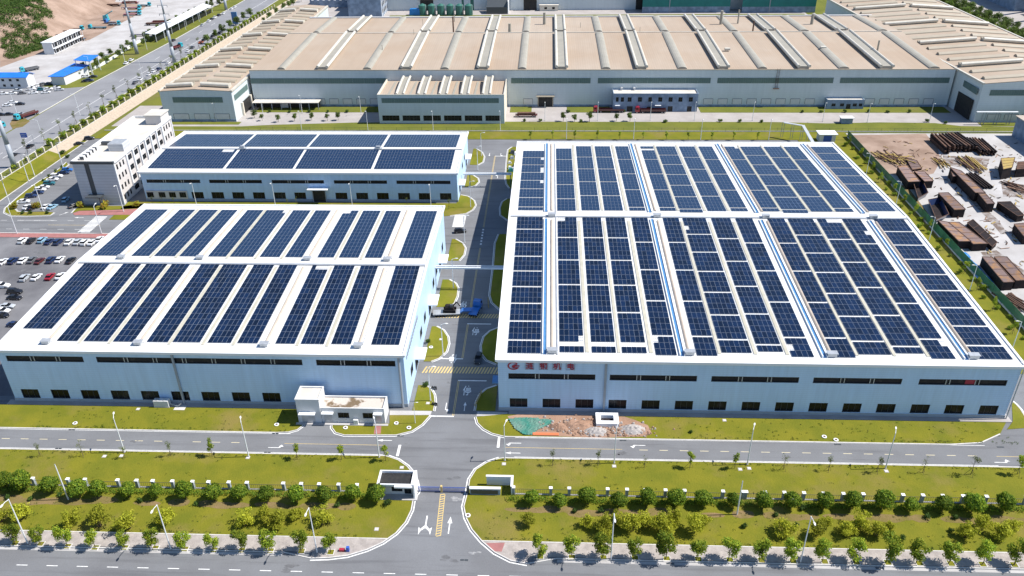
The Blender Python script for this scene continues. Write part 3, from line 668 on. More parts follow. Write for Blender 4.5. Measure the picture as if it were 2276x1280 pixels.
AC = [(-135.3,-127.6,7),(-123.6,-118.2,4),(-116.7,-110.4,5),(-109.1,-103.7,4),(-100.4,-94.9,4),(-93.8,-86.7,6),(-84.8,-78.8,5),(-77.2,-72.0,4),(-67.5,-62.6,4),(-61.1,-55.2,5),(-53.4,-48.4,4),(-43.3,-36.3,6)]
for i, (a, b, n) in enumerate(AC):
    big = i in (0, 5, 10, 11); top_ = 207.0-.4 if big else 204.9
    rows = rowset(205.2 if not big else 205.3, {0:170.6}.get(i, 166.4), 0)
    array(f'{nth(i,12)} dark blue solar array on the front slope of the left factory', a, b, n, rows, fA, (zrA-zeA)/43.35, 'solar arrays on the left factory', skip={8:{(0,1),(0,2),(0,3)}, 5:()}.get(i, ()))
    rows = rowset(246.0, 208.6, 0)
    array(f'{nth(i,12)} dark blue solar array on the rear slope of the left factory', a, b, n, rows, fA, -(zrA-zeA)/43.35, 'solar arrays on the left factory', joined=True, skip={5:{(0,5)}, 8:{(0,0),(0,1)}}.get(i, ()))
for xc in (-117.45, -109.75, -94.35, -85.75, -78.0, -61.85, -54.3):
    for ya, yb in ((165.8,204), (208.8,246.5)): slope_strip(rA, xc, .75, ya, yb, fA, .16, 'skylight', 'skylight_strip')
for xc in (-125.8, -102.1, -70.0, -46.4):
    for ya, yb in ((166.5,203.5), (209.5,246.5)):
        slope_strip(rA, xc, .7, ya, yb, fA, .4, 'duct_tan', 'ridge_vent', True); slope_strip(rA, xc+1.2, .2, ya, yb, fA, .3, 'trim_white', 'gutter_trim'); slope_strip(rA, xc-1.1, .2, ya, yb, fA, .3, 'trim_white', 'gutter_trim')
    for y in (165.8, 208.4):
        mb = MB(); z = fA(y); mb.box(xc-.9, xc+.9, y-.6, y+.6, z+.1, z+.9); mb.box(xc-1.15, xc+1.15, y-.8, y+.8, z+.9, z+1.0); mb.build('vent_hood', 'galv', rA)
mb = MB(); x = Wy(396, 840, AY0)[0]; mb.box(x-.25, x+.25, AY0-.45, AY0-.02, 0, zeA-.3); mb.build('drain_pipe', 'pole_steel', tA)
MB().tube((AX1-1.2,AY0-.3,0),(AX1-1.2,AY0-.3,zeA-.4),.3).build('drain_pipe', 'pole_steel', tA)
MB().box(AX1+.02, AX1+2.6, 177.4, 183, 4.4, 4.7).build('door_canopy', 'trim_white', tA); MB().box(AX1+.02, AX1+2.6, 205.2, 211.5, 4.4, 4.7).build('door_canopy', 'trim_white', tA); MB().box(AX1+.02, AX1+2.6, 231.5, 237.5, 4.4, 4.7).build('door_canopy', 'trim_white', tA)
for k in range(13): MB().box(AX1+.004, AX1+.12, 166.5+1.55*k, 167.3+1.55*k, 12.2, 13.4).build('louvre', 'pole_steel', tA)
# ---------------------------------------------------------------- rear factory (C)
zeC, zrC = 12.1, 13.4
fC = lambda Y: roofz(Y, CY0, CY1, zeC, zrC)
zu1, zu0 = Wy(500, 399.5, CY0)[1], Wy(500, 407, CY0)[1]; zl1, zl0 = Wy(600, 427.5, CY0)[1], Wy(600, 442.5, CY0)[1]
up = [(a, b, zu0, zu1) for a, b in on_front([(326,445),(465,582),(604,720),(742,860),(881,1001)], 401, 406, CY0)]
lw = [(a, b, zl0, zl1) for a, b in on_front([(427,453),(471,498),(517,543),(563,589),(610,635),(655,680),(746,772),(792,818),(838,864),(885,911),(931,956),(978,1003)], 430, 440, CY0)]
dr = on_front([(697,724)], 430, 440, CY0)[0]
tC, rC = factory('white factory with eight flat solar fields behind the left factory', CX0, CX1, CY0, CY1, zeC, zrC, up, lw, doors_r=[(297,301,-.05,4), (309,313,5.5,8), (318,322,5.5,8), (325,329,-.05,4)])
# dark loading door with canopy (built proud of the wall)
mb = MB(); mb.box(dr[0]-.25, dr[0], CY0-.6, CY0-.12, -.1, 4.9); mb.box(dr[1], dr[1]+.25, CY0-.6, CY0-.12, -.1, 4.9); mb.box(dr[0]-.25, dr[1]+.25, CY0-.6, CY0-.12, 4.9, 5.2)
fr = mb.build('door_surround', 'wall_plinth', tC); MB().box(dr[0], dr[1], CY0-.3, CY0-.14, -.1, 4.9).build('loading_door', 'opening', fr)
MB().box(dr[0]-1.6, dr[1]+1.6, CY0-2.6, CY0-.1, 5.6, 5.9).build('door_canopy', 'trim_white', tC)
MB().box(CX1+.02, CX1+2.2, 296, 302, 4.4, 4.7).build('door_canopy', 'trim_white', tC); MB().box(CX1+.02, CX1+2.2, 324, 330, 4.4, 4.7).build('door_canopy', 'trim_white', tC)
x0, x1 = Wy(328, 435, CY0)[0], Wy(418, 435, CY0)[0]
pl = MB().box(x0, x1, CY0-.35, CY0-.11, .92, 4.3).build('stone_panel', 'office_side', tC)
for px in (336, 362, 385, 408):
    x = Wy(px, 435, CY0)[0]; f2 = MB()
    f2.box(x-1.3, x+1.3, CY0-.42, CY0-.36, 1.5, 1.6); f2.box(x-1.3, x+1.3, CY0-.42, CY0-.36, 3.6, 3.7)
    for d in (-1.3, -.45, .4, 1.22): f2.box(x+d, x+d+.08, CY0-.42, CY0-.36, 1.6, 3.6)
    wn = f2.build('window', 'frame_grey', tC); MB().box(x-1.25, x+1.25, CY0-.39, CY0-.355, 1.55, 3.65).build('pane', 'glass_dark', wn)
for i, (a, b) in enumerate(((-156.3,-126.3), (-125.2,-98.7), (-97.7,-68.0), (-66.9,-37.0))):
    n = round((b-a)/PW)
    for nm, ya, yb, s in (('front', 311.3, 293.2, 1), ('rear', 332.5, 314.6, -1)):
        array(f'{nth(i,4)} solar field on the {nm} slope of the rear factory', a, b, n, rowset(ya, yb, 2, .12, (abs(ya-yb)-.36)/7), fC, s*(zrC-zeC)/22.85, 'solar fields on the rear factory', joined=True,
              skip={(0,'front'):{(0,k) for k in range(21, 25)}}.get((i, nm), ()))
for px in ((515,330), (830,326)):
    x, y = -124.5 if px[0] < 600 else -68.5, 312.2
    mb = MB(); z = 13.4; mb.box(x-1.6, x+1.6, y-.9, y+.9, z+.1, z+.5); mb.box(x-.8, x+.8, y-.6, y+.6, z+.5, z+1.3); mb.build('roof_vent', 'galv', rC)

# ---------------------------------------------------------------- the tan works behind (D) with its two wings
def bands(parent, lst, y, z0, z1, axis='x', out=-1, m='band_green'):
    for a, b in lst:
        mb = MB(); n = max(1, round((b-a)/6)); s = (b-a)/n
        for k in range(n):
            u0, u1 = a+s*k, a+s*(k+1)-.08
            if axis == 'x': mb.box(u0, u1, min(y, y+out*.15), max(y, y+out*.15), z0, z1)
            else: mb.box(min(y, y+out*.15), max(y, y+out*.15), u0, u1, z0, z1)
        mb.build('window_band', m, parent)
def barrel(mb, p0, p1, wd, h, n=7, mi=0):
    """half-round vault between two base points"""
    p0, p1 = Vector(p0), Vector(p1); d = (p1-p0).normalized(); a = Vector((0,0,1)).cross(d).normalized(); secs = []
    for p in (p0, p1): secs.append([p+a*(wd/2*math.cos(math.pi*i/n))+Vector((0,0,1))*(h*math.sin(math.pi*i/n)) for i in range(n+1)])
    mb.loft(secs, mi)
DX0, DX1, DY0, DYR, DY1, DZE, DZR = -153.0, 201.8, 411.0, 484.5, 534.0, 18.6, 20.6
tD = thing('steel_works_hall', 'huge tan-roofed works hall with long roof vents behind the solar factories', 'factory', (24, DY0, 0))
mb = MB(); mb.box(DX0, DX1, DY0, DY0+.5, -.1, DZE); mb.build('front_wall', 'wall_grey', tD)
mb = MB(); mb.box(DX0, DX0+.4, DY0+.5, DY1-.5, -.1, DZE-.3); mb.box(DX1-.4, DX1, DY0+.5, DY1-.5, -.1, DZE-.3); mb.build('side_wall', 'wall_cream', tD)
MB().box(DX0, DX1, DY1-.5, DY1, -.1, DZE).build('rear_wall', 'wall_grey', tD)
mb = MB()
for ya, yb, za, zb in ((DY0+.45, DYR, DZE-.05, DZR), (DYR, DY1-.45, DZR-.3, DZE+.5)):
    P = [(DX0,ya,za),(DX1,ya,za),(DX1,yb,zb),(DX0,yb,zb)]; mb.loft([P, [(a,b,c-.3) for a,b,c in P]])
rD = mb.build('roof', 'roof_tan', tD)
MB().box(DX0-.1, DX1+.1, DY0-.12, DY0+.4, DZE, DZE+.35).build('eave_trim', 'vent_tan', rD)
MB().box(DX0, DX1, DYR-.4, DYR+.4, DZR-.2, DZR+.35).build('ridge_cap', 'vent_white', rD)
MB().box(DX0, DX1, DY1-1.2, DY1+.3, DZE+.3, DZE+1.2).build('parapet', 'roof_grey', rD)
bands(tD, on_front([(556,860),(1136,1313),(1329,1580),(1595,1853),(1868,2111)], 170, 181, DY0), DY0-.02, 12.0, 14.7)
fD = lambda Y: DZE+(DZR-DZE)*(Y-DY0)/(DYR-DY0) if Y < DYR else DZR-.3-(DZR-.8-DZE)*(Y-DYR)/(DY1-DYR)
for k, (a, b) in enumerate(((-139.1,-134.9),(-118.3,-112.5),(-94.6,-90.2),(-75.0,-69.2),(-54.7,-50.3),(-35.9,-29.9),(-15.1,-10.8),(4.0,10.1),(27.1,31.8),(44.4,50.3),(65.3,70.2),(85.2,91.2),(105.4,110.0),(124.8,131.2),(145.1,150.6),(165.3,172.3),(189.5,194.9))):
    c, wd = (a+b)/2, b-a
    for ya, yb in ((DY0+2, DYR-2.5), (DYR+2.5, DY1-1.6)):
        za, zb = fD(ya), fD(yb)
        if k % 2 == 0:
            mb = MB(); barrel(mb, (c,ya,za-.05), (c,yb,zb-.05), wd, 1.15); mb.build('barrel_vent', 'vent_grey', rD)
        else:
            mb = MB(); mb.loft([[(a+.6,ya,za-.05),(b-.6,ya,za-.05),(b-.6,ya,za+1.3),(a+.6,ya,za+1.3)], [(a+.6,yb,zb-.05),(b-.6,yb,zb-.05),(b-.6,yb,zb+1.3),(a+.6,yb,zb+1.3)]])
            mo = mb.build('roof_monitor', 'vent_grey', rD)
            for x in (a+.45, b-.45):
                mb = MB(); mb.tube((x,ya-.3,za+1.35),(x,yb+.3,zb+1.35), .75, n=10); mb.build('monitor_roll', 'vent_white', mo, smooth=False)
for px, h, r in (((1008,72),9,.45),((1010,45),4,.3),((1133,72),5,.9),((1210,52),7,.9),((1290,60),3,.15),((1602,52),8,.9),((1640,50),8,.5),((1673,70),6,.45),((1804,52),6,.9),((1950,112),6,.5),((850,110),3,.2),((1422,72),3,.12),((920,78),3,.12),((940,55),4,.12)):
    x, y = G(px[0], px[1], 20.2); MB().tube((x,y,fD(y)-.2),(x,y,fD(y)+h), r, r*.9, 10).build('flue', 'rust_beam' if r < .5 and h > 4 else 'vent_grey', rD)
for px in ((1616,113),(1829,110)):
    x, y = G(px[0], px[1], 19.6); mb = MB(); mb.box(x-1.4, x+1.4, y-1, y+1, fD(y)+.6, fD(y)+1.6)
    for q in (-1.1, 1.1): mb.bar((x+q,y,fD(y)-.1),(x+q,y,fD(y)+.7), .15, .15)
    mb.build('roof_fan', 'vent_white', rD)
def bay_panels(parent, xs, y, w=4.6, h=2.7):
    for x in xs:
        mb = MB(); mb.box(x-w/2, x+w/2, y-.1, y-.02, 1.2, 1.2+h); f = mb.build('door_panel', 'wall_cream' if False else 'stucco', parent)
        fr = MB(); fr.box(x-w/2-.12, x+w/2+.12, y-.13, y-.02, 1.2+h, 1.35+h); fr.box(x-w/2-.12, x-w/2, y-.13, y-.02, 1.2, 1.2+h); fr.box(x+w/2, x+w/2+.12, y-.13, y-.02, 1.2, 1.2+h); fr.build('panel_frame', 'frame_grey', f)
bay_panels(tD, [-118+7.1*k for k in range(5)]+[-10+10*k for k in range(1)]+[82+7.3*k for k in range(8)]+[163+7.3*k for k in range(5)], DY0)
MB().box(DX0, DX1, DY0-.2, DY0-.01, -.1, .9).build('plinth', 'weathered', tD)
x0, x1 = Wy(1197, 225, DY0)[0], Wy(1228, 225, DY0)[0]
dj = MB().box(x0-.4, x0, DY0-.5, DY0-.03, -.1, 5.2).box(x1, x1+.4, DY0-.5, DY0-.03, -.1, 5.2).build('door_surround', 'vent_tan', tD); MB().box(x0, x1, DY0-.25, DY0-.22, -.05, 5.2).build('loading_door', 'opening', dj)
MB().box(x0-1, x1+1, DY0-2.2, DY0-.02, 5.4, 5.8).build('door_canopy', 'vent_tan', tD)
ld = MB(); x = Wy(1728, 170, DY0)[0]
for q in (-.6, .6): ld.bar((x+q,DY0-.6,9.5),(x+q,DY0-.6,19.5), .12, .12)
for k in range(14): ld.bar((x-.6,DY0-.6,9.8+.7*k),(x+.6,DY0-.6,9.8+.7*k), .08, .08)
ld.box(x-1.5, x+1.5, DY0-1.4, DY0-.2, 9.3, 9.5); ld.build('access_ladder', 'rust_beam', tD)
# wings: gabled sheds with vents across the ridge. q = [(x_left,x_right,y)] at front and back
def wing(label, F, B, ze, zr, front_band, rows, xl, xr, big=4, phase=0):
    (a0, a1, ya), (b0, b1, yb) = F, B; am, bm = (a0+a1)/2, (b0+b1)/2
    t = thing('works_wing', label, 'factory', (am, ya, 0))
    MB().add([(a0,ya,-.1),(a1,ya,-.1),(a1,ya,ze),(am,ya,zr),(a0,ya,ze)], [(0,1,2,3,4)]).build('gable_wall', 'wall_grey', t); MB().add([(b0,yb,-.1),(b1,yb,-.1),(b1,yb,ze),(bm,yb,zr),(b0,yb,ze)], [(4,3,2,1,0)]).build('gable_wall', 'wall_grey', t)
    MB().add([(a0,ya,-.1),(a0,ya,ze),(b0,yb,ze),(b0,yb,-.1)], [(0,1,2,3)]).build('side_wall', 'wall_grey', t)
    MB().add([(a1,ya,-.1),(a1,ya,ze),(b1,yb,ze),(b1,yb,-.1)], [(3,2,1,0)]).build('side_wall', 'wall_grey', t)
    mb = MB()
    for u, v in ((a0,b0), (a1,b1)):
        P = [(u,ya,ze+.02),(am,ya,zr+.02),(bm,yb,zr+.02),(v,yb,ze+.02)]; mb.loft([P, [(p,q,r+.28) for p,q,r in P]])
    rf = mb.build('roof', 'roof_tan', t)
    mb = MB()
    for u, v in ((a0,b0), (a1,b1)): mb.loft([[(u-.5,ya-.2,ze-.2),(u+.5,ya-.2,ze-.2),(u+.5,ya-.2,ze+.7),(u-.5,ya-.2,ze+.7)], [(v-.5,yb,ze-.2),(v+.5,yb,ze-.2),(v+.5,yb,ze+.7),(v-.5,yb,ze+.7)]])
    mb.build('verge_trim', 'vent_white', rf)
    bands(t, [front_band], ya-.02, ze-5.4, ze-2.7)
    for i, y in enumerate(rows):
        s = (y-ya)/(yb-ya); L0, M0, R0 = a0+(b0-a0)*s, am+(bm-am)*s, a1+(b1-a1)*s
        isb = (i-phase) % big == 0; wd, h = (4.0, 1.7) if isb else (3.6, 1.35)
        for (u0, u1) in ((xl[0], xl[1]), (xr[0], xr[1])):
            xa, xb_ = L0+(R0-L0)*u0, L0+(R0-L0)*u1
            zz = lambda x: zr-(zr-ze)*abs(x-M0)/(M0-L0)+.25
            mb = MB()
            if isb:
                mb.loft([[(xa,y-1.7,zz(xa)),(xa,y+1.7,zz(xa)),(xa,y+1.7,zz(xa)+1.3),(xa,y-1.7,zz(xa)+1.3)], [(xb_,y-1.7,zz(xb_)),(xb_,y+1.7,zz(xb_)),(xb_,y+1.7,zz(xb_)+1.3),(xb_,y-1.7,zz(xb_)+1.3)]])
                mo = mb.build('roof_monitor', 'vent_grey', rf); q = MB()
                q.tube((xa,y-1.5,zz(xa)+1.3),(xb_,y-1.5,zz(xb_)+1.3), 1.0, n=10); q.build('monitor_roll', 'vent_white', mo, smooth=False)
                q = MB(); q.tube((xa,y+1.6,zz(xa)+1.2),(xb_,y+1.6,zz(xb_)+1.2), .5, n=8); q.build('monitor_roll', 'vent_tan', mo)
                if xr[0] == u0: q = MB().add([(xb_+.05,y-2.4,zz(xb_)),(xb_+.05,y+1.8,zz(xb_)),(xb_+.05,y+1.2,zz(xb_)+2.1),(xb_+.05,y-1.8,zz(xb_)+2.1)], [(0,1,2,3)]); q.build('vent_end', 'vent_white', mo)
            else:
                barrel(mb, (xa,y,zz(xa)-.1), (xb_,y,zz(xb_)-.1), wd, h); mb.build('barrel_vent', 'vent_tan', rf)
    return t, rf
tE, rE = wing('tan-roofed works wing with crosswise roof vents on the left, beside the stone bank', (-190.5,-154.6,386.5), (-184.8,-156,592), 15.0, 16.0, (-184.5,-159.5), [393+8.95*k for k in range(22)], (.05,.42), (.54,.93), 4, 0)
bay_panels(tE, [-182, -171.5, -161.5], 386.5, 7.5, 2.6)
MB().box(-190.5, -154.6, 386.3, 386.49, -.1, 1.0).build('plinth', 'weathered', tE)
mb = MB(); mb.box(-154.58, -153.4, 395, 410, 8.6, 13.5); mb.build('green_band', 'band_green', tE) if False else bands(tE, [(389,409)], -154.56, 9.8, 12.4, 'y', 1)
mb = MB().box(-154.62, -154.3, 397, 409, -.1, 6.2).build('gateway', 'opening', tE)
MB().box(-154.6, -153.6, 396, 397.2, -.1, 6.5).build('gate_pier', 'wall_cream', tE); MB().box(-154.6, -153.6, 409, 410.4, -.1, 6.5).build('gate_pier', 'wall_cream', tE)
tR, rR = wing('tan-roofed works wing with crosswise roof vents at the far right', (204.5,268,387), (191.5,262,592), 18.3, 20.6, (208.5,262), [394+11.4*k for k in range(17)], (.05,.5), (.56,.94), 4, 2)
bands(tR, [(389,409)], 203.6, 12.6, 15.6, 'y', -1); 
MB().box(203.3,203.9,390.5,406.5,-.1,9.5).build('gateway', 'opening', tR)
bay_panels(tR, [213.5+8*k for k in range(6)], 387, 6, 2.6)
# annex with curved roof vents
t = thing('works_annex', 'grey works annex with five curved white roof vents and six dark bays', 'building', (-51.5, 383.6, 0))
X0, X1, Y0, Y1, Z = -82.2, -20.8, 383.6, 410.4, 14.2
zl1, zl0 = Wy(980, 256.5, Y0)[1], Wy(980, 268.5, Y0)[1]
hl = [(a, b, zl0, zl1) for a, b in on_front([(850,888),(895,934),(941,980),(987,1026),(1033,1072),(1079,1113)], 258, 268, Y0)]
holes_wall(X0, X1, -.1, Z, Y0, Y0+.5, hl).build('front_wall', 'wall_grey', t)
for h in hl: window(t, *h, Y0, nx=5, nz=2, depth=.35)
MB().box(X0, X0+.4, Y0+.5, Y1, -.1, Z).box(X1-.4, X1, Y0+.5, Y1, -.1, Z).build('side_wall', 'wall_cream', t)
rf = MB().box(X0+.4, X1-.4, Y0+.5, Y1, Z-1.1, Z-.8).build('roof', 'roof_tan', t)
MB().box(X0-.1, X1+.1, Y0-.1, Y0+.35, Z, Z+.25).box(X0-.1, X0+.35, Y0+.35, Y1, Z, Z+.25).box(X1-.35, X1+.1, Y0+.35, Y1, Z, Z+.25).build('parapet_cap', 'vent_white', t)
bands(t, [(X0+2, X1-2.5)], Y0-.02, Wy(980,228.5,Y0)[1], Wy(980,218,Y0)[1])
for k in range(5):
    x = -71.5+10.5*k; mb = MB(); secs = []
    for i in range(9):
        u = i/8; y = Y0+2+(Y1-Y0-3)*u; z = Z-.8+2.0*math.sin(math.pi*(.5*u)); secs.append([(x-1.9,y,z-.9),(x+1.9,y,z-.9),(x+1.9,y,z+.5),(x-1.9,y,z+.5)])
    mb.loft(secs); mo = mb.build('roof_monitor', 'vent_grey', rf)
    for dx in (-1.7, 1.7):
        q = MB()
        for A, B in zip(secs[:-1], secs[1:]): q.tube((x+dx,A[0][1],A[2][2]+.1),(x+dx,B[0][1],B[2][2]+.1), .62, n=8)
        q.build('monitor_roll', 'vent_white', mo)
    MB().box(x-6.2, x-5.2, Y0+2, Y1-2, Z-.8, Z-.55).build('skylight_strip', 'vent_grey', rf)
# low grey block before the works, smaller hut, white canopy shed
def block(name, label, cat, x0, x1, y0, y1, h, wall, roof='roof_slab', wins=(), doors=(), par=.5, axis_extra=None, glass='glass_dark', wn=2):
    t = thing(name, label, cat, ((x0+x1)/2, y0, 0)); hl = list(wins)+list(doors)
    holes_wall(x0, x1, -.1, h, y0, y0+.3, hl).build('front_wall', wall, t)
    MB().box(x0, x0+.3, y0+.3, y1-.3, -.1, h).box(x1-.3, x1, y0+.3, y1-.3, -.1, h).build('side_wall', wall, t)
    MB().box(x0, x1, y1-.3, y1, -.1, h).build('rear_wall', wall, t)
    MB().box(x0+.3, x1-.3, y0+.3, y1-.3, h-par-.2, h-par).build('roof', roof, t)
    for q in wins: window(t, *q, y0, nx=wn, nz=2, depth=.2, fw=.08, glass=glass)
    for q in doors: window(t, *q, y0, nx=2, nz=1, depth=.2, fw=.08, name='door', glass='opening')
    return t
wn = on_front([(1369,1375),(1380,1387),(1395,1404),(1418,1427),(1441,1449),(1463,1472),(1486,1495),(1508,1517),(1531,1540)], 215, 226, 402.6)
t = block('works_office', 'weathered blue-grey two storey block against the works wall', 'building', 33, 75.2, 402.6, 410.6, 9.2, 'weathered', wins=[(a, b, 5.0, 7.3) for a, b in wn], doors=[(40,43,-.05,2.7),(50,52.5,-.05,2.5),(60.5,63,-.05,2.7),(70.2,72.5,-.05,2.7)])
for x in (37.6, 44): MB().box(x-.5, x+.5, 409.6, 410.4, 9.2, 10.2).build('air_unit', 'stucco', t)
MB().box(34, 36.5, 401.4, 402.58, 3.2, 3.4).box(54, 57, 401.4, 402.58, 3.2, 3.4).build('door_canopy', 'trim_white', t)
block('works_hut', 'low blue-grey hut with flat roof against the works wall', 'hut', 140.6, 159, 406.9, 410.7, 4.7, 'weathered', wins=[(143,145,1.3,2.8),(147.2,149.2,1.3,2.8),(153.5,155.5,1.3,2.8),(156.5,158.2,1.3,2.8)], doors=[(150.3,152.5,-.05,2.5)], par=.35)
t = thing('canopy_shed', 'long low canopy shed with dark bays beside the works wing', 'shed', (-136, 405, 0))
MB().box(-152, -117.5, 404.5, 410.6, 3.6, 3.9).build('roof', 'roof_slab', t)
for k in range(8): MB().box(-151.8+4.85*k, -151.5+4.85*k, 404.6, 404.9, -.1, 3.6).build('post', 'pole_steel', t)
MB().box(-151.6, -117.9, 408.8, 409.2, -.1, 3.6).build('rear_wall', 'opening', t)
MB().box(-138, -134.6, 408.4, 408.7, -.1, 2.5).build('shutter', 'stucco', t)
# ---------------------------------------------------------------- office block
OX0, OX1, OY0, OY1, OZ = -181.6, -165.6, 286.2, 340.5, 17.8
t = thing('office_block', 'four storey pale office block with dark entrance stripe beside the car park', 'office building', (-173.5, OY0, 0))
xs0, xs1 = Wy(196, 400, OY0)[0], Wy(207, 400, OY0)[0]
holes_wall(OX0, OX1, -.1, OZ-.9, OY0, OY0+.4, [(xs0, xs1, 3.2, OZ-.9)]).build('front_wall', 'office_wall', t)
MB().box(xs0, xs1, OY0+.2, OY0+.3, 3.2, OZ-.9).build('stair_glazing', 'office_dark', t)
wl = MB(); hl = []
for fl in range(4):
    z0 = 1.2+4.15*fl
    for y in (288.0, 290.6, 293.2): hl.append((y, y+1.2, z0, z0+2.1))
    for k in range(6): hl.append((297.4+5.6*k, 297.4+5.6*k+3.7, z0, z0+2.1))
    for y in (332.2, 334.8, 337.4): hl.append((y, y+1.2, z0, z0+2.1))
holes_wall(OY0+.4, OY1-.4, -.1, OZ-.9, OX1-.4, OX1, hl, axis='y').build('side_wall', 'office_side', t)
for h in hl: window(t, *h, OX1, axis='y', out=1, nx=3 if h[1]-h[0] > 2 else 1, nz=2, depth=.22, fw=.1, fr='frame_grey')
for k in range(7): MB().box(OX1+.01, OX1+.6, 296.1+5.6*k, 296.9+5.6*k, 3.6, OZ-.6).build('pilaster', 'trim_white', t)
MB().box(OX1+.01, OX1+.35, OY0+.02, OY0+.5, -.1, OZ-.9).box(OX1+.01, OX1+.35, OY1-.5, OY1-.02, -.1, OZ-.9).build('corner_trim', 'trim_white', t)
MB().box(OX0, OX0+.4, OY0+.4, OY1-.4, -.1, OZ-.9).box(OX0, OX1, OY1-.4, OY1, -.1, OZ-.9).build('rear_wall', 'office_wall', t)
rf = MB().box(OX0+.3, OX1-.3, OY0+.3, OY1-.3, OZ-1.2, OZ-.95).build('roof', 'roof_slab', t)
MB().box(OX0-.4, OX1+.4, OY0-.5, OY0+.3, OZ-.9, OZ+.02).build('front_fascia', 'office_dark', t)
MB().box(OX1-.3, OX1+.5, OY0+.31, OY1+.2, OZ-.9, OZ+.1).box(OX0-.5, OX0+.3, OY0+.31, OY1+.2, OZ-.9, OZ+.1).box(OX0+.31, OX1-.31, OY1-.3, OY1+.2, OZ-.9, OZ+.1).build('parapet', 'stucco', t)
pb = MB().box(-172.5, -165.7, 332, 339.9, OZ-.9, OZ+2.8).build('stair_penthouse', 'office_side', t); MB().box(-172.9, -165.3, 331.6, 340.3, OZ+2.8, OZ+3.2).build('penthouse_roof', 'roof_slab', pb)
pb = MB().box(-173.5, -167.4, 299.6, 305.6, OZ-.9, OZ+2.1).build('plant_room', 'office_wall', t)
MB().box(-173.2, -167.8, 300, 305.3, OZ+2.1, OZ+2.25).build('plant_room_roof', 'galv', pb)
for k in range(5):
    y = 290.0+2.6*k; u = MB().box(-180.4, -178.6, y, y+1.3, OZ-.95, OZ+.6).build('air_unit', 'stucco', t); MB().box(-180.2, -178.8, y-.05, y-.01, OZ-.7, OZ+.4).build('fan_grille', 'frame_grey', u)
MB().box(-179.8, -174.4, 306.2, 307.6, OZ-.95, OZ+.5).build('duct', 'office_dark', t)
cn = MB().box(-178.4, -172.6, OY0-3.2, OY0-.02, 4.0, 4.3).build('entrance_canopy', 'office_dark', t)
MB().box(-173.2, -172.8, OY0-3.0, OY0-2.6, -.1, 4.0).box(-174.4, -174.0, OY0-1, OY0-.6, -.1, 4).build('canopy_post', 'office_dark', cn)
# ---------------------------------------------------------------- small block at corner of left factory
t = thing('substation_block', 'small white block with stained flat roof at the left factory corner', 'utility building', (-50, 156, 0))
TX0, TX1, TY0, TY1, TZ = -61, -55.2, 156.1, 161.35, 7.0
MB().box(TX0, TX1, TY0, TY1, -.1, TZ).build('tower', 'stucco', t)
MB().box(TX0+.35, TX1-.35, TY0+.35, TY1-.35, TZ-.3, TZ+.01).build('tower_roof', 'roof_slab', t)
MB().box(TX0-.1, TX1+.1, TY0-.1, TY0+.3, TZ+.015, TZ+.35).box(TX0-.1, TX1+.1, TY1-.3, TY1+.05, TZ+.015, TZ+.35).box(TX0-.1, TX0+.25, TY0+.31, TY1-.31, TZ+.015, TZ+.35).box(TX1-.25, TX1+.1, TY0+.31, TY1-.31, TZ+.015, TZ+.35).build('tower_parapet', 'stucco', t)
LX0, LX1, LY0, LY1, LZ = -55.15, -39.4, 156.3, 161.3, 4.6
wz = [(-51.0,-48.2,1.5,3.2), (-44.8,-42.0,1.5,3.2)]
holes_wall(LX0, LX1, -.1, LZ, LY0, LY0+.3, wz).build('front_wall', 'stucco', t)
for q in wz: window(t, *q, LY0, nx=2, nz=1, depth=.2, fw=.1)
MB().box(LX1-.3, LX1, LY0+.3, LY1, -.1, LZ).box(LX0, LX1-.31, LY1-.3, LY1, -.1, LZ).build('side_wall', 'stucco', t)
MB().box(LX0, LX1-.3, LY0+.3, LY1-.3, LZ-.8, LZ-.45).build('low_roof', 'stained_roof', t)
MB().box(TX0+.6, TX0+4.6, TY0-1.3, TY0-.02, 3.3, 3.5).build('door_canopy', 'trim_white', t); MB().box(LX0+.3, LX0+3.2, LY0-1.1, LY0-.02, 3.3, 3.5).build('door_canopy', 'trim_white', t); MB().box(LX1-2.6, LX1-.4, LY0-1.1, LY0-.02, 3.3, 3.5).build('door_canopy', 'trim_white', t)
MB().box(TX0+1, TX0+4.2, TY0-.08, TY0-.01, .1, 2.7).build('roller_door', 'galv', t); MB().box(LX0+.7, LX0+2.6, LY0-.08, LY0-.01, .1, 2.5).build('roller_door', 'galv', t); MB().box(LX1-2.2, LX1-.8, LY0-.08, LY0-.01, .1, 2.5).build('door', 'galv', t)
MB().box(-61.6, -38.6, 155.3, 156.05, -.15, .12).build('step', 'concrete_pale', t)
mb = MB().box(-47.1, -46.0, 155.5, 156.0, .12, 1.5).build('air_unit', 'trim_white', t)
# ---------------------------------------------------------------- gatehouse
t = thing('gatehouse', 'white flat-roofed gatehouse with dark sunken roof beside the entrance', 'gatehouse', (-32.5, 131.2, 0))
GX0, GX1, GY0, GY1, GZ = -36.2, -29.0, 131.2, 135.3, 3.9
hl = [(-33.6,-31.2,.9,2.7), (-30.8,-29.2,.2,2.7)]
holes_wall(GX0, GX1, -.1, 3.1, GY0+.9, GY0+1.1, hl).build('front_wall', 'stucco', t)
for q in hl: window(t, *q, GY0+.9, nx=2, nz=1, depth=.12, fw=.08)
MB().box(GX0, GX0+.2, GY0+1.1, GY1, -.1, 3.1).box(GX1-.2, GX1, GY0+1.1, GY1, -.1, 3.1).box(GX0+.2, GX1-.2, GY1-.2, GY1, -.1, 3.1).build('side_wall', 'stucco', t)
rf = MB().box(GX0-.3, GX1+.3, GY0-.1, GY1+.3, 3.1, 3.3).build('roof_slab', 'opening', t)
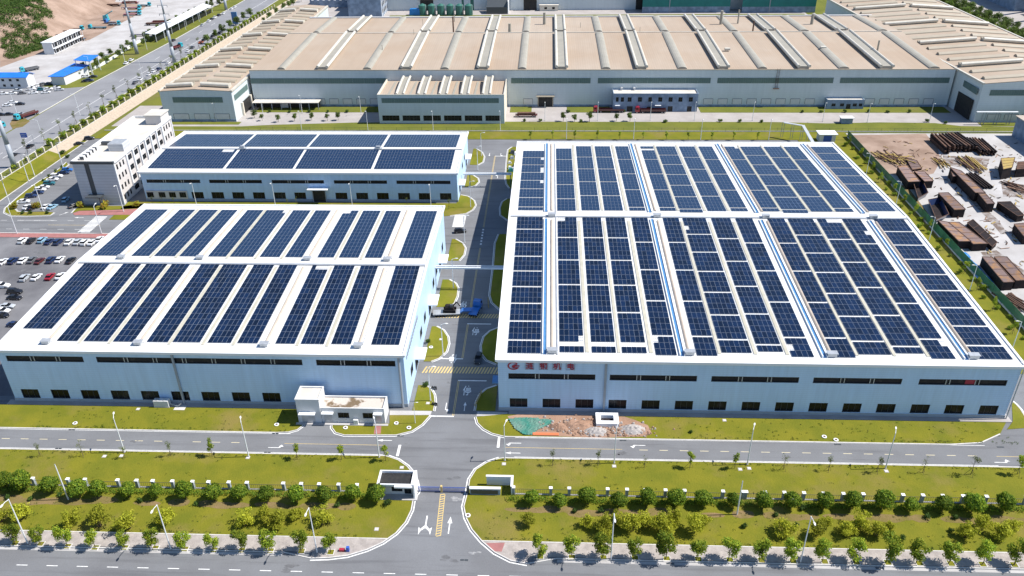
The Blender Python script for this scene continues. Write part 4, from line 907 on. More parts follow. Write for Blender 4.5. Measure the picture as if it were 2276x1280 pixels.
mb = MB().box(GX0-.35, GX1+.35, GY0-.15, GY0+.15, 3.31, GZ).box(GX0-.35, GX1+.35, GY1, GY1+.3, 3.31, GZ).box(GX0-.35, GX0+.05, GY0+.15, GY1, 3.31, GZ).box(GX1-.05, GX1+.35, GY0+.15, GY1, 3.31, GZ); mb.build('roof_parapet', 'trim_white', rf)
MB().box(-32.6, GX1+.3, GY0-.75, GY0-.16, 3.35, 3.75).build('sign_beam', 'trim_white', rf)
MB().box(GX1+.4, GX1+.75, GY0-.4, GY1+.2, -.1, 4.1).build('end_fin', 'trim_white', t)
MB().box(GX0-.2, GX1+1.2, GY0-.9, GY0+.88, -.15, .12).build('step', 'concrete_pale', t)
# gate, its hatch wall, boundary walls right of the drive
t = thing('sliding_gate', 'blue slatted retractable gate across the entrance drive', 'gate', (-22.5, 133.3, 0))
for a, b in ((-27.9,-23.0), (-22.4,-17.2)):
    mb = MB(); mb.box(a, b, 133.2, 133.28, 1.25, 1.38); mb.box(a, b, 133.2, 133.28, .1, .22); f = mb.build('gate_leaf', 'steel_blue', t)
    for k in range(int((b-a)/.25)): MB().box(a+.25*k, a+.25*k+.09, 133.1, 133.38, .22, 1.25).build('slat', 'steel_blue', f)
MB().box(-22.9, -22.5, 133.0, 133.5, -.1, 1.7).build('centre_post', 'yellow_paint', t); MB().box(-17.1, -16.5, 132.9, 133.6, -.1, 1.6).build('drive_unit', 'office_dark', t)
for a, b, h, nm, lb in ((-16.3,-9.6,1.9,'entrance_wall','low dark-faced stone entrance wall with white coping right of the gate'),):
    t = thing(nm, lb, 'wall', ((a+b)/2, 132.6, 0)); MB().box(a, b, 132.5, 133.0, -.1, h-.3).build('wall_face', 'weathered', t); MB().box(a-.1, b+.1, 132.4, 133.1, h-.3, h).build('coping', 'trim_white', t)
    MB().box(a+.2, b-.5, 132.42, 132.49, .3, h-.5).build('name_panel', 'office_dark', t)
t = thing('screen_wall', 'white L-shaped screen wall on the lawn behind the entrance wall', 'wall', (-9, 134, 0))
MB().box(-12.8, -6.9, 135.6, 135.95, -.1, 2.5).box(-7.2, -6.85, 132.6, 135.55, -.1, 2.5).build('wall_face', 'trim_white', t); MB().box(-12.9, -6.75, 135.5, 136.05, 2.5, 2.65).box(-7.3, -6.75, 132.5, 135.48, 2.5, 2.65).build('coping', 'trim_white', t)
# ---------------------------------------------------------------- pipe bridges between factories
def pipe_bridge(label, xa, xb_, y, z, posts):
    t = thing('pipe_bridge', label, 'pipe bridge', ((xa+xb_)/2, y, 0))
    MB().bar((xa,y-.6,z),(xb_,y-.6,z), .4, .5).bar((xa,y+.6,z),(xb_,y+.6,z), .4, .5).build('girder', 'pole_white', t)
    mb = MB()
    for k in range(8): mb.bar((xa+(xb_-xa)*k/7,y-.5,z-.02),(xa+(xb_-xa)*k/7,y+.5,z-.02), .14, .14)
    mb.build('cross_bar', 'pole_white', t)
    MB().tube((xa,y-.15,z+.12),(xb_,y-.15,z+.12), .16).build('pipe', 'galv', t)
    for x in posts: MB().tube((x,y,-.1),(x,y,z), .16).build('post', 'fence_green', t)
pipe_bridge('white pipe bridge spanning the drive between the left and right factories', AX1+.1, BX0-.1, 223.2, Wy(1040, 594, 223.2)[1], ())
pipe_bridge('slender pipe bridge on green posts between rear and right factories', -33.6, -14.2, G(1060,414)[1], 5.5, (-31.0, -14.6))

# ================================================================== VEGETATION
def leaf_cloud(mb, centre, rad, n, size, seed, shell=.55, mats=(0,1), flat=.6, skip_low=None):
    r = random.Random(seed); cx, cy, cz = centre; rx, ry, rz = rad
    for _ in range(n):
        while True:
            v = Vector((r.gauss(0,1), r.gauss(0,1), r.gauss(0,1)))
            if v.length > .1: break
        v.normalize(); k = (shell+(1-shell)*r.random()**.6)*(1+.10*math.sin(5*v.x+seed)*math.sin(4*v.z+1.3*seed)+.06*r.gauss(0,1))
        p = Vector((cx+v.x*rx*k, cy+v.y*ry*k, cz+v.z*rz*k))
        nrm = (v+Vector((r.uniform(-1,1),r.uniform(-1,1),r.uniform(-1,1)))*flat).normalized()
        a = nrm.orthogonal().normalized(); b = nrm.cross(a); t = r.uniform(0, 6.28); u = (a*math.cos(t)+b*math.sin(t)); w_ = nrm.cross(u); s = size*r.uniform(.6,1.3)
        mi = mats[1] if r.random() < .38 else mats[0]
        mb.add([p-u*s*.5, p+w_*s*.32, p+u*s*.5, p-w_*s*.32], [(0,1,2,3)], mi)
    return mb
def trunk_mb(h, r0, r1, limbs=0, seed=0, spread=.8, lh=.6, bend=0.):
    mb = MB(); r = random.Random(seed); p = Vector((0,0,-.1)); n = 3
    for i in range(n):
        q = Vector((r.uniform(-.06,.06)*h*.5+bend*(i+1)/n, r.uniform(-.06,.06)*h*.5, h*(i+1)/n)); mb.tube(p, q, r0+(r1-r0)*i/n, r0+(r1-r0)*(i+1)/n, 6); p = q
    for k in range(limbs):
        a = 6.28*k/limbs+r.uniform(-.4,.4); z = h*(lh+(1-lh)*r.random()*.8)
        mb.tube((0,0,z), (math.cos(a)*spread, math.sin(a)*spread, z+spread*r.uniform(.5,1.1)), r1*.8, r1*.25, 5)
    return mb
TREE = {}
def tree_proto(kind, name, cat, variants, fn):
    L = []
    for s in range(variants):
        root = thing(name, 'x', cat, (0,0,-500)); fn(root, s); L.append(root)
    TREE[kind] = L
def _round(t, s):
    trunk_mb(1.3, .1, .07, 4, s, .6).build('trunk', 'bark', t, (0,0,0))
    mb = MB(); r = random.Random(s*5+2)
    leaf_cloud(mb, (0,0,2.25), (1.5,1.5,1.42), 1300, .33, 11+s, .7, flat=.6); 
    for k in range(10):
        a, e = r.uniform(0,6.28), r.uniform(-.3,1.3); leaf_cloud(mb, (1.15*math.cos(a)*math.cos(e),1.15*math.sin(a)*math.cos(e),2.25+1.1*math.sin(e)), (.7*r.uniform(.7,1.2),.7,.6*r.uniform(.7,1.2)), 150, .32, 60+k+9*s, .45, flat=.9)
    mb.build('crown', ['leaf_round','leaf_round_light'], t, (0,0,0))
def _street(t, s):
    h = 5.6; r = random.Random(31+s)
    trunk_mb(2.6, .09, .05, 6, s, .9, .7, r.uniform(-.2,.2)).build('trunk', 'bark', t, (0,0,0)); mb = MB()
    for k in range(11):
        z = r.uniform(1.9,4.9); w_ = 1.15*math.sin(math.pi*min(1,max(.08,(z-1.1)/4.6)))**.7; a = r.uniform(0,6.28)
        leaf_cloud(mb, (w_*.85*math.cos(a), w_*.85*math.sin(a), z), (.9,.9,.8), 135, .36, 7*s+k, .25, flat=.9)
    mb.build('crown', ['leaf_street','leaf_street_light'], t, (0,0,0))
def _yellow(t, s):
    r = random.Random(s+77); tr = MB()
    for k in range(5):
        a = 6.28*k/5+r.uniform(-.3,.3); tr.tube((.08*math.cos(a),.08*math.sin(a),-.1),(1.1*math.cos(a),1.1*math.sin(a),2.2), .06, .03, 5)
    tr.build('trunk', 'bark', t, (0,0,0)); mb = MB()
    for k in range(17):
        a, rr, z = r.uniform(0,6.28), r.uniform(.2,1.6), r.uniform(1.2,3.3); leaf_cloud(mb, (rr*math.cos(a),rr*math.sin(a),z-.25*rr), (.85,.85,.62), 95, .33, 100*s+k, .2, flat=1.2)
    mb.build('crown', ['leaf_yellow','leaf_yellow_light'], t, (0,0,0))
def _stakes(t):
    for k in range(3):
        a = 2.1*k+.4; MB().tube((.75*math.cos(a),.75*math.sin(a),-.05),(.05*math.cos(a),.05*math.sin(a),1.4), .03, .03, 5).build('stake', 'bark', t, (0,0,0))
def _sapling(t, s):
    trunk_mb(3.4, .06, .025, 5, s, .55, .5).build('trunk', 'bark', t, (0,0,0)); _stakes(t); mb = MB(); r = random.Random(s)
    for k in range(7):
        z = r.uniform(1.9,4.0); a = r.uniform(0,6.28); leaf_cloud(mb, (.35*math.cos(a),.35*math.sin(a),z), (.5,.5,.5), 60, .3, 300+10*s+k, .2, flat=1)
    mb.build('crown', ['leaf_street','leaf_street_light'], t, (0,0,0))
def _thin(t, s):
    trunk_mb(3.6, .06, .02, 8, s, .7, .45).build('trunk', 'bark', t, (0,0,0)); _stakes(t); mb = MB(); r = random.Random(s+9)
    for k in range(5):
        z = r.uniform(2.2,4.2); a = r.uniform(0,6.28); leaf_cloud(mb, (.35*math.cos(a),.35*math.sin(a),z), (.5,.5,.5), 16+14*s, .22, 500+10*s+k, .2, flat=1)
    mb.build('crown', ['leaf_dull','leaf_dull_light'], t, (0,0,0))
def _bush(t, s, mats=('leaf_dark','leaf_dark_light')):
    trunk_mb(.4, .04, .03, 3, s, .25, .3).build('stem', 'bark', t, (0,0,0)); mb = MB(); r = random.Random(s+40)
    for k in range(5): leaf_cloud(mb, (r.uniform(-.45,.45),r.uniform(-.45,.45),r.uniform(.4,.8)), (.55,.55,.5), 70, .28, 700+10*s+k, .3)
    mb.build('foliage', list(mats), t, (0,0,0))
def _shrub(t, s): _bush(t, s, ('leaf_round','leaf_street_light'))
def _amber(t, s): _bush(t, s, ('leaf_amber','leaf_yellow'))
def _broad(t, s):
    trunk_mb(3.2, .16, .09, 6, s, 1.3, .6).build('trunk', 'bark', t, (0,0,0)); mb = MB(); r = random.Random(s+3)
    for k in range(13):
        a, rr, z = r.uniform(0,6.28), r.uniform(.2,1.7), r.uniform(2.4,5.4); leaf_cloud(mb, (rr*math.cos(a),rr*math.sin(a),z), (1.15,1.15,1.0), 85, .5, 900+10*s+k, .35)
    mb.build('crown', ['leaf_dull','leaf_round'] if s % 2 else ['leaf_dark_light','leaf_dull_light'], t, (0,0,0))
tree_proto('round', 'round_tree', 'tree', 4, _round); tree_proto('street', 'street_tree', 'tree', 5, _street); tree_proto('yellow', 'ornamental_tree', 'tree', 4, _yellow)
tree_proto('sapling', 'young_tree', 'tree', 4, _sapling); tree_proto('thin', 'young_tree', 'tree', 3, _thin); tree_proto('bush', 'bush', 'bush', 3, _bush); tree_proto('shrub', 'shrub', 'shrub', 3, _shrub); tree_proto('amber', 'shrub', 'shrub', 2, _amber); tree_proto('broad', 'broadleaf_tree', 'tree', 4, _broad)
tr_i = 0
def tree(kind, x, y, label, group, s=1., z=0.):
    global tr_i; tr_i += 1
    p = TREE[kind][tr_i % len(TREE[kind])]; s *= rnd.uniform(.94,1.07)
    return place(p, (x, y, z), rnd.uniform(0,6.28), label, None, group, (s*rnd.uniform(.88,1.12), s*rnd.uniform(.88,1.12), s*rnd.uniform(.92,1.1)))
def treerow(kind, pxs, fmt, group, s=1., z=0., zc=0.):
    n = len(pxs)
    for i, q in enumerate(pxs):
        x, y = G(q[0], q[1], zc); k = q[3] if len(q) > 3 else kind
        tree(k, x, y, fmt.format(nth(i, n)), group, s*(q[2] if len(q) > 2 else 1.), z)
treerow('street', [(34,1207,.95),(90,1209,.85),(150,1214,1.05),(212,1217,.85),(277,1217,.85),(345,1218,1.05),(411,1220,.95),(476,1222,.85),(537,1223,.95),(601,1224,.95),(670,1225,.95),(735,1227,.85)], '{} leafy young tree on the avenue pavement left of the entrance', 'street trees on the avenue pavement', 1.02)
treerow('street', [(1201,1237,.95),(1271,1237,.9),(1340,1238,1.1),(1410,1240),(1479,1242,1.15),(1549,1243),(1618,1245),(1687,1247),(1757,1247),(1826,1249),(1897,1249,1.05),(1969,1250,1.2),(2036,1252),(2107,1253),(2183,1254,1.05),(2254,1255,1.1)], '{} leafy young tree on the avenue pavement right of the entrance', 'street trees on the avenue pavement', 1.08)
treerow('round', [(8,1068,1.1),(48,1073,1.15),(110,1080),(173,1088),(218,1088),(283,1088),(345,1090,.9),(410,1093,1.05),(473,1096,1.05),(531,1095),(591,1098),(658,1100),(720,1100,1.1),(785,1095,1.05),(837,1100,1.05)], '{} round dense tree in the row left of the gatehouse', 'round trees along the boundary fence', 1.13, 0., 2.2)
treerow('round', [(1182,1105),(1244,1110,.85),(1306,1103),(1375,1113,1.05),(1440,1108,1.05),(1503,1108),(1564,1108),(1632,1110,.85),(1698,1115,1.05),(1761,1113,.95),(1834,1115),(1894,1115,1.1),(1964,1115,1.15),(2026,1120,.9),(2099,1120,1.05),(2164,1123,1.15),(2234,1120,1.1)], '{} round dense tree in the row right of the entrance', 'round trees along the boundary fence', 1.13, 0., 2.2)
treerow('yellow', [(4,1160),(48,1155,1.1),(160,1170),(223,1170,1.15),(288,1175,1.15),(370,1165,1.1),(546,1168,1.05),(590,1160),(618,1166,1.05),(658,1153,.8),(718,1165,.95)], '{} yellow-green ornamental tree on the front lawn left of the entrance', 'ornamental trees on the front lawn', 1.15)
treerow('yellow', [(1175,1165,.8),(1303,1168,.75),(1343,1182,1.05),(1368,1163,.7),(1405,1180,1.05),(1432,1166,.85),(1472,1180,1.1),(1500,1160,.85),(1545,1181,1.1),(1566,1167,.75),(1741,1188,1.),(1769,1168,.55,'bush'),(1816,1190,.9),(1838,1170,.6),(1881,1188,.85),(1909,1178,1.),(1946,1190,.85,'yellow'),(1971,1180,.7),(2114,1181,.7,'bush'),(2144,1193,.95),(2182,1177,.95),(2222,1194,1.05),(2247,1180,.8)], '{} ornamental tree or shrub on the front lawn right of the entrance', 'ornamental trees on the front lawn', 1.15)
treerow('thin', [(90,1014,.9),(185,1014),(278,1018,.85),(380,1013),(472,1014,1.1,'sapling'),(661,1020,1.,'sapling'),(760,1021,1.05,'sapling'),(857,1024,1.1,'sapling')], '{} staked young tree beside the inner road left of the entrance', 'staked young trees along the inner road')
treerow('thin', [(1229,1034),(1329,1035,1.1),(1432,1039,.8),(1533,1039,1.1,'sapling'),(1632,1041,1.15,'sapling'),(1741,1044),(1841,1046),(1949,1049,1.1),(2050,1051,1.15),(2157,1055,1.25),(2261,1054,1.25,'sapling')], '{} staked young tree beside the inner road right of the entrance', 'staked young trees along the inner road')
treerow('bush', [(17,1107),(70,1110,.9),(136,1102,.8),(310,1116,.8),(436,1123,.8),(750,1127,.8),(863,1122,1.1)], '{} small dark bush below the round trees left of the gatehouse', 'small bushes below the round trees')
treerow('bush', [(1278,1138,.8),(1336,1139,.8),(1653,1171,.9),(1725,1146,.9),(1785,1133),(2062,1151,.9),(2124,1153,.9),(2008,1198,.8)], '{} small dark bush on the lawn right of the entrance', 'small bushes below the round trees')
treerow('amber', [(32,463,1.9),(83,463,2.2),(179,461,2.2),(233,462,2.2),(303,458,2.)], '{} amber shrub beside the office block car park', 'amber shrubs by the office block')
treerow('bush', [(52,475,.9),(68,475,.9),(105,475,.9),(945,857,1.1),(952,762,.9),(1535,961,.7)], '{} low dark bush at a factory lawn edge', 'low bushes on the factory lawns')
treerow('bush', [(141,342,1.6),(151,350,1.4),(137,372,.9),(125,381,.9),(110,392,.9),(97,402,.9)], '{} dark bush behind the parked row west of the office', 'bushes behind the parked cars')
treerow('thin', [(340,453),(362,454),(388,455),(640,455,.9),(660,455),(905,457),(998,464,1.2)], '{} thin young tree before the rear factory', 'thin trees before the rear factory', .75)
# rear lawns
treerow('sapling', [(1179,310),(1228,309),(1277,310),(1327,310),(1377,310),(1429,310),(1481,311),(1529,311),(1582,311),(1630,311),(1683,311)], '{} slim young tree on the lawn behind the right factory', 'slim trees behind the right factory', .95)
treerow('broad', [(619,271),(655,269),(693,267),(728,268),(752,267,1.1),(1252,269,1.3),(1277,270),(1310,270,1.2),(1370,269),(1400,269,1.2)], '{} small broad tree beside the works road', 'trees beside the works road', .62)
treerow('broad', [(690,232),(715,233),(733,232,.8),(757,233),(781,233,1.2),(804,232),(829,230),(1156,232),(1176,233,1.2),(1239,233,1.1),(1263,232),(1286,232),(1312,233),(1330,233,1.3),(1606,234),(1708,233),(1738,233),(1763,233,1.1),(1808,234),(1926,234,1.1),(1953,234),(1982,234),(2033,234,1.2),(2057,234)], '{} small tree along the front wall of the works', 'trees along the works wall', .62)
treerow('broad', [(345,262),(411,262),(450,264,.7),(515,264,.8),(566,262,.9),(583,268,.8)], '{} small tree before the left works wing', 'trees before the works wing', .7)
treerow('bush', [(x, 249.5+(.4 if i % 2 else 0)) for i, x in enumerate((600,644,686,728,772,1262,1388,1782,1825,1877,1929,1973,2020))], '{} clipped bush on the lawn before the works', 'clipped bushes before the works', 1.2)
treerow('bush', [(1165,270),(1200,270),(1290,271),(1480,271),(1600,271),(1644,271),(1692,272),(1478,272),(2060,271),(2100,275)], '{} clipped bush on the near side of the works road', 'clipped bushes before the works', 1.2)
# east strip
treerow('sapling', [(1886,325),(1912,350),(1925,368),(1938,383),(1957,405),(1985,432),(2008,455),(2032,480),(2063,512),(2100,556),(2142,608),(2170,645),(2206,690),(2250,742)], '{} yellow-green young tree on the strip by the green mesh fence', 'young trees by the green fence', 1.05)
for i in range(30):
    y = 192+5.6*i; tree('shrub', 137.0-1.4*(i % 3), y, f'{nth(i,30,"nearest","farthest")} low shrub at the foot of the green mesh fence', 'shrubs at the mesh fence', rnd.uniform(.8,1.5))
# boulevard side
for i in range(34):
    y = 318+9.6*i; x = fx(y)-2.2
    tree('shrub', x, y, f'{nth(i,34,"nearest","farthest")} leafy shrub along the fence on the stone bank', 'shrubs along the bank fence', 2.7 if y > 345 else 1.6, ZB)
for i in range(22):
    y = 336+13.5*i; x = fx(y)-7
    tree('broad' if i > 14 else 'thin', x, y, f'{nth(i,22,"nearest","farthest")} kerbside tree on the boulevard side of the bank fence', 'kerbside trees on the boulevard', 1.05 if i > 14 else 1.6, ZB)
for i in range(44):
    y = 452+5.4*i; x = -262+ (y-440)*.035 - (7 if i % 2 else 13) - (2 if i % 3 else 0)
    tree('broad', x, y, f'{nth(i,44,"nearest","farthest")} small tree on the far verge of the boulevard', 'trees on the far boulevard verge', .85, ZB)
for i, q in enumerate([(40,382),(54,374),(72,364),(96,350),(30,392)]):
    x, y = G(*q); tree('shrub', x, y, f'{nth(i,5)} leafy shrub on the grass below the bank fence', 'shrubs below the bank fence', 1.6)
treerow('broad', [(160,178,.6)], 'round green bush beside the blue-roofed shed', 'bush by the shed', 1.4, ZB, ZB)
for i in range(40):
    y = 520+4.4*i; x = 297+9*(i % 2)+2.5*math.sin(i*2.1)
    tree('broad', x, y, f'{nth(i,40,"nearest","farthest")} dense green tree in the belt right of the works', 'tree belt right of the works', 1.5)
for i in range(14):
    x = -205+2.5*math.sin(i*2.7); y = 598+9*i
    tree('broad', x, y, f'{nth(i,14,"nearest","farthest")} green tree beyond the end of the left works wing', 'trees beyond the left wing', 1.0)
# low hedge in front of the boundary fence and weeds: nobody could count the leaves
hd = MB(); r = random.Random(5)
for a, b in ((-130,-38), (-7.5,118)):
    x = a
    while x < b:
        leaf_cloud(hd, (x, 131.2+r.uniform(-.25,.25), .4), (.8,1.0,.6), 60, .32, int(x*13)+5000, .5); x += .8
tag(hd.build('hedge', ['leaf_round','leaf_street']), 'low clipped green hedge along the boundary fence', 'hedge', kind='stuff')
wd_ = MB(); r = random.Random(15)
for _ in range(2000):
    X = r.uniform(-128,112); Y = r.choice((r.uniform(119.8,144), r.uniform(119.8,130), r.uniform(153,160.5), r.gauss(119.9,.15), r.gauss(143.9,.25), r.gauss(152.9,.2)))
    if Y < 119.5 or 144.4 < Y < 152.6: continue
    if -39 < X < -12 or (Y > 150 and -62 < X < -8) : continue
    if Y > 150 and -8 < X < 30: continue
    leaf_cloud(wd_, (X, Y, .06), (.5*r.uniform(.4,1.6),.4,.1), r.randint(5,14), .2, r.randint(0,99999), .1, mats=(r.choice((0,0,1)),)*2)
tag(wd_.build('lawn_weeds', ['leaf_round','leaf_dull']), 'scattered weeds and tufts across the front lawns', 'weeds', kind='stuff')
# bare earth rings below the round trees
for C in ((-128,-39), (-5,112)):
    mb = MB(); x = C[0]; k = 0
    r = random.Random(8)
    while x < C[1]:
        if r.random() < .8:
            w2, h2 = r.uniform(1.6,3.6), r.uniform(.5,1.1); yc = 128.0+r.uniform(-.5,.6); n = 10
            mb.poly([(x+w2*math.cos(6.28*i/n)*(1+.25*r.random()), yc+h2*math.sin(6.28*i/n)*(1+.3*r.random()), .006+.0015*(k % 9)) for i in range(n)])
        x += 3.4; k += 1
    o = mb.build('bare_earth', 'lawn_dry'); o['kind'] = 'stuff'; tag(o, 'bare dry earth patches under the round trees '+('left of the gatehouse' if C[0] < -50 else 'right of the entrance'), 'bare earth')

# ================================================================== VEHICLES
def sect(y, zb, zt, hw, ch=.12):      # body cross-section at y
    return [(-hw,y,zb),(hw,y,zb),(hw,y,zt-ch),(hw-ch,y,zt),(-hw+ch,y,zt),(-hw,y,zt-ch)]
def wheel_parts(t, spots, r, wdt=.24):
    key = ('wheel', r, wdt)
    if key not in PM:
        PM[key] = (MB().tube((-wdt/2,0,0),(wdt/2,0,0), r, n=14).mesh('tyre', 'tyre'), MB().tube((-wdt/2-.015,0,0),(wdt/2+.015,0,0), r*.6, n=10).mesh('rim', 'rim'))
    for x, y in spots: o = link('wheel', PM[key][0], t, (x,y,r)); link('rim', PM[key][1], o)
def car_proto(name, cat, suv=False):
    t = thing(name, 'x', cat, (0,0,-500)); k = 1.16 if suv else 1.
    ends = [(-2.32,.42,.72,.72),(-2.2,.28,.95*k,.86),(-1.5,.22,1.0*k,.91),(.9,.22,.96*k,.91),(1.75,.24,.86*k,.89),(2.15,.3,.74*k,.82),(2.3,.38,.62,.7)]
    MB().loft([sect(*e) for e in ends]).build('body', 'paint_white', t, (0,0,0))
    b0, b1, r0, r1, zr, zb = (-2.1,1.0,-1.75,.15,1.72,1.02) if suv else (-1.75,1.05,-1.05,.2,1.44,.94)
    MB().loft([[(-.83,b0,zb),(.83,b0,zb),(.83,b1,zb),(-.83,b1,zb)], [(-.64,r0,zr),(.64,r0,zr),(.64,r1,zr),(-.64,r1,zr)]]).build('windows', 'glass_dark', t, (0,0,0))
    MB().loft([[(-.66,r0-.06,zr-.02),(.66,r0-.06,zr-.02),(.66,r1+.06,zr-.02),(-.66,r1+.06,zr-.02)], [(-.58,r0+.05,zr+.06),(.58,r0+.05,zr+.06),(.58,r1-.06,zr+.06),(-.58,r1-.06,zr+.06)]]).build('roof_panel', 'paint_white', t, (0,0,0))
    for s in (-1, 1):
        MB().loft([[(s*.84,-.3,zb),(s*.87,-.3,zb),(s*.87,-.22,zb),(s*.84,-.22,zb)], [(s*.64,-.38,zr),(s*.67,-.38,zr),(s*.67,-.28,zr),(s*.64,-.28,zr)]]).build('pillar', 'paint_white', t, (0,0,0))
        MB().box(s*.62-.17, s*.62+.17, 2.1, 2.27, .52, .66).build('headlight', 'lamp_glass', t, (0,0,0)); MB().box(s*.66-.15, s*.66+.15, -2.3, -2.18, .66, .8).build('tail_light', 'tail_red', t, (0,0,0))
        MB().box(s*1.0-.09, s*1.0+.09, .7, .85, .95*k, 1.08*k).build('mirror', 'paint_white', t, (0,0,0))
    wheel_parts(t, [(sx*.8, y) for sx in (-1,1) for y in (-1.38,1.4)], .33 if not suv else .37)
    return t
CAR = {'sedan': car_proto('parked_car', 'car'), 'suv': car_proto('parked_car', 'car', True)}
SITE_Z = -.09
def car(kind, colr, x, y, rz, label, group=None, z=SITE_Z):
    o = place(CAR[kind], (x, y, z), rz, label, 'car', group, rnd.uniform(.96,1.04))
    for ch in o.children:
        if ch.name.split('.')[0] in ('body','roof_panel','pillar','mirror'): paint(ch, 'paint_'+colr)
    return o
def cars(lst, fmt, group, rz, zc=0., z=SITE_Z, jit=4):
    n = len(lst)
    for i, q in enumerate(lst):
        x, y = G(q[0], q[1], zc); car(q[2], q[3], x, y, rz+R_(rnd.uniform(-jit,jit)), fmt.format(c=q[3], k='SUV' if q[2] == 'suv' else 'saloon car', n=nth(i,n)), group, z)
S, U = 'sedan', 'suv'
LOT = R_(0)
cars([(52,537,U,'white'),(70,537,S,'black'),(95,536,U,'sky'),(110,539,S,'navy'),(131,540,U,'navy'),(155,540,S,'white'),(174,540,S,'silver'),(190,541,U,'white'),(206,541,S,'white'),(222,534,S,'white')], '{c} {k}, {n} in the row below the red footpath', 'cars parked in the lot', LOT)
cars([(8,584,S,'white'),(30,582,U,'navy'),(52,581,S,'white'),(72,580,S,'grey'),(89,582,S,'maroon'),(115,580,U,'navy'),(134,579,S,'white'),(158,581,S,'black')], '{c} {k}, {n} in the middle row of the lot', 'cars parked in the lot', LOT)
cars([(56,620,U,'silver'),(82,618,S,'white'),(112,617,S,'red'),(136,616,S,'white')], '{c} {k}, {n} in the third row of the lot', 'cars parked in the lot', LOT)
cars([(6,638,U,'white'),(34,651,U,'black'),(33,664,S,'black'),(17,683,S,'silver'),(6,693,S,'white'),(4,704,S,'black'),(34,724,S,'navy')], '{c} {k}, {n} at the near end of the lot', 'cars parked in the lot', R_(-90))
cars([(53,450,S,'white'),(70,438,U,'navy'),(85,430,S,'navy'),(90,424,U,'white'),(98,418,S,'white'),(110,410,U,'teal'),(117,401,S,'white'),(127,394,U,'white'),(142,386,S,'navy'),(150,380,U,'blue')], '{c} {k}, {n} in the row west of the office', 'cars parked beside the office', R_(-78))
cars([(62,462,S,'white'),(72,463,S,'black'),(104,461,S,'white'),(117,462,S,'sky')], '{c} {k}, {n} by the kerbed island at the car park mouth', 'cars parked beside the office', R_(-12))
cars([(147,446,U,'sky')], 'pale blue {k} standing in the office shadow', None, R_(5)); cars([(165,459,S,'black')], 'black {k} waiting beside the office shrub', None, R_(-30))
cars([(1023,516,U,'black')], 'black {k} driving over the zebra crossing between the factories', None, R_(-80)); cars([(1063,800,U,'black')], 'black {k} driving in the shaded lane of the factory drive', None, R_(178))
cars([(176,321,S,'black'),(199,310,U,'black')], '{c} {k}, {n} of two behind the office block', 'cars behind the office block', R_(-60))
# boulevard forecourt cars
B1 = [(8,210,S,'white'),(28,209,S,'white'),(40,203,S,'silver'),(50,209,S,'grey'),(75,208,S,'white'),(70,200,U,'white'),(93,201,U,'teal'),(103,207,S,'white'),(108,200,S,'white'),(125,197,S,'white'),(133,201,S,'silver')]
cars(B1, '{c} {k}, {n} in the row before the dormitory', 'cars on the boulevard forecourt', R_(-70), ZB, ZB+.03)
cars([(75,195,S,'white'),(86,192,S,'white'),(98,190,U,'grey'),(109,188,S,'grey'),(121,185,S,'silver'),(132,183,S,'maroon'),(143,181,S,'grey'),(153,179,S,'white')], '{c} {k}, {n} in the row before the shed', 'cars on the boulevard forecourt', R_(-15), ZB, ZB+.03)
cars([(17,236,S,'white'),(29,230,S,'white'),(46,233,S,'black'),(20,256,S,'black'),(2,257,S,'black'),(46,256,S,'silver')], '{c} {k}, {n} in the forecourt beside the traffic island', 'cars on the boulevard forecourt', R_(-75), ZB, ZB+.03)
cars([(184,172,S,'black'),(193,172,S,'white'),(208,172,S,'black'),(191,182,S,'black'),(200,181,U,'navy')], '{c} {k}, {n} of the group near the blue shed kerb', 'cars on the boulevard', R_(-65), ZB, ZB+.03)
cars([(281,142,S,'white'),(292,135,S,'white'),(386,91,S,'black'),(450,57,S,'silver'),(465,48,S,'white'),(471,44,S,'black'),(478,40,S,'white'),(487,35,S,'black'),(497,31,S,'white'),(515,21,S,'white'),(522,17,S,'white')], '{c} {k}, {n} along the far kerb of the boulevard', 'cars on the boulevard', R_(-3), ZB, ZB+.03, 2)
cars([(68,327,S,'black'),(30,347,S,'black'),(301,185,S,'grey'),(312,178,S,'white'),(332,167,S,'white'),(342,160,S,'white'),(353,155,S,'navy'),(375,141,S,'white'),(418,115,S,'white'),(428,107,S,'grey'),(447,96,S,'orange'),(453,91,S,'black'),(463,87,S,'white'),(473,82,S,'black'),(482,78,S,'black'),(489,74,S,'black'),(496,68,S,'white')], '{c} {k}, {n} on the boulevard near kerb', 'cars on the boulevard', R_(-2), ZB, ZB+.03, 2)
for p in CAR.values(): drop(p)
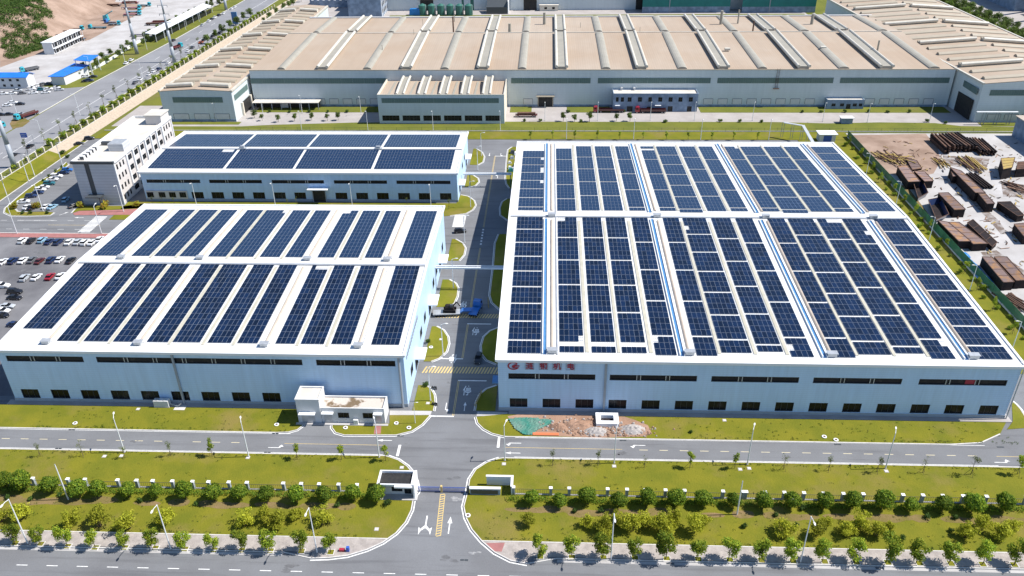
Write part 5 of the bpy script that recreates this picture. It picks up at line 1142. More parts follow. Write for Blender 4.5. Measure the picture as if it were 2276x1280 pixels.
# trucks: cab forward +Y, bed behind
def truck(label, x, y, rz, cab, bed, z=SITE_Z, bedlen=9., load=None, group='trucks', sides=True):
    t = thing('truck', label, 'truck', (x,y,z), group, rz); pc = 'paint_'+cab
    MB().loft([[(-1.2,0,.7),(1.2,0,.7),(1.2,2.2,.7),(-1.2,2.2,.7)], [(-1.2,0,1.9),(1.2,0,1.9),(1.2,2.2,1.9),(-1.2,2.2,1.9)], [(-1.12,.1,2.9),(1.12,.1,2.9),(1.12,1.95,2.9),(-1.12,1.95,2.9)], [(-.95,.2,3.25),(.95,.2,3.25),(.95,1.2,3.25),(-.95,1.2,3.25)]]).build('cab', pc, t, (0,0,0))
    MB().add([(-1.05,2.19,1.95),(1.05,2.19,1.95),(1.0,2.02,2.8),(-1.0,2.02,2.8)], [(0,1,2,3)]).build('windscreen', 'glass_dark', t, (0,.04,0))
    for s in (-1, 1): MB().box(s*1.19-.03, s*1.19+.03, .8, 1.7, 1.9, 2.6).build('side_window', 'glass_dark', t, (0,0,0)); MB().box(s*.8-.2, s*.8+.2, 2.18, 2.26, .85, 1.1).build('headlight', 'lamp_glass', t, (0,0,0))
    MB().box(-.5, .5, -bedlen-.3, 0, .7, 1.0).build('chassis', 'tyre', t, (0,0,0))
    fl = MB().box(-1.25, 1.25, -bedlen-.3, -.5, 1.05, 1.25).build('load_bed', 'paint_'+bed, t, (0,0,0))
    if sides:
        mb = MB(); mb.box(-1.25,-1.17,-bedlen-.3,-.5,1.251,2.0); mb.build('side_board', 'paint_'+bed, t, (0,0,0)); MB().box(1.17,1.25,-bedlen-.3,-.5,1.251,2.0).build('side_board', 'paint_'+bed, t, (0,0,0)); MB().box(-1.16,1.16,-.6,-.5,1.251,2.3).build('head_board', 'paint_'+bed, t, (0,0,0))
    if load: MB().loft([[(-1,-bedlen+.5,1.26),(1,-bedlen+.5,1.26),(1,-1.2,1.26),(-1,-1.2,1.26)], [(-.9,-bedlen+1,1.9),(.8,-bedlen+.8,2.0),(.85,-1.6,1.8),(-.8,-1.8,2.0)]]).build('load', load, t, (0,0,0))
    wheel_parts(t, [(sx*1.0, y_) for sx in (-1,1) for y_ in (1.3,-1.6,-bedlen+.6,-bedlen+1.8)], .5, .3)
    return t
def tk(px, rz, label, cab, bed, zc=ZB, **k): x, y = G(px[0], px[1], zc); return truck(label, x, y, R_(rz), cab, bed, z=(ZB+.03 if zc else SITE_Z+.01), **k)
tk((44,266), 158, 'turquoise lorry with a rust-red loaded bed on the forecourt', 'cyan', 'maroon', load='rust_beam', bedlen=10)
tk((2,285), -30, 'turquoise lorry half out of frame at the forecourt edge', 'cyan', 'cyan', sides=False, bedlen=6)
tk((55,160), 140, 'turquoise dump truck with a grey bed behind the dormitory', 'cyan', 'grey', bedlen=8)
tk((325,80), -85, 'dark blue lorry with a bare chassis at the white canopy end', 'navy', 'brown', sides=False, bedlen=10)
tk((400,106), -15, 'turquoise lorry with a dark bed at the boulevard near kerb', 'cyan', 'maroon', bedlen=6)
tk((205,64), 92, 'turquoise flatbed lorry parked nearest in the dirt yard', 'cyan', 'teal', sides=False, bedlen=10)
tk((240,52), 80, 'turquoise lorry with a dark trailer beside the loading crane', 'blue', 'brown', sides=False, bedlen=6); tk((262,56), -80, 'turquoise lorry with dark trailer right of the loading crane', 'cyan', 'grey', sides=False, bedlen=6)
tk((308,34), -88, 'turquoise lorry with a red flatbed, nearest of the yard row', 'cyan', 'red', sides=False, bedlen=11); tk((308,28), -88, 'turquoise lorry with a pale flatbed, second of the yard row', 'cyan', 'sky', sides=False, bedlen=9)
tk((308,20), -88, 'turquoise lorry with a red flatbed, third of the yard row', 'cyan', 'red', sides=False, bedlen=11); tk((330,14), -88, 'turquoise lorry, farthest of the yard row by the canopy', 'cyan', 'teal', sides=False, bedlen=8)
tk((180,67), -88, 'small turquoise lorry beside the maroon flatbeds', 'cyan', 'brown', sides=False, bedlen=5)
for (px, lb, m) in (((150,74),'long maroon flatbed trailer loaded with steel in the dirt yard','maroon'), ((120,83),'dark maroon trailer behind the glazed yard office','brown'), ((168,90),'black trailer right of the glazed yard office','black'), ((360,51),'red flatbed trailer beside the white canopy','red'), ((345,56),'brown trailer before the white canopy','brown'), ((250,14),'rusty trailer at the foot of the dirt hill','brown'), ((290,8),'red loader trailer at the back of the yard','red')):
    x, y = G(px[0], px[1], ZB); t = thing('flatbed_trailer', lb, 'trailer', (x,y,ZB+.03), 'trailers in the yard', R_(-85))
    MB().box(-1.3,1.3,-7,7,1.0,1.25).build('deck', 'paint_'+m, t, (0,0,0)); MB().box(-.4,.4,-6.5,6.5,.6,.99).build('chassis', 'tyre', t, (0,0,0)); MB().box(-1.1,1.1,-6,5,1.26,1.9).build('load', 'rust_beam', t, (0,0,0)); wheel_parts(t, [(sx*1.0,y_) for sx in (-1,1) for y_ in (-5.4,-4.2,4.6)], .5, .3)
tk((1378,249), 95, 'red lorry with a long rust-red trailer, left of two before the grey block', 'red', 'maroon', zc=0, bedlen=13); 
tk((1414,249), 88, 'red lorry with a long rust-red trailer, right of two before the grey block', 'red', 'maroon', zc=0, bedlen=13)
x, y = G(1335,249); 
for o in [q for q in col.objects if q.get('label','').startswith('red lorry')]: o.rotation_euler.z = R_(90)
for px, (lb) in (((1323,249),'left'),((1416,250),'right')):
    o = next(q for q in col.objects if q.get('label','').startswith('red lorry') and lb+' of two' in q['label']); x, y = G(px[0]+5, px[1]); o.location = (x, y, -.07)
x, y = G(1170,259); t = thing('flatbed_trailer', 'dark loaded flatbed trailer beside the works door', 'trailer', (x,y,-.07), None, R_(90))
MB().box(-1.3,1.3,-5.5,5.5,1.0,1.25).build('deck', 'paint_maroon', t, (0,0,0)); MB().box(-1,1,-4.5,4.5,1.26,2.2).build('load', 'rust_beam', t, (0,0,0)); wheel_parts(t, [(sx*1.0,y_) for sx in (-1,1) for y_ in (-4.4,-3.2,4.2)], .5, .3)
# low loader on the factory drive
tr = truck('bright blue tractor unit pulling a low loader across the factory drive', *G(1060,688), R_(-12), 'blue', 'blue', bedlen=4.5, sides=False, group=None)
x0, y0 = G(963,700); x1, y1 = G(1048,697)
t = thing('low_loader', 'grey low loader trailer carrying a dark machine across the drive', 'trailer', ((x0+x1)/2, (y0+y1)/2, SITE_Z), None, math.atan2(y1-y0, x1-x0)); L = math.hypot(x1-x0, y1-y0)/2
MB().box(-L, L-3.4, -1.4, 1.4, .8, 1.05).build('deck', 'galv', t, (0,0,0)); MB().loft([[(L-3.4,-1,.9),(L-3.4,1,.9),(L-3.4,1,1.1),(L-3.4,-1,1.1)], [(L-2.6,-1,1.5),(L-2.6,1,1.5),(L-2.6,1,1.7),(L-2.6,-1,1.7)], [(L,-1,1.5),(L,1,1.5),(L,1,1.7),(L,-1,1.7)]]).build('gooseneck', 'paint_blue', t, (0,0,0))
for sx in (-1, 1):
    for k in range(3): MB().tube((-L+1+1.1*k,sx*1.2-.15,.42),(-L+1+1.1*k,sx*1.2+.15,.42), .42, n=12).build('wheel', 'tyre', t, (0,0,0))
xm, ym = G(1000,697); t = thing('tracked_machine', 'dark tracked machine riding on the low loader', 'machine', (xm,ym,.97))
MB().box(-1.9,1.9,-1.3,-.7,0,.8).build('track', 'tyre', t, (0,0,0)); MB().box(-1.9,1.9,.7,1.3,0,.8).build('track', 'tyre', t, (0,0,0))
MB().loft([[(-1.6,-1,.6),(1.4,-1,.6),(1.4,1,.6),(-1.6,1,.6)], [(-1.4,-.9,1.6),(1.2,-.9,1.5),(1.2,.9,1.5),(-1.4,.9,1.6)], [(-1.0,-.6,2.1),(.6,-.6,2.2),(.6,.6,2.2),(-1.0,.6,2.1)]]).build('engine_house', 'rust_dark_shaded', t, (0,0,0)); MB().bar((.8,0,1.6),(2.2,.3,3.0),.3,.3).bar((2.2,.3,3.0),(3.2,.3,1.6),.25,.25).build('boom', 'rust_dark_shaded', t, (0,0,0)); MB().box(.2,1.1,-.8,0,1.5,2.5).build('cabin', 'office_dark', t, (0,0,0))
for i, px in enumerate(((965,864),(966,900))):
    x, y = G(*px); t = thing('scooter', f'dark motor scooter parked at the drive kerb, {"far" if i == 0 else "near"} one', 'scooter', (x,y,SITE_Z), 'scooters at the kerb', R_(70))
    MB().loft([sect(-.7,.35,.75,.18,.05), sect(0,.3,.5,.22,.05), sect(.55,.4,.9,.16,.05)]).build('body', 'paint_black', t, (0,0,0)); MB().box(-.16,.16,-.75,-.05,.76,.88).build('seat', 'tyre', t, (0,0,0)); MB().bar((-.35,.5,1.05),(.35,.5,1.05),.05,.05).build('handlebar', 'rim', t, (0,0,0)); wheel_parts(t, [(0,-.6),(0,.65)], .25, .1)
# ================================================================== LAMPS, POLES, FENCES
def lamp_proto(h, arm, twin=False):
    t = thing('street_lamp', 'x', 'street lamp', (0,0,-500))
    MB().box(-.2,.2,-.2,.2,-.05,.12).build('base', 'concrete', t, (0,0,0)); MB().tube((0,0,.1),(0,0,h),.15,.085,8).build('pole', 'pole_white', t, (0,0,0))
    MB().tube((0,0,h-.1),(0,arm*.6,h+.25),.075,.065,6).tube((0,arm*.6,h+.25),(0,arm,h+.3),.065,.06,6).build('arm', 'pole_white', t, (0,0,0))
    MB().loft([[(-.12,arm-.15,h+.24),(.12,arm-.15,h+.24),(.12,arm-.15,h+.38),(-.12,arm-.15,h+.38)], [(-.2,arm+.25,h+.24),(.2,arm+.25,h+.24),(.18,arm+.25,h+.42),(-.18,arm+.25,h+.42)], [(-.12,arm+.75,h+.28),(.12,arm+.75,h+.28),(.1,arm+.75,h+.36),(-.1,arm+.75,h+.36)]]).build('lamp_head', 'lamp_glass', t, (0,0,0))
    return t
LP = {'tall': lamp_proto(12.6, 1.9), 'mid': lamp_proto(10.4, 1.2)}
def lamps(kind, lst, fmt, rz, zc=0., group='street lamps', a='left', b='right', s=1.):
    n = len(lst)
    for i, q in enumerate(lst): x, y = G(q[0], q[1], zc); place(LP[kind], (x,y,zc), R_(rz), fmt.format(nth(i,n,a,b)), None, group, s)
lamps('tall', [(62,1208),(380,1221),(705,1228)], '{} tall white street lamp on the avenue pavement left of the entrance', 180)
lamps('tall', [(1358,1242),(1779,1249),(2300,1260)][:2], '{} of two tall white street lamps on the avenue pavement right of the entrance', 180)
lamps('mid', [(277,1005),(553,1015),(843,1016)], '{} white lamp post beside the inner road left of the entrance', 20)
lamps('mid', [(1122,1023),(1365,1029),(1661,1032),(1968,1041)], '{} white lamp post beside the inner road right of the entrance', -20)
lamps('mid', [(957,890),(985,791),(1008,640),(1033,540),(1046,460),(1070,346),(1062,378)], '{} white lamp post along the factory drive kerb', -90, a='nearest', b='farthest')
lamps('mid', [(923,940)], 'short white lamp on the corner lawn of the substation block', -90, s=.6)
lamps('mid', [(38,519),(226,519)], '{} lamp post on the red footpath above the car park', 0, s=1.05); lamps('mid', [(96,469),(275,470)], '{} lamp post beside the office block kerb', 180, s=1.05); lamps('mid', [(23,455),(64,403),(77,390),(141,374)], '{} slender lamp post along the road west of the office', -90, s=1.1)
lamps('mid', [(437,456),(612,456),(783,457),(958,459)], '{} lamp post on the lawn before the rear factory', 180, s=.9)
lamps('mid', [(1925,387),(1992,452),(2065,534),(2155,646),(2250,775)], '{} lamp post on the strip between the right factory and the mesh fence', 90, s=.85)
lamps('mid', [(482,270),(586,262),(672,252),(803,255),(1211,268),(1328,268),(1445,268),(1543,268),(1672,268),(1828,270),(1927,272),(2065,272)], '{} slender lamp post along the works road', 180, s=.9)
lamps('mid', [(671,291),(818,291),(963,291),(1112,291),(1259,309),(1408,309),(1557,311),(1708,311)], '{} slender lamp post along the fence behind the solar factories', 180, s=.95)
lamps('tall', [(98,317),(178,256),(205,167),(327,110),(39,256),(278,138),(318,176),(369,90),(413,66),(443,48)], '{} boulevard lamp post', 90, ZB, s=.85)
for p in LP.values(): drop(p)
for (bx, by), h, lb, zc in (((152,1110),10.2,'bare white pole among the round trees left of the gatehouse',0), ((1638,1143),9.4,'bare white pole among the round trees right of the entrance',0)):
    x, y = G(bx, by); t = thing('pole', lb, 'pole', (x,y,0)); MB().tube((0,0,-.1),(0,0,h),.17,.1,10).build('shaft', 'pole_white', t, (0,0,0)); MB().tube((0,0,h),(0,0,h+.12),.12,.12,10).build('cap', 'galv', t, (0,0,0))
for (bx, by), h, lb in (((305,120),38,'tall steel power pole on the far boulevard verge, left one'), ((388,138),38,'tall steel power pole at the near boulevard kerb'), ((503,22),38,'farthest steel power pole on the boulevard verge'), ((33,372),42,'nearest steel power pole at the left picture edge')):
    x, y = G(bx, by, ZB); t = thing('power_pole', lb, 'power pole', (x,y,ZB), 'steel power poles along the boulevard')
    for k in range(4): MB().tube((0,0,h*k/4-(.1 if k == 0 else 0)),(0,0,h*(k+1)/4),1.15-.2*k,1.0-.2*k,12).build('shaft_section', 'pole_steel', t, (0,0,0), True)
    for k in range(3):
        z = h*.62+k*5; MB().bar((-3,0,z),(3,0,z),.25,.25).build('crossarm', 'pole_steel', t, (0,0,0))
        for s in (-1, 1): MB().tube((s*2.9,0,z-1.2),(s*2.9,0,z-.1),.12,.12,6).build('insulator', 'office_dark', t, (0,0,0))
# boundary fence of the front lawn: white pillars, black rails
def pillar_fence(label, P, zb, ph, pw, rail_h, every=None, m='trim_white', panel='frame_grey', wide=()):
    t = thing('pillar_fence', label, 'fence', (P[0][0],P[0][1],zb)); L = wloc(t)
    key = ('pillar', ph, pw)
    if key not in PM: PM[key] = (MB().box(-pw/2,pw/2,-pw/2,pw/2,-.1,ph).mesh('pillar', 'wall_plinth' if m == 'trim_white' else m), MB().box(-pw*.62,pw*.62,-pw*.62,pw*.62,ph,ph+.18).mesh('pillar_cap', m))
    for i, (x, y) in enumerate(P):
        o = link('pillar', PM[key][0], t, (x-L.x, y-L.y, 0)); link('pillar_cap', PM[key][1], o)
        if i in wide: o.scale = (1.8,1,1)
    for i in range(len(P)-1):
        a, b = Vector((*P[i],zb)), Vector((*P[i+1],zb)); d = (b-a); n = max(2, int(d.length/.45)); mb = MB(); e = d.normalized()*pw*.52
        for z in (.35, rail_h): mb.bar(a+e+Vector((0,0,z)), b-e+Vector((0,0,z)), .06, .06)
        for k in range(1, n): q = a+d*k/n; mb.bar(q+Vector((0,0,.2)), q+Vector((0,0,rail_h)), .035, .035)
        mb.build('rail_panel', panel, t); MB().bar(a+e+Vector((0,0,.08)), b-e+Vector((0,0,.08)), .3, .22).build('plinth_kerb', 'kerb', t)
FL = GL([(33,1078),(77,1080),(110,1082),(151,1086),(189,1087),(262,1088),(304,1089),(341,1088),(384,1090),(429,1090),(466,1088),(510,1091),(550,1092),(631,1093),(671,1093),(711,1093),(754,1094),(795,1094)])
FL = [(x, 132.7) for x, y in FL]; FRt = [(x, 132.9) for x, y in GL([(1141,1104),(1224,1105),(1265,1105),(1350,1106),(1393,1107),(1433,1106),(1478,1107),(1520,1107),(1605,1108),(1653,1109),(1698,1110),(1741,1112),(1784,1112),(1827,1112),(1871,1113),(1915,1114),(2002,1114),(2046,1115),(2090,1116),(2138,1117),(2186,1117),(2274,1119)])]
pillar_fence('dark railing fence with white-capped pillars left of the gatehouse', [(-126,132.7)]+FL, 0, 2.0, .62, 1.55)
pillar_fence('dark railing fence with white-capped pillars right of the entrance wall', FRt+[(112,132.9)], 0, 2.0, .62, 1.55, wide=(9,19))
pillar_fence('cream pillared fence along the top of the stone bank', [(fx(y), y) for y in [300+6.2*k for k in range(58)]], ZB, 2.4, .55, 1.6, m='wall_cream')
t = thing('mesh_fence', 'green mesh fence between the right factory lawn and the scrap yard', 'fence', (138.4,180,0))
for k in range(30):
    y = 180+6.2*k; MB().bar((138.4,y,-.1),(138.4,y,3.1),.1,.1).build('post', 'fence_green', t); MB().box(138.38,138.42,y+.08,y+6.12,.15,3.0).build('mesh_panel', 'green_mesh', t)
    MB().box(138.1,138.7,y+.1,y+6.1,-.15,.2).build('fence_kerb', 'kerb', t)
t = thing('rear_fence', 'thin dark railing along the white kerb behind the solar factories', 'fence', (-150,372.4,.3))
for k in range(60):
    x = -150+6*k; mb = MB(); mb.bar((x+.05,372.4,1.7),(x+5.95,372.4,1.7),.05,.05); mb.bar((x+.05,372.4,.6),(x+5.95,372.4,.6),.05,.05); mb.build('rail', 'frame_grey', t); MB().bar((x,372.4,.3),(x,372.4,1.9),.08,.08).build('post', 'frame_grey', t)
# road sign
x, y = G(80,330,ZB); t = thing('road_sign', 'blue road direction sign on a bent grey post by the boulevard', 'road sign', (x,y,ZB)); MB().tube((0,0,-.1),(0,0,6.5),.12,.1).tube((0,0,6.4),(-4.4,0,6.8),.08,.07).build('post', 'pole_steel', t, (0,0,0)); MB().box(-5.2,-2.2,-.1,.0,5.2,7.4).build('sign_board', 'blue_box', t, (0,0,0)); MB().box(-4.9,-2.6,-.13,-.11,6.6,6.75).box(-4.9,-2.9,-.13,-.11,5.9,6.05).build('sign_lettering', 'white_paint', t, (0,0,0))
x, y = G(524,55,ZB); t = thing('billboard', 'tall blue sign pylon beside the boulevard trees', 'sign', (x,y,ZB)); MB().box(-2,2,-.3,.3,.6,9).build('board', 'gutter_blue', t, (0,0,0)); MB().box(-.4,.4,-.2,.2,-.1,.59).build('leg', 'pole_steel', t, (0,0,0))

# ================================================================== YARDS, FAR BUILDINGS, SMALL THINGS
# rusty steel boxes: footprint corner pixels of the top at height h
def rust_box(label, px, h, split=0, top='rust'):
    P = GL(px, h); c = (sum(p[0] for p in P)/4, sum(p[1] for p in P)/4); t = thing('steel_box', label, 'steel box', (c[0],c[1],-.06), 'rusty steel boxes in the scrap yard')
    mb = MB(); mb.prism(P, -.06, h-.12); mb.build('shell', 'rust_dark_shaded', t)  # sides coloured dark for the shade on them
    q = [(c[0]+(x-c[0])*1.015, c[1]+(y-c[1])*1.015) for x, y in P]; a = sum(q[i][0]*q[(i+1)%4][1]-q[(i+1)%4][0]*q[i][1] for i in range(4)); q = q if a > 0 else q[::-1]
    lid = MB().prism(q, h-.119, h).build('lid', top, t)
    e = MB()
    for i in range(4): a_, b_ = Vector((*q[i],h+.06)), Vector((*q[(i+1)%4],h+.06)); e.bar(a_, b_, .2, .12)
    for k in range(1, 4):
        a_ = Vector(q[0]).lerp(Vector(q[1]), k/4) if (Vector(q[0])-Vector(q[1])).length > (Vector(q[1])-Vector(q[2])).length else Vector(q[1]).lerp(Vector(q[2]), k/4)
        b_ = Vector(q[3]).lerp(Vector(q[2]), k/4) if (Vector(q[0])-Vector(q[1])).length > (Vector(q[1])-Vector(q[2])).length else Vector(q[0]).lerp(Vector(q[3]), k/4)
        e.bar((*a_,h+.04),(*b_,h+.04), .14, .08)
    e.build('rim_bar', 'rust_beam', lid); return t
rust_box('flat grey-brown steel lid lying behind the two boxes near the fence', [(2013,350),(2038,357),(2049,374),(2028,377)], .8)
rust_box('rusty steel box nearest the fence, left of a leaning pair', [(1995,370),(2017,368),(2045,403),(2019,404)], 3.2)
rust_box('rusty steel box with orange patch, right of the leaning pair', [(2032,380),(2056,382),(2075,402),(2055,403)], 3.0)
rust_box('long rust-red steel box in the yard middle', [(2112,372),(2137,380),(2190,428),(2168,428)], 3.6); rust_box('maroon end section of the long rust-red box', [(2113,376),(2133,378),(2138,390),(2118,392)], 3.0)
rust_box('brown steel box continuing the long red box towards the camera', [(2175,430),(2190,430),(2211,452),(2194,453)], 3.4)
rust_box('orange-topped steel box behind the dark skip', [(2086,429),(2108,428),(2146,465),(2121,466)], 3.2)
rust_box('wide pale rusty box, left half by the mesh fence', [(2085,490),(2108,494),(2158,536),(2131,536)], 2.8); rust_box('wide pale rusty box, right half by the mesh fence', [(2109,494),(2132,494),(2195,541),(2163,542)], 2.7)
rust_box('dark blue-black box leaning behind the wide pale boxes', [(2150,495),(2163,488),(2216,538),(2205,548)], 1.6, top='rust_dark_shaded')
rust_box('rusty box with grey lid near the blue tarpaulin', [(2183,571),(2206,572),(2254,626),(2230,627)], 3.0); rust_box('yellow-streaked rusty box beside the grey-lidded box', [(2210,571),(2238,571),(2284,622),(2258,623)], 3.0)
rust_box('black steel box at the right yard edge', [(2217,449),(2246,448),(2276,478),(2262,480)], 2.4, top='rust_dark_shaded'); rust_box('brown box cut by the right picture edge', [(2254,498),(2284,495),(2310,525),(2276,525)], 3., )
rust_box('tall dark container with a sand-coloured lid in the shade of the brown hall', [(2225,352),(2256,350),(2250,372),(2230,376)], 4.5, top='yellow_steel'); rust_box('red-brown container beside the tall dark container', [(2262,360),(2290,358),(2290,374),(2260,376)], 3.6, top='rust_beam')
for i, px in enumerate(([(2030,412),(2050,405),(2062,432),(2040,444)], [(2062,448),(2090,442),(2108,480),(2080,492)])):
    P = GL(px, 1.4); c = (sum(p[0] for p in P)/4, sum(p[1] for p in P)/4); t = thing('open_skip', 'dark navy open skip '+('beside the leaning pair of boxes' if i == 0 else 'before the orange-topped box'), 'skip', (*c,-.06), 'dark skips in the yard')
    q = [(c[0]+(x-c[0])*.8, c[1]+(y-c[1])*.8) for x, y in P]
    mb = MB()
    for k in range(4):
        a, b, cc, d = q[k], q[(k+1)%4], P[(k+1)%4], P[k]; mb.add([(*a,-.05),(*b,-.05),(*cc,2.2),(*d,2.2)], [(0,1,2,3)])
    mb.build('shell', 'navy' if False else 'paint_navy', t); f = MB(); f.prism(q, -.05, .3); f.build('floor', 'rust_dark_shaded', t)
    e = MB()
    for k in range(4): e.bar((*P[k],2.2),(*P[(k+1)%4],2.2),.18,.18)
    e.build('rim', 'rust_beam', t)
def beam_stack(label, pa, pb, n, layers, sp, m, hh=.5, group='steel stacks in the scrap yard', jit=.1):
    a, b = Vector((*G(*pa),0)), Vector((*G(*pb),0)); d = (b-a).normalized(); nn = Vector((-d.y,d.x,0)); t = thing('beam_stack', label, 'steel stack', ((a+b)/2)[:], group); r = random.Random(int(pa[0]))
    for l in range(layers):
        for k in range(n):
            o = nn*(k-n/2)*sp+Vector((0,0,.3+l*hh)); j = r.uniform(-jit,jit)*8; e = nn*r.uniform(-jit,jit)*4
            MB().bar(a+o+d*j-e, b+o+d*j+e+Vector((0,0,r.uniform(0,jit))), sp*.42, hh*.7).build('beam', r.choice(m), t)
beam_stack('tall stack of rusty trusses at the edge of the dirt patch', (2075,312), (2108,343), 2, 6, 1.6, ['rust_beam','rust_dark_shaded'], .6, jit=.04)
beam_stack('row of dark steel trusses left of the middle stack', (2098,310), (2135,338), 4, 5, 1.5, ['rust_dark_shaded','rust_beam'], .65, jit=.04); beam_stack('row of dark steel trusses in the middle', (2118,308), (2160,338), 4, 5, 1.5, ['rust_dark_shaded','rust_beam'], .65, jit=.04)
beam_stack('row of dark steel beams right of the trusses', (2166,316), (2198,346), 6, 4, 1.2, ['rust_dark_shaded','rust_beam'], .6, jit=.06)
beam_stack('pile of yellow and brown steel bars in the yard', (2140,352), (2180,382), 9, 2, .8, ['yellow_steel','rust_beam','yellow_steel'], .4, jit=.3)
beam_stack('heap of yellow frames beside the scorched ground', (2082,355), (2105,372), 7, 2, .6, ['yellow_steel','rust_beam'], .35, jit=.35); beam_stack('scattered brown bars near the fence corner', (1960,340), (2000,362), 10, 2, .9, ['rust_beam','yellow_steel'], .35, jit=.55); beam_stack('bundle of brown timbers in the dirt by the fence', (1962,352), (2010,352), 7, 2, .9, ['yellow_steel','rust_beam'], .35, jit=.5)
beam_stack('open steel ladder frame beside the long red box', (2158,388), (2200,420), 4, 2, 1.1, ['rust_dark_shaded'], .5, jit=.05); beam_stack('loose brown bars at the right yard edge', (2240,410), (2276,425), 8, 2, .7, ['rust_beam','soil'], .35, jit=.4); beam_stack('rust-red bars beside the fence at the picture edge', (2230,655), (2276,690), 7, 2, .9, ['rust_beam'], .4, jit=.25)
t = tag(MB().build('x', 'soil') if False else thing('tarpaulin', 'x', 'tarpaulin', (0,0,0)), 'crumpled bright blue tarpaulins by the mesh fence', 'tarpaulin'); x, y = G(2160,588); t.location = (x,y,-.06); r = random.Random(4)
for k in range(7):
    mb = MB(); px, py = 2142+8*k, 568+9*k+r.uniform(-3,3); X, Y = G(px, py); n = 9; pts = []
    for i in range(n):
        for j in range(n): pts.append((X+(i-n/2)*.42, Y+(j-n/2)*.5, .1+1.1*math.exp(-((i-4)**2+(j-4)**2)/9)*r.uniform(.5,1.2)))
    mb.add(pts, [(i*n+j,(i+1)*n+j,(i+1)*n+j+1,i*n+j+1) for i in range(n-1) for j in range(n-1)]); mb.build('sheet', 'tarp_blue', t)
for i, px in enumerate(([(2040,340),(2075,338),(2095,350),(2085,366),(2050,368),(2030,355)], [(2095,345),(2150,348),(2200,352),(2190,380),(2140,372),(2100,366)], [(2140,400),(2165,440),(2220,490),(2240,520),(2225,520),(2190,480),(2150,440)], [(2225,405),(2276,410),(2290,440),(2230,436)], [(2180,560),(2215,556),(2276,600),(2276,640),(2230,640)])):
    struct('stained_ground', MB().poly([(*p, -.05+.004*i) for p in GL(px)]), 'stain')
db = MB(); r = random.Random(77)
for _ in range(520):
    px, py = r.uniform(1960,2276), r.uniform(315,640)
    if px < 1990+(py-380)*.95+10: continue
    x, y = G(px, py); a = r.uniform(0,3.14); l, w_ = r.uniform(.5,3.2), r.uniform(.08,.5); z = -.03
    db.bar((x-math.cos(a)*l/2,y-math.sin(a)*l/2,z+.1),(x+math.cos(a)*l/2,y+math.sin(a)*l/2,z+r.uniform(.1,.5)), w_, .12, r.randint(0,3))
tag(db.build('yard_debris', ['rust_beam','rust_dark_shaded','soil','yellow_steel']), 'scattered offcuts and bars across the scrap yard floor', 'debris', kind='stuff')
# brown hall at the right edge
t = thing('storage_hall', 'brown-roofed storage hall at the right edge of the scrap yard', 'shed', (222,346,0)); x0, y1 = 213.5, 368.0; y0 = 335.0
MB().box(x0,330,y1-.4,y1,-.1,9).build('rear_wall', 'weathered', t); MB().box(x0,x0+.4,y0,y1-.4,-.1,9).build('side_wall', 'weathered', t); MB().box(x0+.4,330,y0,y0+.4,-.1,9).build('front_wall', 'weathered', t)
P = [(x0-.6,y0-.5,9),(331,y0-.5,11),(331,y1+.5,11),(x0-.6,y1+.5,9)]; MB().loft([[(a,b,c) for a,b,c in P], [(a,b,c+.3) for a,b,c in P]]).build('roof', 'duct_tan', t)
# blue pump hut and kiosk behind the right factory
x, y = G(1838,315); t = thing('pump_hut', 'blue-doored pump hut with white flat roof behind the right factory', 'hut', (x,y,0)); MB().box(-3.6,3.6,0,4.5,-.1,3.4).build('walls', 'stucco', t, (0,0,0)); MB().box(-4.2,4.2,-.8,5,3.4,3.7).build('roof', 'trim_white', t, (0,0,0)); MB().box(-1.8,1.8,-.08,-.01,.0,2.9).build('door', 'blue_box', t, (0,0,0))
x, y = G(1882,275); t = thing('valve_hut', 'small grey valve hut with white slab roof beside the works road', 'hut', (x,y,0)); MB().box(-2.6,2.6,0,3,-.1,2.6).build('walls', 'weathered', t, (0,0,0)); MB().box(-3.2,3.2,-.5,3.5,2.6,2.85).build('roof', 'stucco', t, (0,0,0))
t = thing('pipe_rack', 'silver pipe rack descending to the right factory roof', 'pipe rack', (*G(1760,290),0)); A = Vector((*G(1742,288),0)); z = 7
a = Vector((*G(1742,272,z),z)); b = Vector((*G(1785,279,z),z)); c = Vector((108,314.5,13.0))
for d in (-.5, 0, .5): MB().tube(a+Vector((0,d,0)), b+Vector((0,d,0)), .22, .22, 6).tube(b+Vector((d,d,0)), c+Vector((d,0,0)), .22, .22, 6).build('pipe', 'pole_white', t)
for p in (a, a.lerp(b,.5), b, b.lerp(c,.4)):
    mb = MB(); mb.bar((p.x-.5,p.y,-.1),(p.x-.5,p.y,p.z),.15,.15); mb.bar((p.x+.5,p.y,-.1),(p.x+.5,p.y,p.z),.15,.15); mb.bar((p.x-.5,p.y,p.z*.5),(p.x+.5,p.y,p.z*.5),.1,.1); mb.build('trestle', 'pole_steel', t)
t = thing('pipe_rack', 'pipe trestle beside the gateway of the right works wing', 'pipe rack', (212,383,0))
for x in (206,212,218): MB().bar((x,383,-.1),(x,383,6),.25,.25).bar((x+1.4,383,-.1),(x+1.4,383,6),.25,.25).build('trestle', 'pole_steel', t)
MB().tube((203,383,6.1),(222,383,6.1),.25).build('pipe', 'pole_white', t); MB().tube((203,383.6,6.1),(222,383.6,6.1),.25).build('pipe', 'pole_white', t)
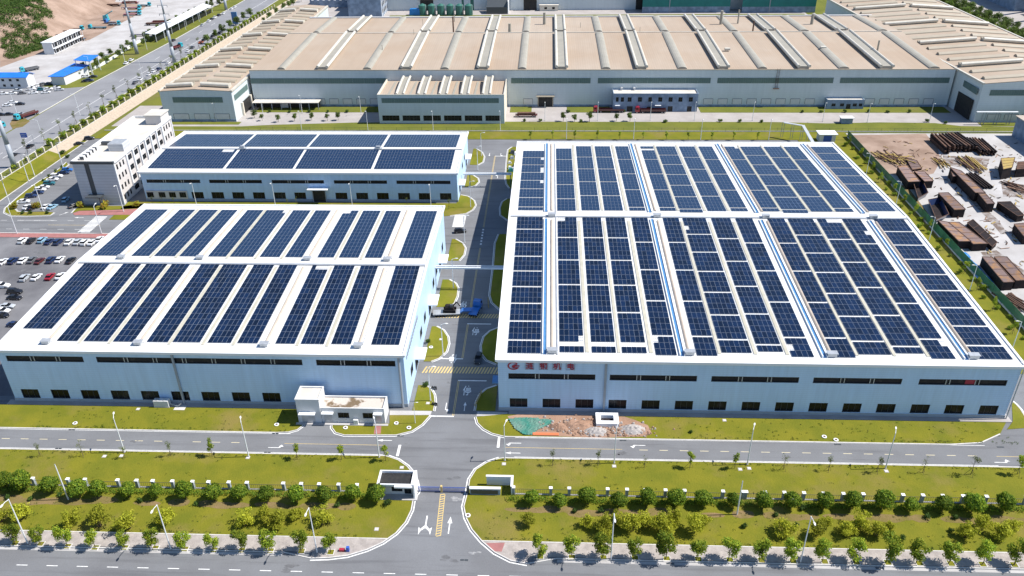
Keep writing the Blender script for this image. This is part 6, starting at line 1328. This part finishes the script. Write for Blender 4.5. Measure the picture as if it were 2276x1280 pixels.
# plant heap between rear and right factory
t = thing('equipment_heap', 'heap of dark and teal machinery parts beside the right factory rear corner', 'equipment', (-13.5,330,0)); r = random.Random(2)
for k in range(16):
    x, y = -15.5+r.uniform(-1.2,3.0), 318+r.uniform(0,26); s = r.uniform(.5,1.2); MB().loft([[(x-s,y-s,-.05),(x+s,y-s,-.05),(x+s,y+s,-.05),(x-s,y+s,-.05)], [(x-s*.7,y-s*.5,s*1.2),(x+s*.8,y-s*.7,s*1.4),(x+s*.6,y+s*.8,s),(x-s*.6,y+s*.6,s*1.3)]]).build('machine_part', r.choice(['rust_dark_shaded','office_dark','teal','galv','stucco']), t)
# ---- construction pit before the right factory
t = MB(); P = GL([(1128,925),(1160,920),(1340,925),(1388,926),(1410,933),(1440,945),(1447,960),(1436,970),(1330,973),(1250,970),(1180,968),(1160,962),(1140,945)])
o = struct('bare_soil', MB().prism(P, -.1, .03), 'soil')
r = random.Random(3); rub = MB()
for k in range(420):
    px, py = r.choice(((r.gauss(1400,28),r.gauss(955,7)), (r.gauss(1330,40),r.gauss(962,5)), (r.gauss(1290,45),r.gauss(945,12)))); x, y = G(px, py); s = r.uniform(.08,.38)
    if not (152.6 < y < 161): continue
    rub.loft([[(x-s,y-s,0),(x+s,y-s,0),(x+s,y+s,0),(x-s,y+s,0)], [(x-s*.6,y-s*.4,s*1.3),(x+s*.5,y-s*.6,s),(x+s*.6,y+s*.4,s*1.4),(x-s*.4,y+s*.6,s*.8)]], r.randint(0,2))
tag(rub.build('rubble', ['soil','concrete','soil_pale']), 'loose rubble and clods around the excavation', 'rubble', kind='stuff')
for i, (px, py, s, m) in enumerate(((1405,955,3.2,'concrete'),(1325,960,3.0,'concrete'),(1285,945,3.5,'soil'),(1240,950,2.4,'soil'))):
    x, y = G(px, py); n = 14; mb = MB(); pts = []; r = random.Random(i)
    for a in range(n):
        for b in range(n): u, v = (a/(n-1)-.5)*2, (b/(n-1)-.5)*2; pts.append((x+u*s, y+v*s*.6, .02+max(0,1-u*u-v*v)*1.0*r.uniform(.7,1.2)))
    mb.add(pts, [(a*n+b,(a+1)*n+b,(a+1)*n+b+1,a*n+b+1) for a in range(n-1) for b in range(n-1)])
    tag(mb.build('spoil_heap', m), ['grey gravel heap right of the concrete frame', 'pale gravel heap below the concrete frame', 'reddish spoil heap left of the concrete frame', 'low reddish spoil heap beside the green netting'][i], 'spoil heap', 'spoil heaps at the excavation')
x0, y0 = G(1325,949); x1, y1 = G(1373,925); t = thing('concrete_frame', 'white concrete rectangular frame around a pit before the right factory', 'foundation', ((x0+x1)/2, y0, 0)); y1 = y0+4.3
mb = MB(); mb.box(x0,x1,y0,y0+1.2,-.1,1.1); mb.box(x0,x1,y1-1.0,y1,-.1,1.1); MBs = mb.box(x0,x0+1.2,y0+1.2,y1-1.0,-.1,1.1).box(x1-1.2,x1,y0+1.2,y1-1.0,-.1,1.1); mb.build('frame', 'trim_white', t); MB().box(x0+1.2,x1-1.2,y0+1.2,y1-1.0,-.1,.08).build('pit_floor', 'rust_dark_shaded', t)
P = GL([(1130,932),(1160,927),(1232,934),(1222,945),(1200,953),(1182,967),(1163,967),(1146,955)]); n = 16; r = random.Random(6); mb = MB()
xs = [p[0] for p in P]; ys = [p[1] for p in P]; import itertools
def inside(x, y):
    c = False
    for i in range(len(P)):
        (xa, ya), (xb2, yb2) = P[i], P[(i+1)%len(P)]
        if (ya > y) != (yb2 > y) and x < (xb2-xa)*(y-ya)/(yb2-ya)+xa: c = not c
    return c
g = .38; nx, ny = int((max(xs)-min(xs))/g), int((max(ys)-min(ys))/g); idx = {}
for i in range(nx+1):
    for j in range(ny+1): idx[i,j] = len(mb.v); mb.v.append((min(xs)+i*g, min(ys)+j*g, .1+r.uniform(0,.22)))
for i in range(nx):
    for j in range(ny):
        if inside(min(xs)+(i+.5)*g, min(ys)+(j+.5)*g): mb.f.append((idx[i,j],idx[i+1,j],idx[i+1,j+1],idx[i,j+1])); mb.m.append(0)
tag(mb.build('dust_netting', 'green_net'), 'crumpled green dust netting over soil before the right factory', 'netting')
t = thing('pipe_bundle', 'orange plastic pipes lying beside the inner road kerb', 'pipes', (*G(1214,966),0))
for k in range(3): p, q = G(1184,963.5+1.7*k), G(1242,964.5+1.7*k); MB().tube((*p,.16),(*q,.16),.15).build('pipe', 'orange', t)
# ---- small lawn furniture
ring = MB(); N = 14
for i in range(N):
    a, b = 6.283*i/N, 6.283*(i+1)/N
    for r0, r1, z0, z1 in ((.42,.75,.18,.18),): ring.add([(r1*math.cos(a),r1*math.sin(a),.18),(r1*math.cos(b),r1*math.sin(b),.18),(r0*math.cos(b),r0*math.sin(b),.18),(r0*math.cos(a),r0*math.sin(a),.18),(r1*math.cos(a),r1*math.sin(a),-.1),(r1*math.cos(b),r1*math.sin(b),-.1)], [(0,1,2,3),(4,5,1,0)])
ringm = ring.mesh('collar', 'trim_white'); lidm = MB().tube((0,0,-.1),(0,0,.15),.43,.43,14).mesh('lid', 'rust_beam')
mh = [((167,941),'on the lawn before the left factory, left end'),((615,944),'on the lawn left of the substation block'),((768,951),'below the substation block windows'),((881,941),'on the lawn right of the substation block'),((909,951),'on the kerb corner by the drive mouth'),((958,772),'on the second drive island'),((1610,931),'before the right factory, left of two squares'),((1832,971),'left of the pair beside the inner road'),((1858,978),'right of the pair beside the inner road'),((1040,1146),'on the lawn edge right of the entrance arrows')]
for px, lb in mh:
    x, y = G(*px); t = thing('manhole', 'white-ringed manhole '+lb, 'manhole', (x,y,0), 'ringed manholes'); t.scale = (.76,.76,1); link('collar', ringm, t); link('lid', lidm, t)
sq = [((307,909),'below the third window of the left factory'),((232,1014),'beside the inner road, leftmost'),((270,1013),'at the foot of the leftmost inner road lamp'),((551,1017),'at the second inner road lamp'),((893,1039),'above the gatehouse'),((837,1176),'on the lawn left of the entrance arrows'),((1365,1036),'at the lamp before the concrete frame'),((1610,931),'before the sixth window of the right factory'),((1645,1043),'left of the pair by the inner road'),((1665,1041),'right of the pair by the inner road'),((1970,1047),'at the rightmost inner road lamp'),((951,896),'at the nearest drive lamp'),((980,754),'on the second drive island'),((1120,1031),'at the lamp right of the drive mouth')]
sqm = MB().box(-.45,.45,-.45,.45,-.1,.08).mesh('cover_slab', 'kerb'); sqr = MB().box(-.6,.6,-.6,.6,-.1,.03).mesh('surround', 'concrete')
for px, lb in sq:
    if px == (1610,931) and lb.startswith('before the sixth'): px = (1610, 934)
    x, y = G(*px); t = thing('cable_cover', 'pale square cable cover '+lb, 'cover slab', (x,y,0), 'square cable covers'); t.scale = (.8,.8,1); link('cover_slab', sqm, t); link('surround', sqr, t)
for o in [q for q in col.objects if q.get('label','') == 'white-ringed manhole before the right factory, left of two squares']: drop(o)
for px, lb in (((160,954),'left of the left factory lamp'),((612,963),'at the driveway corner'),((890,968),'at the drive mouth kerb'),((1385,978),'below the concrete frame'),((1862,987),'below the manhole pair'),((2224,993),'at the right end of the inner road'),((130,996),'on the near inner road kerb, left'),((594,1005),'on the near inner road kerb, middle'),((1888,1031),'on the near inner road kerb, right'),((1032,1244),'in the avenue mouth'),((1490,1252),'at the avenue kerb, left of right side'),((1955,1262),'at the avenue kerb, right of right side')):
    x, y = G(*px); t = thing('drain_grate', 'dark double drain grate '+lb, 'drain', (x,y,-.06), 'drain grates')
    for s in (-.42, .42): f = MB().box(s-.36,s+.36,-.2,.2,-.03,0.012).build('grate', 'office_dark', t, (0,0,0))
x, y = G(362,902); t = thing('air_conditioner', 'white twin-fan outdoor unit with pipes before the left factory', 'air conditioner', (x,y,0)); MB().box(-1.9,1.9,-.7,.7,.25,2.0).build('cabinet', 'stucco', t, (0,0,0)); MB().box(-2,2,-.8,.8,-.1,.24).build('plinth', 'concrete_pale', t, (0,0,0))
for d in (-1.0, .9): MB().tube((d,0,2.0),(d,0,2.15),.55,.55,14).build('fan', 'galv', t, (0,0,0))
MB().tube((1.9,0,.8),(4.2,-.5,.4),.12).tube((4.2,-.5,.4),(5.2,-.4,1.2),.12).build('pipe', 'galv', t, (0,0,0))
MB().box(3.4,6.2,-1.6,.2,-.1,.06).build('slab', 'kerb', t, (0,0,0))
x, y = G(1064,888); t = thing('barrier_rack', 'yellow steel barrier frame leaning at the shaded kerb', 'barrier', (x,y,0), None, R_(78))
for z in (.2,.8): MB().bar((-3,0,z),(3,0,z),.12,.12).build('rail', 'yellow_steel', t, (0,0,0))
for k in range(7): MB().bar((-3+k,0,-.1),(-3+k,.3,.9),.1,.1).build('upright', 'yellow_steel', t, (0,0,0))
x, y = G(1086,675); t = thing('barrier_rack', 'yellow steel barrier frame behind the blue tractor unit', 'barrier', (x,y,0), None, R_(95))
for z in (.2,.8): MB().bar((-2.4,0,z),(2.4,0,z),.12,.12).build('rail', 'yellow_steel', t, (0,0,0))
for k in range(5): MB().bar((-2.4+1.2*k,0,-.1),(-2.4+1.2*k,.3,.9),.1,.1).build('upright', 'yellow_steel', t, (0,0,0))
x, y = G(764,1224); t = thing('litter_bin', 'blue and red litter bins on the avenue pavement', 'bin', (x,y,0)); MB().box(-.9,.2,-.3,.3,-.05,.5).build('red_bin', 'red_sign', t, (0,0,0)); MB().box(.6,1.2,-.3,.3,-.05,1.1).build('blue_bin', 'blue_box', t, (0,0,0))
for i, q in enumerate([(34,1207),(90,1209),(150,1214),(212,1217),(277,1217),(345,1218),(411,1220),(476,1222),(537,1223),(601,1224),(670,1225),(735,1227)]+[(1201+70.2*k,1237+1.2*k) for k in range(16)]):
    x, y = G(*q); w_ = MB(); w_.box(-.6,.6,-.6,.6,-.05,-.004); struct('tree_pit', MB().box(x-.62,x+.62,y-.62,y+.62,-.1,.004), 'lawn'); struct('pit_edge', MB().box(x-.75,x+.75,y-.75,y-.621,-.1,.05).box(x-.75,x+.75,y+.621,y+.75,-.1,.05).box(x-.75,x-.621,y-.62,y+.62,-.1,.05).box(x+.621,x+.75,y-.62,y+.62,-.1,.05), 'kerb')
struct('footpath', MB().prism(GL([(1080,1207),(1122,1206),(1115,1226),(1099,1225)]), -.1, -.004), 'redpave')
# ---- west: buildings beyond the boulevard
x0, y0 = -305, 436
def gabled(name, label, cat, x0, x1, y0, y1, h, rise, wall, roof, zb, wins=()):
    t = thing(name, label, cat, ((x0+x1)/2,y0,zb)); ym = (y0+y1)/2
    holes_wall(x0, x1, zb-.1, zb+h, y0, y0+.3, wins).build('front_wall', wall, t); MB().box(x0,x0+.3,y0+.3,y1,zb-.1,zb+h).build('side_wall', wall, t); MB().box(x1-.3,x1,y0+.3,y1,zb-.1,zb+h).build('side_wall', wall, t); MB().box(x0+.3,x1-.3,y1-.3,y1,zb-.1,zb+h).build('rear_wall', wall, t)
    for s in (x0-.001, x1+.001): MB().poly([(s,y0,zb+h),(s,y1,zb+h),(s,ym,zb+h+rise)]).build('gable', wall, t)
    for ya, yb in ((y0-.6,ym),(y1+.6,ym)): P = [(x0-.6,ya,zb+h-.1),(x1+.6,ya,zb+h-.1),(x1+.6,yb,zb+h+rise),(x0-.6,yb,zb+h+rise)]; MB().loft([P,[(a,b,c+.2) for a,b,c in P]]).build('roof_slope', roof, t)
    for q in wins: window(t, *q, y0, nx=2, depth=.15, fw=.08)
    return t
gabled('dormitory', 'two storey white prefab dormitory with bright blue roof', 'building', -330, -288.5, 436.5, 444, 6.2, 1.6, 'stucco', 'blue_roof', ZB, [(-328+4.2*k,-326.4+4.2*k,ZB+z,ZB+z+1.3) for k in range(9) for z in (1.0,4.0)])
P = lambda q, z: [(*p, z) for p in GL(q, z)]
for lb, px, h in (('long bright blue sloping shed roof on white walls by the yard gate', [(106,171),(139,171),(199,145),(165,141)], 5.0), ('bright blue flat canopy above the long blue shed', [(163,134),(200,137),(219,123),(185,122)], 8.5)):
    zz = ZB+h; Q = P(px, zz); c = (sum(p[0] for p in Q)/4, sum(p[1] for p in Q)/4); t = thing('blue_shed', lb, 'shed', (*c,ZB)); MB().loft([Q, [(a,b,z+.25) for a,b,z in Q]]).build('roof', 'blue_roof', t)
    q = [(c[0]+(a-c[0])*.88, c[1]+(b-c[1])*.88) for a,b,_ in Q]
    if h < 6: MB().prism(q, ZB-.1, zz-.02).build('walls', 'stucco', t)
    else:
        for a, b in q: MB().bar((a,b,ZB-.1),(a,b,zz),.3,.3).build('post', 'pole_white', t)
xa = GL([(95,118)], ZB)[0]
t = thing('yard_office', 'white two storey yard office with glazed side in the truck yard', 'office', (*G(118,119,ZB),ZB)); Q0 = GL([(100,121),(125,121),(155,104),(130,104)], ZB); c = (sum(p[0] for p in Q0)/4, sum(p[1] for p in Q0)/4)
bl = G(100,121,ZB); br = G(121,121,ZB); x0, x1, y0 = bl[0], br[0], bl[1]; y1 = y0+36
MB().box(x0,x1,y0,y1,ZB-.1,ZB+7.2).build('walls', 'stucco', t); MB().box(x0-.5,x1+.8,y0-.3,y1+.4,ZB+7.2,ZB+7.6).build('roof', 'trim_white', t)
for k in range(6):
    for z in (.5,4.0): MB().box(x1+.01,x1+.15,y0+1+5.9*k,y0+6+5.9*k,ZB+z,ZB+z+2.8).build('glazing', 'glass_dark', t)
MB().box(x1+.02,x1+1.6,y0,y1,ZB+3.45,ZB+3.7).build('balcony', 'trim_white', t)
for k in range(7): MB().bar((x1+1.5,y0+.3+5.9*k,ZB-.1),(x1+1.5,y0+.3+5.9*k,ZB+7.2),.2,.2).build('post', 'pole_white', t)
Q = P([(322,74),(345,77),(470,13),(452,8)], ZB+5); t = thing('truck_canopy', 'long white canopy roof on posts along the truck yard', 'canopy', (Q[0][0],Q[0][1],ZB)); MB().loft([Q,[(a,b,z+.3) for a,b,z in Q]]).build('roof', 'trim_white', t)
for k in range(9):
    a, b = Vector(Q[1]).lerp(Vector(Q[2]), k/8), Vector(Q[0]).lerp(Vector(Q[3]), k/8)
    for p in (a, b): MB().bar((p.x,p.y,ZB-.1),(p.x,p.y,p.z),.25,.25).build('post', 'pole_white', t)
a_, b_ = Vector(Q[1]), Vector(Q[2]); MB().poly([(a_.x-1,a_.y,ZB),(b_.x-1,b_.y,ZB),(b_.x-1,b_.y,ZB+2.6),(a_.x-1,a_.y,ZB+2.6)]).build('back_panel', 'glass_dark', t)
wl_ = GL([(170,175),(232,143),(300,100),(330,84)], ZB); t = thing('yard_wall', 'low white wall between truck yard and boulevard verge', 'wall', (*wl_[0],ZB))
for p, q in zip(wl_[:-1], wl_[1:]): MB().bar((*p,ZB+.8),(*q,ZB+.8),.3,1.8).build('wall_panel', 'trim_white', t)
x, y = G(237,46,ZB); t = thing('loading_crane', 'turquoise loading crane body among the yard trucks', 'crane', (x,y,ZB)); MB().loft([[(-2,-1.4,.4),(2,-1.4,.4),(2,1.4,.4),(-2,1.4,.4)],[(-1.6,-1.2,4),(1.4,-1.2,4.4),(1.4,1.2,4.4),(-1.6,1.2,4)]]).build('body', 'paint_cyan', t, (0,0,0)); MB().bar((0,0,4),(6,0,7),.5,.6).build('jib', 'paint_cyan', t, (0,0,0)); MB().box(-2.4,2.4,-1.5,1.5,-.05,.39).build('base', 'tyre', t, (0,0,0))
# dirt hill with scrub
r = random.Random(21); hl = MB(); n = 90; X0, X1, Y0, Y1 = -520, -326, 484, 770
def hz(x, y):
    def sm(t): t = min(1, max(0, t)); return t*t*(3-2*t)
    d = (-334-max(0, y-595)*.2+3*math.sin(y*.07))-x; s = sm(d/34)*sm((y-488)/26)
    return ZB-.3+19*s+(1.6*math.sin(x*.21+y*.05)*math.sin(y*.13)+1.2*math.sin(x*.5-y*.31))*s*(1.3-s)
for i in range(n+1):
    for j in range(n+1):
        x, y = X0+(X1-X0)*i/n, Y0+(Y1-Y0)*j/n; hl.v.append((x, y, hz(x,y)+r.uniform(-.35,.35)*(1 if hz(x,y) > ZB+1 else 0)))
for i in range(n):
    for j in range(n): hl.f.append((i*(n+1)+j,(i+1)*(n+1)+j,(i+1)*(n+1)+j+1,i*(n+1)+j+1)); hl.m.append(0)
struct('hill', hl, 'soil_pale')
struct('dirt_yard', MB().poly([(*p,ZB+.05) for p in GL([(0,150),(60,128),(95,118),(130,105),(200,88),(300,35),(330,10),(200,0),(150,40),(80,80),(0,110)], ZB)]), 'soil_pale')
sc_ = MB(); r = random.Random(31)
for _ in range(1500):
    px, py = r.uniform(-10,110), r.uniform(-8,72)
    if px > 100-.3*py+10*math.sin(py*.3) or py > 66-.12*abs(px-50): continue
    d = ray(px, py); z = 14
    for _k in range(12): X, Y = G(px, py, z); z = hz(X, Y)
    leaf_cloud(sc_, (X, Y, z+.7), (r.uniform(1.4,2.8),r.uniform(1.4,2.8),r.uniform(1.0,2.0)), 44, .8, r.randint(0,99999), .5, mats=r.choice(((0,1),(0,0),(1,2))))
tag(sc_.build('hillside_scrub', ['leaf_dark','leaf_dark_light','leaf_dull']), 'dense dark green scrub covering the dirt hill', 'scrub', kind='stuff')
# ---- beyond the works: grey mill hall, tanks, teal sheds, office
t = thing('rolling_mill', 'long blue-grey mill hall behind the tan works', 'factory', (0,652,0)); MB().box(-150,196,652,652.6,-.1,22).build('front_wall', 'wall_grey', t); MB().box(-150,196,652.6,720,21.4,22).build('roof', 'roof_grey', t)
for x, y in ((-94,652),(-14,652),(72,652)):
    mb = MB(); px = x; d = MB().box(px-5,px+5,651.7,651.98,-.1,8).build('loading_door', 'opening', t); MB().box(px-6.5,px+6.5,650,651.68,8.2,8.8).build('door_canopy', 'vent_tan', t)
Q = G(775,31); t = thing('rear_office', 'blue-grey three storey office with white-framed side behind the works', 'building', (-128,606,0)); a, b = G(812,32)[0]*0-142, -112
xA, yA = G(775,33,2); xB = G(848,33,2)[0]; MB().box(xA,xB,yA,yA+34,-.1,15).build('walls', 'weathered', t); MB().box(xA-.4,xB+.4,yA-.4,yA+34.4,15,15.5).build('roof', 'roof_slab', t)
for k in range(5):
    for z in (2.5,7.5,11.5): MB().box(xB+.01,xB+.25,yA+2+6*k,yA+6+6*k,z,z+2.6).build('window', 'glass_dark', t)
    MB().box(xB+.01,xB+.5,yA+.4+6*k,yA+1.5+6*k,0,14.6).build('pilaster', 'trim_white', t)
t = thing('grey_shed', 'low grey shed with row of white skylights beside the rear office', 'shed', (-170,655,0)); xA, yA = G(690,16); xB = G(776,16)[0]; MB().box(xA,xB,yA,yA+20,-.1,7).build('walls', 'weathered', t)
for k in range(7): MB().box(xA+2+(xB-xA)/7*k,xA+(xB-xA)/7*(k+1)-1,yA-2.5,yA-.02,5.6,5.9).build('awning', 'trim_white', t)
for i in range(6):
    x, y = G(940+20.5*i, 33); t = thing('storage_tank', f'{nth(i,6)} dark green cylindrical tank in the row behind the works', 'tank', (x,y,0), 'green tanks behind the works'); MB().tube((0,0,-.1),(0,0,7),3.0,3.0,20).build('shell', 'tank_green', t, (0,0,0)); MB().tube((0,0,7),(0,0,8.2),3.0,.8,20).build('dome', 'tank_green', t, (0,0,0)); MB().tube((2.6,-1.8,0),(2.6,-1.8,8),.2,.2,6).build('pipe', 'galv', t, (0,0,0))
for i in range(6):
    x, y = G(948+20.5*i, 21); t = thing('storage_tank', f'{nth(i,6)} dark green tank in the far row behind the works', 'tank', (x,y,0), 'green tanks behind the works'); MB().tube((0,0,-.1),(0,0,8),3.0,3.0,20).build('shell', 'tank_green', t, (0,0,0)); MB().tube((0,0,8),(0,0,9.2),3.0,.8,20).build('dome', 'tank_green', t, (0,0,0))
x, y = G(925,33); t = thing('tarpaulin', 'bright blue tarpaulin cover beside the green tanks', 'tarpaulin', (x,y,0)); MB().loft([[(-5,-2.5,-.1),(5,-2.5,-.1),(5,2.5,-.1),(-5,2.5,-.1)],[(-4.4,-2,4.6),(4.2,-2.1,4.9),(4.4,2,4.9),(-4.2,2,4.5)]]).build('cover', 'tarp_blue', t, (0,0,0))
t = thing('pump_house', 'blue-grey pump house with window row above the green tanks', 'building', (-60,668,0)); xA, yA = G(935,12); xB = G(1058,12)[0]; MB().box(xA,xB,yA,yA+16,-.1,14).build('walls', 'weathered', t)
for k in range(11): MB().box(xA+2+(xB-xA)/11*k,xA+(xB-xA)/11*(k+1)-2,yA-.12,yA-.01,5,8).build('window', 'glass_dark', t)
for lb, a, b in (('long teal corrugated shed behind the works', 1427, 1622), ('second teal corrugated shed, nearer the right works wing', 1648, 1812)):
    xA, yA = G(a,28); xB = G(b,28)[0]; t = thing('teal_shed', lb, 'shed', ((xA+xB)/2,yA,0)); MB().box(xA,xB,yA,yA+.4,-.1,4.2).build('base_wall', 'weathered', t); MB().box(xA,xB,yA+.05,yA+.45,4.2,14).build('cladding', 'teal', t); P_ = [(xA-1,yA-1,14),(xB+1,yA-1,14),(xB+1,yA+26,16),(xA-1,yA+26,16)]; MB().loft([P_,[(p,q,z+.4) for p,q,z in P_]]).build('roof', 'roof_grey', t); MB().box(xA+20,xA+20.6,yA-.3,yA+.04,-.1,14).build('downpipe', 'pole_steel', t)
x, y = G(1220,24); t = thing('gate_cabin', 'small cream cabin with two windows behind the works', 'hut', (x,y,0)); MB().box(-7,7,0,6,-.1,4).build('walls', 'wall_cream', t, (0,0,0)); MB().box(-7.5,7.5,-.5,6.5,4,4.4).build('roof', 'roof_slab', t, (0,0,0))
for d in (-3.5, 2.5): MB().box(d,d+2,-.1,-.01,1.2,2.8).build('window', 'glass_dark', t, (0,0,0))
x, y = G(1105,31); t = thing('loading_hood', 'dark grey sloping hood beside the works rear wall', 'hood', (x,y,0)); MB().loft([[(-8,0,-.1),(8,0,-.1),(8,0,5),(-8,0,5)],[(-8,12,-.1),(8,12,-.1),(8,12,9),(-8,12,9)]]).build('shell', 'office_dark', t, (0,0,0)); MB().box(8.02,8.6,0,12,-.1,9.2).build('side_panel', 'trim_white', t, (0,0,0))
# industrial plant at the top right corner
t = thing('conveyor_plant', 'dark blue-grey plant with conveyor frames beyond the tree belt', 'plant', (330,640,0)); MB().box(345,440,640,700,-.1,20).build('main_block', 'weathered', t); r = random.Random(9)
for k in range(8): x = 334+r.uniform(0,40); y = 570+r.uniform(0,70); MB().bar((x,y,-.1),(x,y,r.uniform(8,16)),.8,.8).build('column', 'pole_steel', t)
for k in range(3): MB().bar((334,580+22*k,6+3*k),(374,600+22*k,12+2*k),2.2,1.6).build('conveyor', 'weathered', t)
MB().box(336,342,556,566,-.1,9).build('tower', 'galv', t); MB().box(352,400,590,630,-.1,10).build('low_block', 'office_dark', t)
for L_ in TREE.values():
    for p in L_: drop(p)
